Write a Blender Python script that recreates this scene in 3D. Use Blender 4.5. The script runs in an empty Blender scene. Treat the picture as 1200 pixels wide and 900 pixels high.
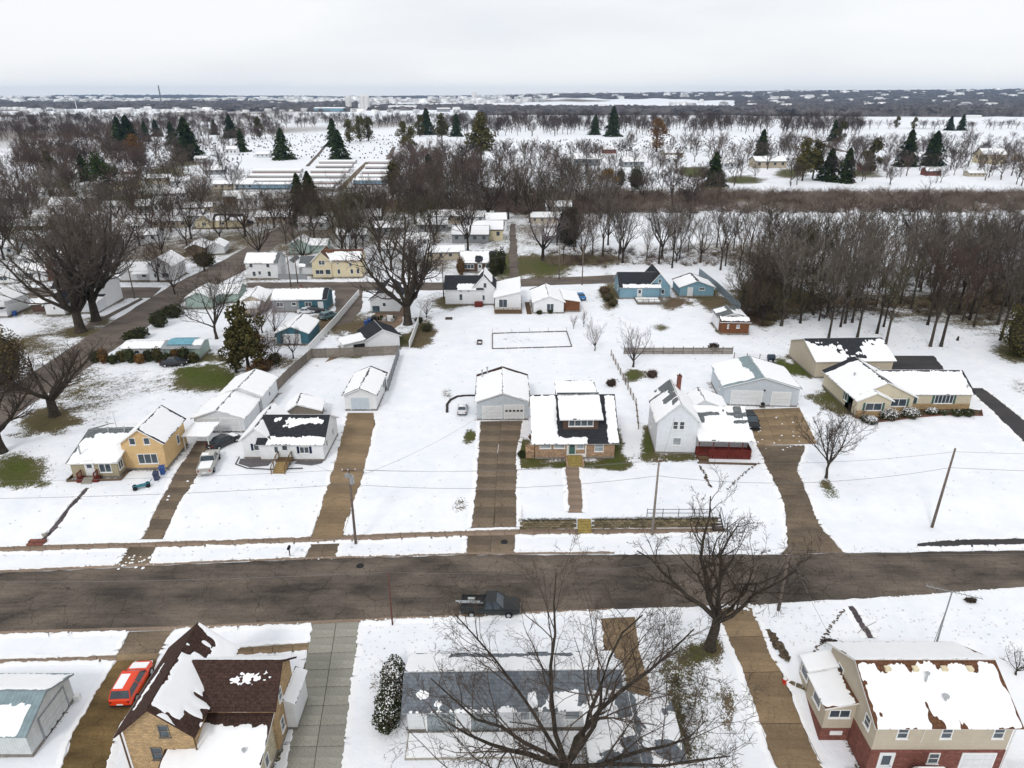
import bpy, math, random
import numpy as np
from mathutils import Vector, Matrix
SC = bpy.context.scene
COL = SC.collection
R = math.radians
rnd = random.Random(11)
# ------------------------------------------------------------------ camera, sky, sun, exposure
CAMH = 46.0
cd = bpy.data.cameras.new("camera"); cam = bpy.data.objects.new("camera", cd); COL.objects.link(cam)
cam.location = (0, 0, CAMH); cam.rotation_euler = (R(67), 0, 0)
cd.sensor_width = 36; cd.lens = 24.0; cd.clip_start = 0.5; cd.clip_end = 40000
SC.camera = cam
SC.view_settings.view_transform = 'Standard'; SC.view_settings.look = 'None'
SC.view_settings.gamma = 1.0; SC.view_settings.exposure = -0.13
W = bpy.data.worlds.new("World"); SC.world = W; W.use_nodes = True
nt = W.node_tree; nt.nodes.clear()
out = nt.nodes.new('ShaderNodeOutputWorld'); bg = nt.nodes.new('ShaderNodeBackground')
sky = nt.nodes.new('ShaderNodeTexSky'); sky.sky_type = 'NISHITA'; sky.sun_disc = False
SUN_EL, SUN_AZ = R(42), R(200)
sky.sun_elevation = SUN_EL; sky.sun_rotation = SUN_AZ
tc = nt.nodes.new('ShaderNodeTexCoord'); mp = nt.nodes.new('ShaderNodeMapping')
mp.inputs['Scale'].default_value = (1.0, 1.6, 5.0)
nz = nt.nodes.new('ShaderNodeTexNoise'); nz.inputs['Scale'].default_value = 1.6; nz.inputs['Detail'].default_value = 7
rp = nt.nodes.new('ShaderNodeValToRGB')
rp.color_ramp.elements[0].position = .32; rp.color_ramp.elements[0].color = (10.2, 10.5, 11.0, 1)
rp.color_ramp.elements[1].position = .55; rp.color_ramp.elements[1].color = (11.8, 11.9, 12.0, 1)
mx = nt.nodes.new('ShaderNodeMix'); mx.data_type = 'RGBA'; mx.inputs['Factor'].default_value = 0.93
nt.links.new(tc.outputs['Generated'], mp.inputs[0]); nt.links.new(mp.outputs[0], nz.inputs[0])
nt.links.new(nz.outputs['Fac'], rp.inputs[0])
nt.links.new(sky.outputs[0], mx.inputs['A']); nt.links.new(rp.outputs[0], mx.inputs['B'])
nt.links.new(mx.outputs['Result'], bg.inputs[0]); bg.inputs[1].default_value = 0.095
nt.links.new(bg.outputs[0], out.inputs[0])
sd = bpy.data.lights.new("sun", 'SUN'); sd.energy = 1.35; sd.angle = R(11); sd.color = (1, .97, .93)
so = bpy.data.objects.new("sun", sd); COL.objects.link(so)
so.rotation_euler = (R(90) - SUN_EL, 0, R(180) - SUN_AZ + R(0)); so.location = (0, 0, 200)

# ------------------------------------------------------------------ terrain and picture-to-ground helper
PIT = R(23); CP, SP = math.cos(PIT), math.sin(PIT)
def yline(x):
    x = max(-60, min(60, x)); return 65.66 + .03*x - .00046*x*x
def sm(t):
    t = 0 if t < 0 else 1 if t > 1 else t
    return t*t*(3-2*t)
def terr(x, y):
    v = y - yline(x)
    k = min(sm((x-.85)/.4), sm((24.8-x)/.8))
    w = 6.0*(1-k) + .35*k
    z = sm(v/w)
    if x > 11: z -= 2.6*sm((46.5-y)/8)*sm((x-11)/4)
    if y > 1800: z += hills(x, y)
    return z
def hills(x, y):
    r = sm((y-2600)/3500)
    return r*(62*sm((x+700)/4200) + 10*math.sin(x*.0011+1.3) + 6*math.sin(x*.0031) + 12)
def ray(px, py):
    a = (px-600)/800; b = -(py-450)/800
    return a, CP + b*SP, -SP + b*CP
def at(px, py, up=0.0):
    """ground point seen at a place of the photograph (up = metres above the ground)"""
    a, b, c = ray(px, py); z = 0.5
    for i in range(12):
        t = (CAMH - z - up)/-c
        z = .5*z + .5*terr(a*t, b*t)
    t = (CAMH - z - up)/-c
    return Vector((a*t, b*t, terr(a*t, b*t)))
def hgt(base, py):
    """height in metres of something whose foot is at base and whose top is at row py"""
    p = at(*base); a, b, c = ray(base[0], py)
    return CAMH + c*p.y/b - p.z
# value noise in numpy
_LAT = np.random.RandomState(5).rand(256, 256)
def vn(x, y, s=0):
    x = np.asarray(x, float) + s*17.3; y = np.asarray(y, float) + s*7.7
    xi = np.floor(x).astype(int); yi = np.floor(y).astype(int); fx = x-xi; fy = y-yi
    fx = fx*fx*(3-2*fx); fy = fy*fy*(3-2*fy); g = lambda a, b: _LAT[a % 256, b % 256]
    return (g(xi, yi)*(1-fx)+g(xi+1, yi)*fx)*(1-fy) + (g(xi, yi+1)*(1-fx)+g(xi+1, yi+1)*fx)*fy

# ------------------------------------------------------------------ materials
_M = {}
def nodes(name):
    m = bpy.data.materials.new(name); m.use_nodes = True
    n = m.node_tree; p = n.nodes['Principled BSDF']; p.inputs['Specular IOR Level'].default_value = .08; return m, n, p
def mat(name, c, rough=.8, var=.12, scale=1.5, kind=None, metal=0, c2=None, rv=.0, bump=0.0):
    """procedural paint / wood / shingle with grain, wear and an optional relief"""
    if name in _M: return _M[name]
    m, n, p = nodes(name); L = n.links; N = n.nodes
    if rough < .65: p.inputs['Specular IOR Level'].default_value = (.45 if rough < .5 else .25)*(.45 if max(c) < .035 else 1)
    p.inputs['Roughness'].default_value = rough; p.inputs['Metallic'].default_value = metal
    tc = N.new('ShaderNodeTexCoord'); no = N.new('ShaderNodeTexNoise')
    no.inputs['Scale'].default_value = scale; no.inputs['Detail'].default_value = 8; no.inputs['Roughness'].default_value = .65
    L.new(tc.outputs['Object'], no.inputs[0])
    mix = N.new('ShaderNodeMix'); mix.data_type = 'RGBA'
    lo = tuple(v*(1-var) for v in c) + (1,); hi = tuple(min(1, v*(1+var)) for v in (c2 or c)) + (1,)
    mix.inputs['A'].default_value = lo; mix.inputs['B'].default_value = hi
    mr = N.new('ShaderNodeMapRange'); mr.inputs['From Min'].default_value = .35; mr.inputs['From Max'].default_value = .65
    L.new(no.outputs['Fac'], mr.inputs[0]); L.new(mr.outputs[0], mix.inputs['Factor'])
    col = mix.outputs['Result']
    def mul(col, fac_out, lo_, hi_):
        a = N.new('ShaderNodeMapRange'); a.inputs['To Min'].default_value = lo_; a.inputs['To Max'].default_value = hi_
        L.new(fac_out, a.inputs[0])
        q = N.new('ShaderNodeMix'); q.data_type = 'RGBA'; q.blend_type = 'MULTIPLY'; q.inputs['Factor'].default_value = 1
        L.new(col, q.inputs['A']); L.new(a.outputs[0], q.inputs['B']); return q.outputs['Result']
    if rv:
        oi = N.new('ShaderNodeObjectInfo'); col = mul(col, oi.outputs['Random'], 1-rv, 1+rv)
    if kind in ('siding', 'vertical', 'metalroof'):
        w = N.new('ShaderNodeTexWave'); w.wave_type = 'BANDS'; w.wave_profile = 'SAW'
        w.bands_direction = 'Z' if kind == 'siding' else 'X'
        w.inputs['Scale'].default_value = {'siding': 1.6, 'vertical': 1.5, 'metalroof': 1.0}[kind]
        L.new(tc.outputs['Object'], w.inputs[0]); col = mul(col, w.outputs['Fac'], .86, 1.04)
    if kind in ('brick', 'stone', 'shingle'):
        sp = N.new('ShaderNodeSeparateXYZ'); L.new(tc.outputs['Object'], sp.inputs[0])
        ad = N.new('ShaderNodeMath'); cb = N.new('ShaderNodeCombineXYZ')
        if kind == 'shingle':
            L.new(sp.outputs[0], cb.inputs[0]); ad.inputs[1].default_value = 1
            L.new(sp.outputs[1], ad.inputs[0])
            a2 = N.new('ShaderNodeMath'); L.new(sp.outputs[2], a2.inputs[0]); L.new(sp.outputs[1], a2.inputs[1])
            L.new(sp.outputs[2], cb.inputs[1])
        else:
            L.new(sp.outputs[0], ad.inputs[0]); L.new(sp.outputs[1], ad.inputs[1])
            L.new(ad.outputs[0], cb.inputs[0]); L.new(sp.outputs[2], cb.inputs[1])
        b = N.new('ShaderNodeTexBrick'); L.new(cb.outputs[0], b.inputs[0]); b.inputs['Scale'].default_value = 1
        b.inputs['Brick Width'].default_value = {'brick': .36, 'stone': .45, 'shingle': .28}[kind]
        b.inputs['Row Height'].default_value = {'brick': .16, 'stone': .24, 'shingle': .14}[kind]
        b.inputs['Mortar Size'].default_value = .02
        b.inputs['Color1'].default_value = (.78, .78, .78, 1); b.inputs['Color2'].default_value = (1.22, 1.15, 1.08, 1)
        b.inputs['Mortar'].default_value = (.62, .62, .6, 1)
        q = N.new('ShaderNodeMix'); q.data_type = 'RGBA'; q.blend_type = 'MULTIPLY'; q.inputs['Factor'].default_value = .5 if kind == 'shingle' else .9
        L.new(col, q.inputs['A']); L.new(b.outputs['Color'], q.inputs['B']); col = q.outputs['Result']
    L.new(col, p.inputs['Base Color'])
    if bump:
        bp = N.new('ShaderNodeBump'); bp.inputs['Strength'].default_value = bump; bp.inputs['Distance'].default_value = .05
        n2 = N.new('ShaderNodeTexNoise'); n2.inputs['Scale'].default_value = scale*6; L.new(tc.outputs['Object'], n2.inputs[0])
        L.new(n2.outputs['Fac'], bp.inputs['Height']); L.new(bp.outputs[0], p.inputs['Normal'])
    _M[name] = m; return m

def asphalt(name, c, crack=.5, patch=.3, sc=.35):
    m, n, p = nodes(name); L = n.links; N = n.nodes; p.inputs['Roughness'].default_value = .85
    tc = N.new('ShaderNodeTexCoord')
    def noise(s, d=8, stretch=None, r=.6):
        x = N.new('ShaderNodeTexNoise'); x.inputs['Scale'].default_value = s; x.inputs['Detail'].default_value = d
        x.inputs['Roughness'].default_value = r
        if stretch:
            mpp = N.new('ShaderNodeMapping'); mpp.inputs['Scale'].default_value = stretch
            L.new(tc.outputs['Object'], mpp.inputs[0]); L.new(mpp.outputs[0], x.inputs[0])
        else: L.new(tc.outputs['Object'], x.inputs[0])
        return x.outputs['Fac']
    def rng(f, a, b, lo, hi):
        x = N.new('ShaderNodeMapRange')
        for k, v in zip(('From Min', 'From Max', 'To Min', 'To Max'), (a, b, lo, hi)): x.inputs[k].default_value = v
        L.new(f, x.inputs[0]); return x.outputs[0]
    def mulc(c, f):
        q = N.new('ShaderNodeMix'); q.data_type = 'RGBA'; q.blend_type = 'MULTIPLY'; q.inputs['Factor'].default_value = 1
        L.new(c, q.inputs['A']); L.new(f, q.inputs['B']); return q.outputs['Result']
    base = N.new('ShaderNodeMix'); base.data_type = 'RGBA'
    base.inputs['A'].default_value = tuple(v*(1-patch) for v in c) + (1,)
    base.inputs['B'].default_value = (c[0]*(1+patch*.9), c[1]*(1+patch*.75), c[2]*(1+patch*.55), 1)
    L.new(rng(noise(.12, 10, (1, 2.2, 1)), .36, .64, 0, 1), base.inputs['Factor'])
    col = base.outputs['Result']
    col = mulc(col, rng(noise(.9, 6, (.18, 3, 1)), .3, .7, .84, 1.14))
    col = mulc(col, rng(noise(7, 5), .3, .7, .8, 1.2))
    dist = N.new('ShaderNodeTexNoise'); dist.inputs['Scale'].default_value = .8; dist.inputs['Detail'].default_value = 4
    L.new(tc.outputs['Object'], dist.inputs[0])
    for s, w, k in ((sc, .011, crack), (sc*2.6, .022, crack*.65)):
        av = N.new('ShaderNodeVectorMath'); av.operation = 'MULTIPLY_ADD'
        av.inputs[1].default_value = (1.6, 1.6, 0); L.new(dist.outputs['Color'], av.inputs[0]); L.new(tc.outputs['Object'], av.inputs[2])
        v = N.new('ShaderNodeTexVoronoi'); v.feature = 'DISTANCE_TO_EDGE'; v.inputs['Scale'].default_value = s
        v.voronoi_dimensions = '2D'
        L.new(av.outputs[0], v.inputs['Vector'])
        fade = rng(noise(.22, 3), .34, .54, 1, 1-k)
        lt = N.new('ShaderNodeMath'); lt.operation = 'GREATER_THAN'; lt.inputs[1].default_value = w; L.new(v.outputs['Distance'], lt.inputs[0])
        mxx = N.new('ShaderNodeMath'); mxx.operation = 'MAXIMUM'; L.new(lt.outputs[0], mxx.inputs[0]); L.new(fade, mxx.inputs[1])
        col = mulc(col, mxx.outputs[0])
    oi = N.new('ShaderNodeObjectInfo'); col = mulc(col, rng(oi.outputs['Random'], 0, 1, .9, 1.1))
    L.new(col, p.inputs['Base Color']); _M[name] = m; return m

def ground_mat():
    m, n, p = nodes('snowy_ground'); L = n.links; N = n.nodes; p.inputs['Roughness'].default_value = .75
    tc = N.new('ShaderNodeTexCoord')
    def noise(s, d=6, r=.6):
        x = N.new('ShaderNodeTexNoise'); x.inputs['Scale'].default_value = s; x.inputs['Detail'].default_value = d
        x.inputs['Roughness'].default_value = r; L.new(tc.outputs['Object'], x.inputs[0]); return x
    def attr(a):
        x = N.new('ShaderNodeAttribute'); x.attribute_name = a; return x.outputs['Fac']
    def math_(op, a, b):
        x = N.new('ShaderNodeMath'); x.operation = op
        for i, v in enumerate((a, b)):
            if isinstance(v, (int, float)): x.inputs[i].default_value = v
            else: L.new(v, x.inputs[i])
        return x.outputs[0]
    def mixc(f, a, b):
        x = N.new('ShaderNodeMix'); x.data_type = 'RGBA'; L.new(f, x.inputs['Factor'])
        for k, v in (('A', a), ('B', b)):
            if isinstance(v, tuple): x.inputs[k].default_value = v + (1,)
            else: L.new(v, x.inputs[k])
        return x.outputs['Result']
    # snow is missing where melt + noise passes a threshold
    am = math_('ADD', 2.1, math_('MULTIPLY', math_('MINIMUM', math_('MAXIMUM', attr('melt'), 0), 1.0), 3.0))
    nn = math_('ADD', math_('MULTIPLY', noise(1.5, 12, .8).outputs['Fac'], .5), math_('MULTIPLY', noise(6.5, 5, .75).outputs['Fac'], .5))
    f = math_('ADD', attr('melt'), math_('MULTIPLY', math_('SUBTRACT', nn, .5), am))
    mr = N.new('ShaderNodeMapRange'); mr.inputs['From Min'].default_value = .46; mr.inputs['From Max'].default_value = .56
    L.new(f, mr.inputs[0])
    grass = mixc(noise(2.2, 8).outputs['Fac'], (.014, .024, .004), (.10, .135, .02))
    dirt = mixc(noise(1.4, 8, .7).outputs['Fac'], (.045, .032, .02), (.20, .14, .09))
    bare = mixc(attr('green'), dirt, grass)
    snow = mixc(noise(.35, 9, .7).outputs['Fac'], (.66, .70, .775), (.95, .95, .95))
    L.new(mixc(mr.outputs[0], snow, bare), p.inputs['Base Color'])
    bp = N.new('ShaderNodeBump'); bp.inputs['Strength'].default_value = .5; bp.inputs['Distance'].default_value = .2
    L.new(noise(.9, 8, .6).outputs['Fac'], bp.inputs['Height']); L.new(bp.outputs[0], p.inputs['Normal'])
    return m

SNOW = mat('snow', (.86, .865, .88), .7, .02, 1.0, bump=.25)
TRIM = mat('white_trim', (.74, .74, .73), .6, .05)
WHITE = mat('white_siding', (.66, .68, .70), .6, .06, kind='siding')
WHITE2 = mat('bright_white_siding', (.74, .75, .76), .6, .05, kind='siding')
CREAM = mat('cream_siding', (.66, .58, .40), .7, .07, kind='siding')
YELLOW = mat('yellow_siding', (.62, .43, .22), .7, .08, kind='siding')
KHAKI = mat('khaki_siding', (.36, .31, .21), .7, .08, kind='siding')
BEIGE = mat('beige_siding', (.55, .49, .37), .7, .05, kind='siding')
TAUPE = mat('taupe_siding', (.47, .41, .32), .7, .05, kind='siding')
BLUEGREY = mat('blue_grey_siding', (.50, .545, .585), .6, .06, kind='vertical')
PALEBLUE = mat('pale_blue_siding', (.68, .71, .745), .6, .06, kind='siding')
SKYBLUE = mat('sky_blue_siding', (.19, .33, .41), .6, .08, kind='siding')
TEAL = mat('teal_siding', (.045, .13, .17), .6, .1, kind='siding')
MINT = mat('mint_siding', (.33, .42, .38), .6, .1, kind='siding')
GREYS = mat('grey_siding', (.27, .28, .29), .7, .1, kind='siding')
REDP = mat('red_painted_wood', (.14, .03, .024), .7, .2, kind='vertical')
BROWNW = mat('brown_stained_wood', (.16, .07, .035), .8, .25, kind='siding')
DKBROWN = mat('dark_brown_siding', (.10, .065, .05), .8, .15, kind='siding')
TANBRICK = mat('tan_brick', (.42, .30, .17), .85, .2, 3, kind='brick')
REDBRICK = mat('red_brick', (.20, .085, .068), .85, .2, 3, kind='brick')
STONE = mat('mottled_tan_stone', (.36, .25, .17), .9, .3, 3, kind='stone')
CHARC = mat('charcoal_shingle', (.035, .038, .045), .9, .35, 4, kind='shingle', bump=.4)
GREYSH = mat('grey_shingle', (.14, .155, .165), .9, .35, 3, kind='shingle', bump=.4)
BLUESH = mat('blue_grey_shingle', (.155, .175, .20), .9, .25, 3, kind='shingle', bump=.4)
BROWNSH = mat('brown_shingle', (.060, .036, .030), .9, .4, 5, kind='shingle', bump=.4)
RUSTSH = mat('rust_brown_shingle', (.13, .065, .038), .9, .35, 4, kind='shingle', bump=.4)
GREENMET = mat('grey_green_metal_roof', (.22, .29, .31), .5, .15, kind='metalroof', metal=.2)
GREYMET = mat('dull_grey_metal', (.30, .33, .35), .5, .15, kind='metalroof', metal=.3)
CONC = mat('concrete', (.33, .31, .27), .9, .15, 2, rv=.08, bump=.2)
FOUND = mat('foundation_block', (.22, .20, .18), .9, .2, 2)
WOODGREY = mat('weathered_wood', (.19, .165, .14), .9, .3, 4, rv=.2)
WOODBR = mat('brown_wood', (.13, .085, .05), .9, .3, 4, rv=.15)
WOODTAN = mat('tan_new_wood', (.33, .235, .11), .9, .25, 4, rv=.15)
POLEM = mat('pole_wood', (.16, .13, .11), .9, .3, 3)
BLACK = mat('black_plastic', (.02, .02, .022), .5, .1)
GLASS = mat('window_glass', (.05, .065, .08), .08, .3, .6)
GLASSL = mat('pale_curtained_glass', (.26, .29, .31), .12, .3, .6)
GREENSH = mat('green_shutter', (.06, .13, .115), .7, .1)
NAVY = mat('navy_shutter', (.015, .022, .06), .7, .1)
DOORW = mat('white_door_paint', (.68, .69, .70), .5, .05, kind='siding')
SILVER = mat('galvanised_metal', (.42, .44, .45), .4, .1, metal=.5)
WIREM = mat('wire', (.16, .15, .15), .6, .05)
BARK = mat('bark', (.052, .043, .034), .95, .4, 2.5, rv=.3, bump=.6)
BARKP = mat('pale_bark', (.17, .15, .13), .95, .35, 2.5, rv=.2, bump=.6)
TWIG = mat('twigs', (.062, .047, .037), .95, .3, 1, rv=.28)
TWIGW = mat('grey_brown_twigs', (.125, .105, .088), .95, .35, 1, rv=.3)
TWIGR = mat('reddish_twigs', (.078, .052, .042), .95, .3, 1, rv=.25)
TWIGG = mat('olive_twigs', (.062, .056, .03), .95, .3, 1, rv=.25)
TWIGP = mat('purple_grey_twigs', (.20, .165, .175), .95, .2, 1, rv=.15)
SPRUCE = mat('spruce_needles', (.014, .027, .010), .9, .5, 1.2, c2=(.040, .055, .018), rv=.3)
OLIVE = mat('olive_needles', (.045, .048, .016), .9, .4, 1.2, c2=(.10, .085, .03), rv=.25)
CEDAR = mat('cedar_foliage', (.025, .038, .016), .9, .4, 2, c2=(.055, .06, .024), rv=.2)
BROWNLEAF = mat('brown_leaves', (.10, .055, .022), .9, .4, 2, c2=(.17, .09, .03), rv=.25)
YLEAF = mat('yellow_weeping_leaves', (.32, .19, .035), .9, .3, 2)
BRUSH = mat('dry_brush', (.12, .082, .062), .95, .4, .08, c2=(.19, .15, .125))
FARWOOD = mat('far_bare_woods', (.040, .038, .042), 1, .5, .02, c2=(.115, .105, .105))
ASPH = asphalt('old_street_asphalt', (.118, .101, .088), .45, .50, .30)
ASPH2 = asphalt('side_street_asphalt', (.145, .122, .108), .3, .25, .3)
ASPHD = asphalt('dark_driveway_asphalt', (.065, .062, .064), .2, .2, .3)
DRIVE = asphalt('brown_driveway_concrete', (.155, .124, .094), .45, .38, .5)
TAN = asphalt('wet_tan_concrete', (.225, .166, .105), .22, .26, .3)
GREYCON = asphalt('grey_concrete', (.275, .27, .235), .06, .12, .2)
WALK = asphalt('brown_sidewalk_concrete', (.235, .18, .14), .15, .2, .4)
SOIL = mat('edge_soil', (.05, .042, .03), .95, .5, 3, c2=(.10, .075, .05))

# ------------------------------------------------------------------ object helpers
def tag(o, label=None, cat=None, group=None, kind=None):
    if label: o['label'] = label
    if cat: o['category'] = cat
    if group: o['group'] = group
    if kind: o['kind'] = kind
    return o
def link(o, parent=None):
    COL.objects.link(o)
    if parent is not None: o.parent = parent
    return o
def empty(name, loc, rz=0.0):
    o = bpy.data.objects.new(name, None); o.empty_display_size = .3
    o.location = loc; o.rotation_euler = (0, 0, rz); return link(o)
class MB:
    def __init__(s): s.v = []; s.f = []; s.m = []
    def add(s, vs, fs, m=0):
        b = len(s.v); s.v += [tuple(x) for x in vs]; s.f += [tuple(b+i for i in f) for f in fs]; s.m += [m]*len(fs)
    def box(s, x0, x1, y0, y1, z0, z1, m=0):
        s.add([(x0,y0,z0),(x1,y0,z0),(x1,y1,z0),(x0,y1,z0),(x0,y0,z1),(x1,y0,z1),(x1,y1,z1),(x0,y1,z1)],
              [(0,3,2,1),(4,5,6,7),(0,1,5,4),(1,2,6,5),(2,3,7,6),(3,0,4,7)], m)
    def slab(s, p, u, v, t, m=0, me=None):
        """board lying in the plane p + u + v, thickness t downward along its normal"""
        p, u, v = Vector(p), Vector(u), Vector(v); n = u.cross(v).normalized()
        a = [p, p+u, p+u+v, p+v]; q = [x - n*t for x in a]
        s.add(a+q, [(0,1,2,3)], m); b = len(s.v)-8
        s.f += [tuple(b+i for i in f) for f in ((7,6,5,4),(0,4,5,1),(1,5,6,2),(2,6,7,3),(3,7,4,0))]
        s.m += [m if me is None else me]*5
    def tube(s, pts, rad, n=5, m=0, cap=True):
        b = len(s.v); P = [Vector(p) for p in pts]
        for i, p in enumerate(P):
            d = (P[min(i+1, len(P)-1)] - P[max(i-1, 0)])
            if d.length < 1e-6: d = Vector((0, 0, 1))
            d.normalize(); a = d.cross(Vector((0, 0, 1)) if abs(d.z) < .9 else Vector((1, 0, 0))).normalized(); c = d.cross(a)
            r = rad[i] if isinstance(rad, (list, tuple)) else rad
            for k in range(n):
                an = 2*math.pi*k/n; q = p + a*(r*math.cos(an)) + c*(r*math.sin(an)); s.v.append((q.x, q.y, q.z))
        for i in range(len(P)-1):
            for k in range(n):
                k2 = (k+1) % n; s.f.append((b+i*n+k, b+i*n+k2, b+(i+1)*n+k2, b+(i+1)*n+k)); s.m.append(m)
        if cap:
            s.f.append(tuple(b+k for k in range(n))[::-1]); s.m.append(m)
            s.f.append(tuple(b+(len(P)-1)*n+k for k in range(n))); s.m.append(m)
    def mesh(s, name, mats, smooth=False):
        me = bpy.data.meshes.new(name); me.from_pydata(s.v, [], s.f)
        for x in (mats if isinstance(mats, (list, tuple)) else [mats]): me.materials.append(x)
        if any(s.m): me.polygons.foreach_set('material_index', s.m)
        if smooth: me.polygons.foreach_set('use_smooth', [True]*len(s.f))
        me.update(); return me
    def build(s, name, mats, parent=None, smooth=False, loc=None, rz=0):
        o = bpy.data.objects.new(name, s.mesh(name, mats, smooth))
        if loc is not None: o.location = loc
        o.rotation_euler = (0, 0, rz); return link(o, parent)
def inst(name, me, parent=None, loc=(0,0,0), rz=0.0, sc=None):
    o = bpy.data.objects.new(name, me); o.location = loc; o.rotation_euler = (0, 0, rz)
    if sc is not None: o.scale = sc if isinstance(sc, (list, tuple)) else (sc, sc, sc)
    return link(o, parent)
def copy_tree(o, parent=None):
    c = o.copy(); COL.objects.link(c); c.parent = parent
    for ch in KIDS.get(o.name, ()): copy_tree(ch, c)
    return c
KIDS = {}
def kids(o):
    """remember the children of a thing so that it can be copied quickly"""
    allc = {}
    for x in bpy.data.objects:
        if x.parent: allc.setdefault(x.parent.name, []).append(x)
    def rec(q):
        KIDS[q.name] = list(allc.get(q.name, []))
        for c in KIDS[q.name]: rec(c)
    rec(o)
def npmesh(name, V, F, mats, smooth=False):
    me = bpy.data.meshes.new(name); V = np.asarray(V, np.float32); F = np.asarray(F, np.int32)
    me.vertices.add(len(V)); me.vertices.foreach_set('co', V.ravel())
    k = F.shape[1]; me.loops.add(F.size); me.loops.foreach_set('vertex_index', F.ravel())
    me.polygons.add(len(F)); me.polygons.foreach_set('loop_start', np.arange(len(F), dtype=np.int32)*k)
    for x in (mats if isinstance(mats, (list, tuple)) else [mats]): me.materials.append(x)
    if smooth: me.polygons.foreach_set('use_smooth', np.ones(len(F), bool))
    me.update(calc_edges=True); return me

# ------------------------------------------------------------------ ground sheet
# melt spots: picture place, radii in picture pixels, strength, how green
MELT = [  # grass showing through
 (250,445,34,13,1.5,1),(225,437,18,9,.75,1),(22,548,30,16,1.1,.9),(50,500,36,11,.95,.45),(60,489,24,9,1.2,.3),(15,565,25,9,.7,.8),
 (551,511,7,10,1.5,.8),(523,462,8,8,.5,.2),(625,534,9,12,1.4,.9),(720,541,16,9,1.3,.9),(612,528,6,16,1.2,.8),(722,520,7,22,1.2,.9),(672,545,50,4,1.2,.8),
 (742,441,12,8,1.2,.8),(764,437,9,5,.7,.2),(716,448,7,4,.8,.1),(760,520,8,20,1.1,.9),(790,537,38,4,1.1,.6),(938,433,24,9,1.2,.9),(915,425,10,8,.9,.9),(972,466,22,9,1.2,.7),(985,482,14,9,.9,.5),
 (1190,412,26,14,1.3,.6),(975,578,16,9,.75,.7),(968,566,7,5,1.0,.3),(1195,455,20,14,.42,.6),
 (540,592,14,11,.62,.05),(821,765,17,10,1.1,.85),(836,757,10,8,.9,.6),(800,805,44,34,.24,.5),(822,860,34,44,.22,.4),(775,780,24,30,.22,.5),(795,880,16,25,.5,.4),(790,845,9,50,.45,.3),(855,835,8,30,.5,.1),(842,770,6,22,.4,.2),
 (560,820,90,40,.14,.2),(455,790,20,30,.3,.2),(440,830,10,50,.3,.1),
 (590,313,22,12,1.3,.8),(637,313,24,10,1.3,.8),(690,305,40,5,.9,.5),(525,356,16,8,1.0,.4),(490,397,12,10,1.4,.15),(500,385,10,10,1.0,.15),(470,398,10,6,1.2,.8),
 (622,399,40,7,.38,.1),(827,345,14,6,1.3,.7),(840,358,18,8,1.0,.2),(895,376,13,6,.9,.6),(770,337,10,8,.6,.1),(715,345,8,16,1.1,.3),(788,356,12,7,1.2,.0),
 (775,384,12,5,.8,.6),(1060,370,60,9,.42,.3),(1150,380,50,14,.35,.3),(1100,355,90,10,.62,.15),(950,352,90,12,.75,.1),(1180,340,60,30,.8,.1),(900,345,30,26,1.0,.1),
 (430,383,30,14,.9,.1),(330,425,34,10,.7,.2),(320,400,30,10,.4,.3),(230,420,40,5,.8,.4),(395,425,20,8,.25,.3),(415,417,18,4,.9,.9),(380,378,26,10,.9,.05),
 (60,450,40,20,.3,.4),(120,440,60,20,.25,.3),(110,480,30,20,.32,.3),(30,405,40,12,.8,.3),(15,345,30,6,.3,.2),(60,370,40,8,.3,.3),(95,390,26,7,.9,.4),(116,376,12,5,.9,.4),(131,352,9,4,.8,.2),
 (195,200,18,6,1.2,.8),(220,190,22,4,.9,.8),(813,202,16,5,1.3,.9),(870,211,20,4,1.3,.9),(832,221,11,3,1.2,.8),(925,203,14,5,1.2,.8),(1008,203,22,4,1.1,.6),(520,170,16,5,1.0,.7),(1115,160,16,3,1.0,.6),
 (180,300,60,16,.35,.2),(300,285,70,14,.35,.2),(450,270,80,20,.35,.2),(60,300,60,20,.3,.2),(100,240,90,20,.35,.2),(300,235,120,14,.35,.2),(620,270,80,12,.4,.2),(500,310,50,10,.45,.2),
 (900,232,320,9,.75,.1),(660,245,90,8,.75,.05),(450,240,70,8,.7,.05),(820,290,70,7,.45,.15),(960,285,100,10,.4,.1),(870,303,60,8,.4,.1),
]
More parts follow.
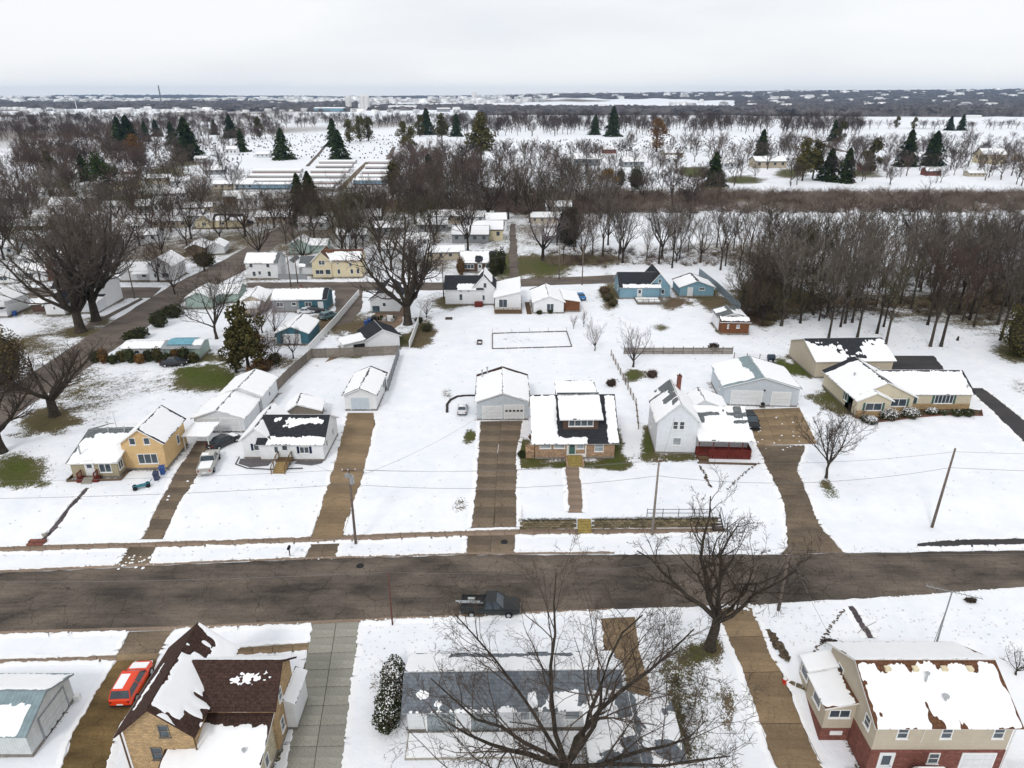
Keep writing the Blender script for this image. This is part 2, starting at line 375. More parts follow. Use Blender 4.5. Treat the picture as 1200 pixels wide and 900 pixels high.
def build_ground():
    xs = list(np.arange(-64, 64.01, .5)); d = .6
    while xs[-1] < 12000: d *= 1.06; xs.append(xs[-1]+d)
    left = [-x for x in xs if x > 64.2][::-1]; xs = np.array(left + xs)
    v0 = list(np.arange(-42, 0, .5)) + [0, .12, .24, .36, .5]; v = v0 + list(np.arange(1, 62, .5)); d = .55
    while v[-1] < 13000: d *= 1.025; v.append(v[-1]+d)
    vs = np.array([-200, -90, -60, -48] + v)
    cx = np.clip(xs, -60, 60); yl = 65.66 + .03*cx - .00046*cx*cx
    X, V = np.meshgrid(xs, vs); Y = V + yl[None, :]
    f = lambda t: (lambda q: q*q*(3-2*q))(np.clip(t, 0, 1))
    k = np.minimum(f((X-.85)/.4), f((24.8-X)/.8)); w = 6*(1-k)+.35*k
    Z = f(V/w) - 2.6*f((46.5-Y)/8)*f((X-11)/4)*(X > 11)
    r = f((Y-2600)/3500); Z += (Y > 1800)*r*(62*f((X+700)/4200)+10*np.sin(X*.0011+1.3)+6*np.sin(X*.0031)+12)
    ny, nx = X.shape
    # project every vertex to the picture to place the melt spots
    dz = Z - CAMH; fw = np.maximum(Y*CP - dz*SP, .1); upv = Y*SP + dz*CP
    PX = 600 + 800*X/fw; PY = 450 - 800*upv/fw
    melt = (vn(X*.09, Y*.09, 1)-.5)*.28 + (vn(X*.4, Y*.4, 2)-.5)*.16 - .0
    melt += np.clip((Y-110)/90, 0, 1)*(.10+.5*np.clip(vn(X*.035, Y*.035, 21)*.6+vn(X*.12, Y*.12, 22)*.4-.28, 0, 1))*(1-np.clip((X-20)/60, 0, 1)*.75*(Y < 420)) + np.clip((-X-35)/25, 0, 1)*np.clip((Y-84)/15, 0, 1)*.13
    melt -= .10*(V < 60)*(V > 2)*(np.abs(X-10) < 45)
    melt += .10*np.exp(-(V/1.2)**2) + .12*np.exp(-((V+4.5)/1.0)**2) + .10*((V < -14) & (X > 4) & (X < 17))
    # bare banks: hedge-like dead grass along the wall foot, curbs
    green = vn(X*.05, Y*.05, 3)*.5
    WARP = np.clip(.35+1.4*(vn(X*.45, Y*.45, 31)*.6+vn(X*1.3, Y*1.3, 32)*.4), .3, 2.2)
    for (px, py, rx, ry, s, g) in MELT:
        d2 = (((PX-px)/rx)**2 + ((PY-py)/ry)**2)*WARP; wgt = np.exp(-d2*.85)
        melt += wgt*s*1.05; green = green*(1-wgt) + g*wgt
    for (a, b, c, d) in WALLS:      # thawed grass strip along walls; its dark tone also stands in for contact shade
        mk = (X > a-1) & (X < b+1) & (Y > c-1) & (Y < d+1)
        if mk.any():
            dd = np.maximum(np.maximum(a-X[mk], X[mk]-b), np.maximum(c-Y[mk], Y[mk]-d)); melt[mk] += .55*np.clip(1-dd/.75, 0, 1)
    far = np.clip((Y-420)/400, 0, 1)
    fld = vn(X*.0022, Y*.0011, 5)*.6 + vn(X*.009, Y*.004, 6)*.4
    melt = melt*(1-far) + far*((fld-.50)*2.2 + .12)
    field = ((PY > 137.5) & (PY < 149) & (PX > 1010)) | ((PY > 120) & (PY < 126) & (PX > 690) & (PX < 1000)) | ((PY > 134) & (PY < 141) & (PX > 300) & (PX < 700))
    melt[field] = -.5; green[Y > 500] *= .3
    melt[(PY > 152) & (PY < 177) & (PX > 1020)] -= .2
    Z = Z + ((vn(X*.35, Y*.35, 11)-.5)*.10 + (vn(X*1.1, Y*1.1, 12)-.5)*.035)*np.clip((V-8)/6, 0, 1)*0.5
    V3 = np.stack([X, Y, Z], -1).reshape(-1, 3)
    i = np.arange((ny-1)*(nx-1)); rr = i//(nx-1); cc = i % (nx-1); a = rr*nx+cc
    F = np.stack([a, a+1, a+nx+1, a+nx], -1)
    me = npmesh('ground', V3, F, ground_mat(), True)
    for nm, arr in (('melt', melt), ('green', np.clip(green, 0, 1))):
        at_ = me.attributes.new(nm, 'FLOAT', 'POINT'); at_.data.foreach_set('value', arr.astype(np.float32).ravel())
    o = link(bpy.data.objects.new('ground', me)); tag(o, 'snow covered ground with thawed grass patches', kind='structure')
    o['category'] = 'ground'

# ------------------------------------------------------------------ paved things
def resample(pts, n):
    d = [0]
    for a, b in zip(pts, pts[1:]): d.append(d[-1] + (b-a).length)
    o = []
    for i in range(n+1):
        t = d[-1]*i/n; k = 0
        while k < len(d)-2 and d[k+1] < t: k += 1
        o.append(pts[k].lerp(pts[k+1], (t-d[k])/max(d[k+1]-d[k], 1e-6)))
    return o
EDGES = []; PAVE = []
def ribbon(name, L, Rr, m, lift=.03, step=1.0, across=4, jit=.08, parent=None, label=None, cat=None, kind='structure', world=False, seed=0):
    """sheet between two edge lines, draped on the ground, with slightly broken edges"""
    if not world: L = [at(*p) for p in L]; Rr = [at(*p) for p in Rr]
    ln = sum((b-a).length for a, b in zip(L, L[1:])); n = max(2, int(ln/step)); L = resample(L, n); Rr = resample(Rr, n)
    rg = random.Random(seed+n); mb = MB()
    if (L[0].y+L[-1].y)/2 < 135 and name not in ('lane', 'yard_pad'):
        PAVE.append((L, Rr))
        if name != 'street': EDGES.append((L, Rr, len(PAVE)-1, lift)); EDGES.append((Rr, L, len(PAVE)-1, lift))
    for i in range(n+1):
        wv = (Rr[i]-L[i]); w = max(wv.length, .01)
        for k in range(across+1):
            t = k/across
            if k in (0, across): t += (1 if k else -1)*(rg.uniform(-1, 1)*jit*.9 + jit*.25*math.sin(i*1.9+k))/w
            p = L[i]+wv*t; mb.v.append((p.x, p.y, terr(p.x, p.y)+lift))
    for i in range(n):
        for k in range(across):
            a = i*(across+1)+k; mb.f.append((a, a+1, a+across+2, a+across+1)); mb.m.append(0)
    o = mb.build(name, m, parent)
    if parent is None: tag(o, label, cat, kind=kind)
    return o
def slabs(name, L, Rr, m, nx, length, lift=.05, gap=.05, label=None, cat=None, world=False, soil=.12, piece='slab', skip=None):
    """a pavement of separate slabs (children) on a thin soil bed"""
    if not world: L = [at(*p) for p in L]; Rr = [at(*p) for p in Rr]
    bed = ribbon(name, L, Rr, SOIL, lift-.03, .5, max(4, nx), soil, label=label, cat=cat, world=True)
    ln = sum((b-a).length for a, b in zip(L, L[1:])); n = max(1, round(ln/length)); Lr = resample(L, n); R_ = resample(Rr, n)
    rg = random.Random(n*7+nx)
    for i in range(n):
        for k in range(nx):
            q = []
            for (ii, t) in ((i, k/nx), (i, (k+1)/nx), (i+1, (k+1)/nx), (i+1, k/nx)):
                q.append(Lr[ii].lerp(R_[ii], t))
            c = sum(q, Vector())/4; dz = rg.uniform(-.006, .006); z0 = terr(c.x, c.y)+lift+dz; q = [p+(c-p)*(gap*.7/max((c-p).length, .01)) for p in q]
            mb = MB(); G = 4 if length > 2.2 else 2
            for jj in range(G+1):
                for kk in range(G+1):
                    p = q[0].lerp(q[1], kk/G).lerp(q[3].lerp(q[2], kk/G), jj/G); mb.v.append((p.x-c.x, p.y-c.y, terr(p.x, p.y)+lift+dz-z0))
            fl = (q[1]-q[0]).cross(q[3]-q[0]).z < 0
            for jj in range(G):
                for kk in range(G):
                    t0 = jj*(G+1)+kk; f_ = (t0, t0+1, t0+G+2, t0+G+1); mb.f.append(f_[::-1] if fl else f_); mb.m.append(0)
            cs = [0, G, (G+1)*(G+1)-1, G*(G+1)]; nb_ = len(mb.v); mb.v += [(mb.v[i_][0], mb.v[i_][1], mb.v[i_][2]-.08) for i_ in cs]
            for i_ in range(4):
                f_ = (cs[i_], nb_+i_, nb_+(i_+1) % 4, cs[(i_+1) % 4]); mb.f.append(f_[::-1] if fl else f_); mb.m.append(0)
            c = Vector((c.x, c.y, z0))
            mb.build(piece, m, bed, loc=(c.x, c.y, c.z))
    return bed

# the street in front
ribbon('street', [(-60,675),(0,672),(300,658),(540,650.5),(900,650),(1200,645),(1260,644)][::1],
       [(-60,745),(0,741),(200,735.5),(450,725.5),(720,714),(880,709),(1050,699),(1200,688),(1260,684)], ASPH, .03, 1.0, 8, .10,
       label='wide cracked brown grey asphalt street across the picture', cat='street')
# concrete gutter strip seen at the near edge
ribbon('kerb', [(-60,743.5),(0,740),(200,734.5),(450,724.5),(720,713)], [(-60,748),(0,744.5),(200,739),(450,728),(720,716)], WALK, .06, 2.0, 1, .05,
       label='low worn kerb strip on the near side of the street', cat='kerb')
ribbon('kerb', [(-60,672),(0,669),(300,655.5),(540,648.5),(720,647)], [(-60,675),(0,672),(300,658),(540,650.5),(720,649.5)], WALK, .10, 2.0, 1, .06,
       label='low worn kerb strip on the far side of the street', cat='kerb')
# sidewalk of slabs on the far side
slabs('sidewalk', [(-40,642.5),(0,640.5),(300,631.5),(550,621.5),(600,620.5),(850,619)], [(-40,649.5),(0,647.5),(300,638.5),(550,628.8),(600,627.5),(850,624.5)], WALK, 1, 1.7, .04, .04,
      label='narrow brown concrete sidewalk on the far side of the street', cat='sidewalk')
ribbon('sidewalk', [(1075,637),(1110,633),(1200,631),(1260,631)], [(1075,641),(1110,641),(1200,639),(1260,639)], ASPHD, .04, 1, 2, .15, label='dark asphalt sidewalk stretch at the right edge behind the street', cat='sidewalk')
slabs('sidewalk', [(-30,774),(137,768)], [(-30,778.5),(137,774)], WALK, 1, 1.7, .04, .04, label='near side sidewalk left of the red car', cat='sidewalk')
slabs('sidewalk', [(272,760),(367,753)], [(272,769),(366,762.5)], TAN, 1, 1.7, .04, .04, label='tan sidewalk between the brick house and the grey driveway', cat='sidewalk')
# driveways
slabs('driveway', [(230,517),(220,533),(208,550),(186,592),(165,632)], [(252,517),(244,535),(227,566),(204,605),(190,632)], DRIVE, 1, 3.0, label='brown driveway beside the yellow house with the old pickup', cat='driveway')
slabs('driveway_apron', [(152,641),(136,662)], [(184,641),(172,665)], DRIVE, 2, 2.5, label='driveway apron below the yellow house', cat='driveway')
slabs('driveway', [(407,484),(404,497),(384,570),(364,632)], [(438,484),(440,497),(422,570),(401,630)], TAN, 1, 5.5, .05, .025, label='smooth wet tan concrete driveway to the small white garage', cat='driveway')
slabs('driveway_apron', [(364,638),(357,656)], [(399,637),(392,655)], DRIVE, 2, 2.0, label='brown driveway apron below the tan driveway', cat='driveway')
slabs('driveway', [(563,494),(561,520),(558,570),(552,619)], [(613,493),(606,530),(605,570),(605,618)], DRIVE, 2, 3.1, .05, .06, label='long jointed brown concrete driveway to the blue grey double garage', cat='driveway')
slabs('driveway_apron', [(548,628),(546,651)], [(604,627.5),(603,649)], DRIVE, 2, 2.4, label='cracked apron of the jointed brown driveway', cat='driveway')
slabs('driveway', [(872,480),(886,522)], [(937,478),(958,520)], TAN, 3, 3.0, .05, .04, label='orange tan concrete parking pad before the big blue grey garage', cat='driveway')
ribbon('driveway', [(886,522),(904,560),(920,600),(922,640),(915,650)], [(944,522),(934,552),(950,590),(965,622),(990,648)], DRIVE, .05, 1, 5, .16, label='curving brown asphalt driveway beside the farmhouse', cat='driveway')
ribbon('driveway', [(1134,455),(1205,524),(1260,574)], [(1152,455),(1262,540),(1300,565)], ASPHD, .04, 1.5, 3, .05, label='new black asphalt driveway at the right edge', cat='driveway')
ribbon('yard_pad', [(1044,417),(1043,437)], [(1094,417),(1110,436)], ASPHD, .035, 1, 3, .25, label='dark gravel pad behind the beige ranch house', cat='pad')
ribbon('driveway', [(150,741),(137,769)], [(204,739),(186,767)], DRIVE, .05, .7, 3, .14, label='brown apron above the red car', cat='driveway')
ribbon('driveway', [(137,773),(110,815),(84,860),(60,930)], [(186,773),(176,812),(140,850),(118,930)], asphalt('muddy_drive', (.15, .105, .05), .3, .5, .4), .04, .7, 5, .22, label='muddy brown driveway under the red car', cat='driveway')
slabs('driveway', [(366,731),(354,800),(340,870),(330,930)], [(422,728.5),(414,790),(404,870),(398,930)], GREYCON, 2, 1.9, .05, .05, label='pale grey concrete slab driveway right of the brick house', cat='driveway')
slabs('driveway', [(704,725),(707,770),(730,775),(735,828)], [(744,723),(750,760),(758,790),(768,828)], TAN, 2, 2.6, .05, .035, label='tan driveway right of the blue roofed house behind branches', cat='driveway')
slabs('driveway', [(838,712),(862,770),(885,830),(912,905)], [(880,710),(905,770),(930,820),(968,905)], TAN, 1, 4.2, .05, .06, label='long worn tan driveway leading down to the right house', cat='driveway')
ribbon('lane', [(455,352),(425,383),(380,425)], [(480,352),(470,380),(418,412)], asphalt('muddy_lane', (.22, .16, .12), .1, .4, .4), .04, 1.5, 3, .3, label='muddy lane between white fence and white garage', cat='lane')
ribbon('driveway', [(392,338),(394,370),(384,385)], [(425,338),(425,360),(412,378)], ASPH2, .045, 1.5, 3, .2, label='asphalt parking area beside the teal house', cat='driveway')
# paths
slabs('front_path', [(100,572),(72,605),(48,632)], [(106,572),(78,605),(56,632)], mat('dark_paver', (.09, .075, .08), .9, .3, 2, rv=.2), 1, 1.0, label='narrow dark paved path to the yellow house', cat='path', soil=.08)
slabs('front_path', [(662,548),(665,575),(666,601)], [(679,547),(682,575),(683,601)], WALK, 1, 1.5, label='straight brown front path of the brick bungalow', cat='path', soil=.08)
slabs('front_path', [(992,711),(1017,748)], [(1000,710),(1025,748)], mat('dark_paver', (.09, .075, .08)), 1, 1.0, label='dark thawed front path of the right near house', cat='path', soil=.05)
# far streets
ribbon('side_street', [(-60,505),(0,462),(60,422),(130,378),(200,335),(262,305),(300,283),(345,255)], [(-60,560),(30,478),(90,440),(160,392),(215,354),(285,318),(322,290),(362,256)], ASPH2, .03, 3, 4, .25,
       label='side street running away to the left past the big trees', cat='street')
ribbon('side_street', [(0,337),(190,337)], [(0,350),(178,349)], ASPH2, .05, 3, 3, .25, label='short cross street at the left by the dark roofed house', cat='street')
ribbon('back_street', [(290,331),(425,330.5),(520,331),(610,327),(725,322)], [(285,337),(425,341),(520,340),(610,336),(720,331.5)], ASPH2, .03, 3, 3, .3, label='back street behind the first block of houses', cat='street')
ribbon('back_street', [(597,326),(597,290),(598,262)], [(608,326),(606,290),(604,262)], ASPH2, .045, 3, 2, .25, label='narrow street running north behind the white houses', cat='street')
ribbon('sidewalk', [(88,388),(120,372),(165,349)], [(93,391),(125,374),(168,351)], ASPH2, .04, 3, 1, .1, label='dark sidewalk beside the side street under big trees', cat='sidewalk')
ribbon('lane', [(395,222),(412,205),(428,190)], [(402,223),(418,206),(433,190)], DRIVE, .1, 8, 1, .2, label='brown lane between the storage rows', cat='lane')
ribbon('lane', [(358,195),(372,180),(386,164)], [(362,195),(376,180),(388,164)], ASPH2, .1, 8, 1, .2, label='cemetery lane running away among graves', cat='lane')
ribbon('lane', [(452,187),(460,172)], [(458,187),(464,172)], ASPH2, .1, 8, 1, .2, label='dark cemetery lane below the olive trees', cat='lane')
ribbon('lane', [(936,160),(965,172),(985,178)], [(944,160),(974,172),(995,178)], ASPH2, .1, 8, 1, .2, label='curved lane in the right far neighbourhood', cat='lane')

# broken lip of the snow cover where it stops at paved edges
ribbon('sidewalk', [(137,768),(188,766)], [(137,775),(184,773)], TAN, .055, .8, 2, .02, label='tan sidewalk stretch crossing above the red car', cat='sidewalk')
def inside(p, skip):
    for i, (L, Q) in enumerate(PAVE):
        if i == skip: continue
        poly = L + Q[::-1]; c = False; n = len(poly); j = n-1
        if not (min(q.x for q in poly) < p.x < max(q.x for q in poly) and min(q.y for q in poly) < p.y < max(q.y for q in poly)): continue
        for k in range(n):
            a, b = poly[k], poly[j]
            if (a.y > p.y) != (b.y > p.y) and p.x < (b.x-a.x)*(p.y-a.y)/(b.y-a.y)+a.x: c = not c
            j = k
        if c: return True
    return False
V = []; F = []; rg = random.Random(4)
for (A, B, idx, lf) in EDGES:
    ln = sum((b-a).length for a, b in zip(A, A[1:])); n = max(3, int(ln/.22)); P = resample(A, n); Q = resample(B, n); prev = None; j1 = 0
    for i in range(n+1):
        o = (P[i]-Q[i]); o.z = 0; o.normalize(); j1 = j1*.7 + rg.gauss(0, .05); j = -.04+j1+rg.uniform(-.05, .05)
        gap = rg.random() < .05
        a = P[i]+o*j; b = P[i]+o*(j+.12); c = P[i]+o*(j+.6)
        if inside(P[i]+o*.25, idx) or (.5 < P[i].x < 24.2 and -1.0 < P[i].y-yline(P[i].x) < .6 and o.y > .5): prev = None; continue
        h1 = rg.uniform(.05, .11); k = len(V); za = terr(a.x, a.y)
        V += [(a.x, a.y, za+lf-.05), (a.x, a.y, za+lf+h1), (b.x, b.y, terr(b.x, b.y)+lf+h1*.9), (c.x, c.y, terr(c.x, c.y)-.015)]
        if prev is not None:
            for q in range(3): F.append((prev+q, k+q, k+q+1, prev+q+1))
        prev = None if gap else k
o = link(bpy.data.objects.new('snow_edge', npmesh('snow_edge', V, F, SNOW))); tag(o, 'low broken lip of the snow cover along paved edges', None, kind='stuff'); o['category'] = 'snow'

# ------------------------------------------------------------------ houses
_WM = {}
def win_mesh(w, h, n, fm, sill=True, cross=False):
    k = ('w', round(w, 2), round(h, 2), n, fm.name, cross)
    if k not in _WM:
        mb = MB(); b = .07 if w < 2.4 else .08; y0, y1 = -.06, .02
        mb.box(-w/2, w/2, y0, y1, -h/2, -h/2+b); mb.box(-w/2, w/2, y0, y1, h/2-b, h/2)
        mb.box(-w/2, -w/2+b, y0, y1, -h/2+b, h/2-b); mb.box(w/2-b, w/2, y0, y1, -h/2+b, h/2-b)
        for i in range(1, n):
            x = -w/2+w*i/n; mb.box(x-.035, x+.035, y0+.005, y1, -h/2+b, h/2-b)
        if cross: mb.box(-w/2+b, w/2-b, y0+.01, y1, -.025, .025)
        if sill: mb.box(-w/2-.06, w/2+.06, -.12, .015, -h/2-.07, -h/2-.002)
        g = MB(); pw = (w-.1)/n
        g.box(-pw/2+.03, pw/2-.03, -.02, .01, -h/2+b, h/2-b)
        _WM[k] = (mb.mesh('window', fm), pw, g)
    return _WM[k]
_GM = {}
def gmesh(k, g, m):
    kk = (id(g), m.name)
    if kk not in _GM: _GM[kk] = g.mesh('pane', m)
    return _GM[kk]
ROT = {'S': 0, 'E': R(90), 'N': R(180), 'W': R(-90)}
class House:
    def __init__(s, name, label, cat, O=None, px=None, ang=0, group=None, z=None):
        if px: p = at(*px); O = (p.x, p.y)
        s.e = empty(name, (O[0], O[1], terr(*O) if z is None else z), R(ang)); tag(s.e, label, cat, group); s.far = False
    def block(s, x0, x1, y0, y1, ze, zr, axis, wall, roof, z0=-.3, oh=.35, snow=None, ry=None, trim=TRIM, found=True, wallname='wall', ends=None, thick=.14, soff=0, res=None):
        ry = .5 if ry is None else ry
        mb = MB()
        if axis == 'x':
            yr = y0+(y1-y0)*ry
            mb.add([(x0,y0,z0),(x1,y0,z0),(x1,y1,z0),(x0,y1,z0),(x0,y0,ze),(x1,y0,ze),(x1,y1,ze),(x0,y1,ze),(x0,yr,zr),(x1,yr,zr)],
                   [(0,1,5,4),(2,3,7,6),(1,2,6,9,5),(3,0,4,8,7),(4,5,9,8),(8,9,6,7)])
            sl = (zr-ze)/(yr-y0); sb = (zr-ze)/(y1-yr)
            A = Vector((x0-oh, y0-oh, ze-oh*sl)); U = Vector((x1-x0+2*oh, 0, 0)); Vv = Vector((0, yr-y0+oh, zr-ze+oh*sl))
            B = Vector((x1+oh, y1+oh, ze-oh*sb)); U2 = -U; V2 = Vector((0, yr-y1-oh, zr-ze+oh*sb)); planes = [(A, U, Vv), (B, U2, V2)]
        elif axis == 'y':
            xr = x0+(x1-x0)*ry
            mb.add([(x0,y0,z0),(x1,y0,z0),(x1,y1,z0),(x0,y1,z0),(x0,y0,ze),(x1,y0,ze),(x1,y1,ze),(x0,y1,ze),(xr,y0,zr),(xr,y1,zr)],
                   [(0,1,5,8,4),(1,2,6,5),(2,3,7,9,6),(3,0,4,7),(5,6,9,8),(4,8,9,7)])
            sl = (zr-ze)/(xr-x0); sb = (zr-ze)/(x1-xr)
            A = Vector((x0-oh, y1+oh, ze-oh*sl)); U = Vector((0, -(y1-y0+2*oh), 0)); Vv = Vector((xr-x0+oh, 0, zr-ze+oh*sl))
            B = Vector((x1+oh, y0-oh, ze-oh*sb)); U2 = -U; V2 = Vector((xr-x1-oh, 0, zr-ze+oh*sb)); planes = [(A, U, Vv), (B, U2, V2)]
        else:   # lean-to: 'f' rises to the back, 'w' low at west, 'e' low at east
            if axis == 'f':
                zz = [ze, ze, zr, zr]; sl = (zr-ze)/(y1-y0)
                A = Vector((x0-oh, y0-oh, ze-oh*sl)); U = Vector((x1-x0+2*oh, 0, 0)); Vv = Vector((0, y1-y0+oh, zr-ze+oh*sl))
            elif axis == 'w':
                zz = [ze, zr, zr, ze]; sl = (zr-ze)/(x1-x0)
                A = Vector((x0-oh, y1+oh, ze-oh*sl)); U = Vector((0, -(y1-y0+2*oh), 0)); Vv = Vector((x1-x0+oh, 0, zr-ze+oh*sl))
            elif axis == 'e':
                zz = [zr, ze, ze, zr]; sl = (zr-ze)/(x1-x0)
                A = Vector((x1+oh, y0-oh, ze-oh*sl)); U = Vector((0, y1-y0+2*oh, 0)); Vv = Vector((x0-x1-oh, 0, zr-ze+oh*sl))
            mb.add([(x0,y0,z0),(x1,y0,z0),(x1,y1,z0),(x0,y1,z0),(x0,y0,zz[0]),(x1,y0,zz[1]),(x1,y1,zz[2]),(x0,y1,zz[3])],
                   [(0,1,5,4),(1,2,6,5),(2,3,7,6),(3,0,4,7),(4,5,6,7)])
            planes = [(A, U, Vv)]
        if wall: mb.build(wallname, wall, s.e)
        rb = MB()
        for (A, U, Vv) in planes:
            nrm = U.cross(Vv).normalized(); rb.slab(A+nrm*(thick*.55), U, Vv, thick, 0, 1)
        ro = rb.build('roof', [roof, trim], s.e)
        if found and wall and not s.far:
            fb = MB(); fb.box(x0-.03, x1+.03, y0-.03, y1+.03, z0, .28); fb.build('foundation', FOUND, s.e)
        if snow is None: snow = [[('r', 0, 1, 0, .97)]]*2
        sb_ = [snow_plane(A+U.cross(Vv).normalized()*(thick*.55+.004), U, Vv, sp, res or (.5 if s.far else .16), s.e.location.x+i*9+x0) for i, ((A, U, Vv), sp) in enumerate(zip(planes, snow)) if sp]
        if sb_:
            V = []; F = []
            for v, f in sb_:
                b = sum(len(q) for q in V); V.append(v); F.append(f+b)
            if sum(len(q) for q in F):
                so_ = link(bpy.data.objects.new('roof_snow', npmesh('roof_snow', np.concatenate(V), np.concatenate(F), SNOW, True)), ro)
        return ro
    def win(s, face, x, y, z, w, h, n=1, frame=None, glass=None, cross=False, shut=None, label=None, name='window'):
        me, pw, g = win_mesh(w, h, n, frame or TRIM, cross=cross)
        o = inst(name, me, s.e, (x, y, z), ROT[face])
        if label: o['label'] = label
        gm = gmesh(0, g, glass or GLASS)
        for i in range(n): inst('pane', gm, o, (-w/2+.05+pw*(i+.5), 0, 0))
        if shut:
            k = ('s', round(h, 2), shut.name)
            if k not in _WM:
                mb = MB(); mb.box(-.15, .15, -.05, .01, -h/2, h/2)
                for i in range(int(h/.12)): mb.box(-.12, .12, -.065, -.048, -h/2+.06+i*.12, -h/2+.13+i*.12)
                _WM[k] = mb.mesh('shutter', shut)
            for sx in (-w/2-.2, w/2+.2): inst('shutter', _WM[k], o, (sx, 0, 0))
        return o
    def door(s, face, x, y, z, w=.95, h=2.05, m=None, glass=True, name='door', frame=None):
        mb = MB(); mb.box(-w/2, w/2, -.05, .01, 0, h); mb.box(-w/2+.12, w/2-.12, -.07, -.045, .15, h*.42)
        o = mb.build(name, m or DOORW, s.e, loc=(x, y, z), rz=ROT[face])
        f = MB(); f.box(-w/2-.09, -w/2, -.07, .01, 0, h+.09); f.box(w/2, w/2+.09, -.07, .01, 0, h+.09); f.box(-w/2, w/2, -.07, .01, h, h+.09)
        f.build('door_frame', frame or TRIM, o)
        if glass:
            g = MB(); g.box(-w/2+.17, w/2-.17, -.065, -.04, h*.52, h-.2); g.build('pane', GLASS, o)
        k = MB(); k.box(w/2-.12, w/2-.07, -.11, -.05, h*.45, h*.5); k.build('handle', SILVER, o)
        return o
    def garage(s, face, x, y, z, w, h=2.1, m=None, panes=0, frame=None):
        mb = MB(); n = 4
        for i in range(n):
            mb.box(-w/2, w/2, -.03, .01, h*i/n+.012, h*(i+1)/n-.012)
            k = max(2, int(w/.65))
            for j in range(k): mb.box(-w/2+w*(j+.14)/k, -w/2+w*(j+.86)/k, -.045, -.028, h*(i+.2)/n, h*(i+.8)/n)
        mb.box(-w/2, w/2, .0, .012, 0, h)
        o = mb.build('garage_door', m or DOORW, s.e, loc=(x, y, z), rz=ROT[face])
        f = MB(); f.box(-w/2-.12, -w/2, -.06, .01, 0, h+.12); f.box(w/2, w/2+.12, -.06, .01, 0, h+.12); f.box(-w/2, w/2, -.06, .01, h, h+.12)
        f.build('door_frame', frame or TRIM, o)
        if panes:
            g = MB(); g.box(-.19, .19, -.055, -.03, -.14, .14); me = g.mesh('pane', BLACK)
            for i in range(panes): inst('pane', me, o, (-w/2+w*(i+.5)/panes, 0, h*.625))
        return o
    def part(s, name, mb, m, smooth=False, label=None):
        o = mb.build(name, m, s.e, smooth)
        if label: o['label'] = label
        return o
    def chimney(s, x, y, z0, z1, m=None, w=.45):
        mb = MB(); mb.box(x-w/2, x+w/2, y-w/2, y+w/2, z0, z1); mb.box(x-w/2-.05, x+w/2+.05, y-w/2-.05, y+w/2+.05, z1, z1+.12)
        o = s.part('chimney', mb, m or REDBRICK); q = MB(); q.tube([(x, y, z1+.1), (x, y, z1+.4)], .1, 8); q.build('flue', BLACK, o)
    def vent(s, x, y, z, h=.5, r=.07):
        mb = MB(); mb.tube([(x, y, z-.3), (x, y, z+h)], r, 7); mb.tube([(x, y, z+h), (x, y, z+h+.12)], r*1.9, 7); s.part('vent_pipe', mb, SILVER)
def snow_plane(A, U, Vv, spec, res, seed):
    """thin broken snow cover on a roof plane; spec = regions in plane coordinates"""
    A, U, Vv = Vector(A), Vector(U), Vector(Vv); lu, lv = U.length, Vv.length; nrm = U.cross(Vv).normalized()
    nu, nv = max(4, int(lu/res)), max(4, int(lv/res))
    u, v = np.meshgrid(np.linspace(0, 1, nu+1), np.linspace(0, 1, nv+1)); a, b = u*lu, v*lv
    c = np.full(u.shape, -1.0)
    for it in spec:
        if it[0] in 'rx': d = np.minimum(np.minimum(a-it[1]*lu, it[2]*lu-a), np.minimum(b-it[3]*lv, it[4]*lv-b))
        elif it[0] in 'eo': d = (1-np.hypot((u-it[1])/it[3], (v-it[2])/it[4])+(vn(a*1.3, b*1.3, seed+7)-.5)*.6+(vn(a*3.6, b*2, seed+8)-.5)*.35)*min(it[3]*lu, it[4]*lv)
        elif it[0] == 'n': d = (vn(a*it[1], b*it[1]*it[3], seed+5)-it[2])*1.2       # speckled cover
        amp = .12 if it[0] != 'n' else .05
        d = d + (vn(a*.9, b*.9, seed)-.5)*amp*2.2 + (vn(a*5.3, b*1.1, seed+3)-.5)*amp*2.6 + (vn(a*11, b*3, seed+4)-.5)*amp*1.6
        if it[0] in 'ren': c = np.maximum(c, d)
        else: c = np.minimum(c, -d)
    c = np.minimum(c, np.minimum(np.minimum(a, lu-a), np.minimum(b, lv-b))+.035)
    h = np.clip(c*.28, -.03, .055) + (vn(a*.8, b*.8, seed+9)-.5)*.02*(c > .1)
    P = np.array(A)[None, None] + u[..., None]*np.array(U) + v[..., None]*np.array(Vv) + h[..., None]*np.array(nrm)
    n = nu+1; i = np.arange(nu*nv); r_, cc = i//nu, i % nu; q = r_*n+cc
    F = np.stack([q, q+1, q+n+1, q+n], -1); keep = (c.ravel()[F] > -.02).any(1) & (c.ravel()[F] > 0).sum(1).astype(bool)
    return P.reshape(-1, 3), F[keep]
FULL = [('r', 0, 1, 0, .975)]
ALL = [('r', 0, 1, 0, 1)]

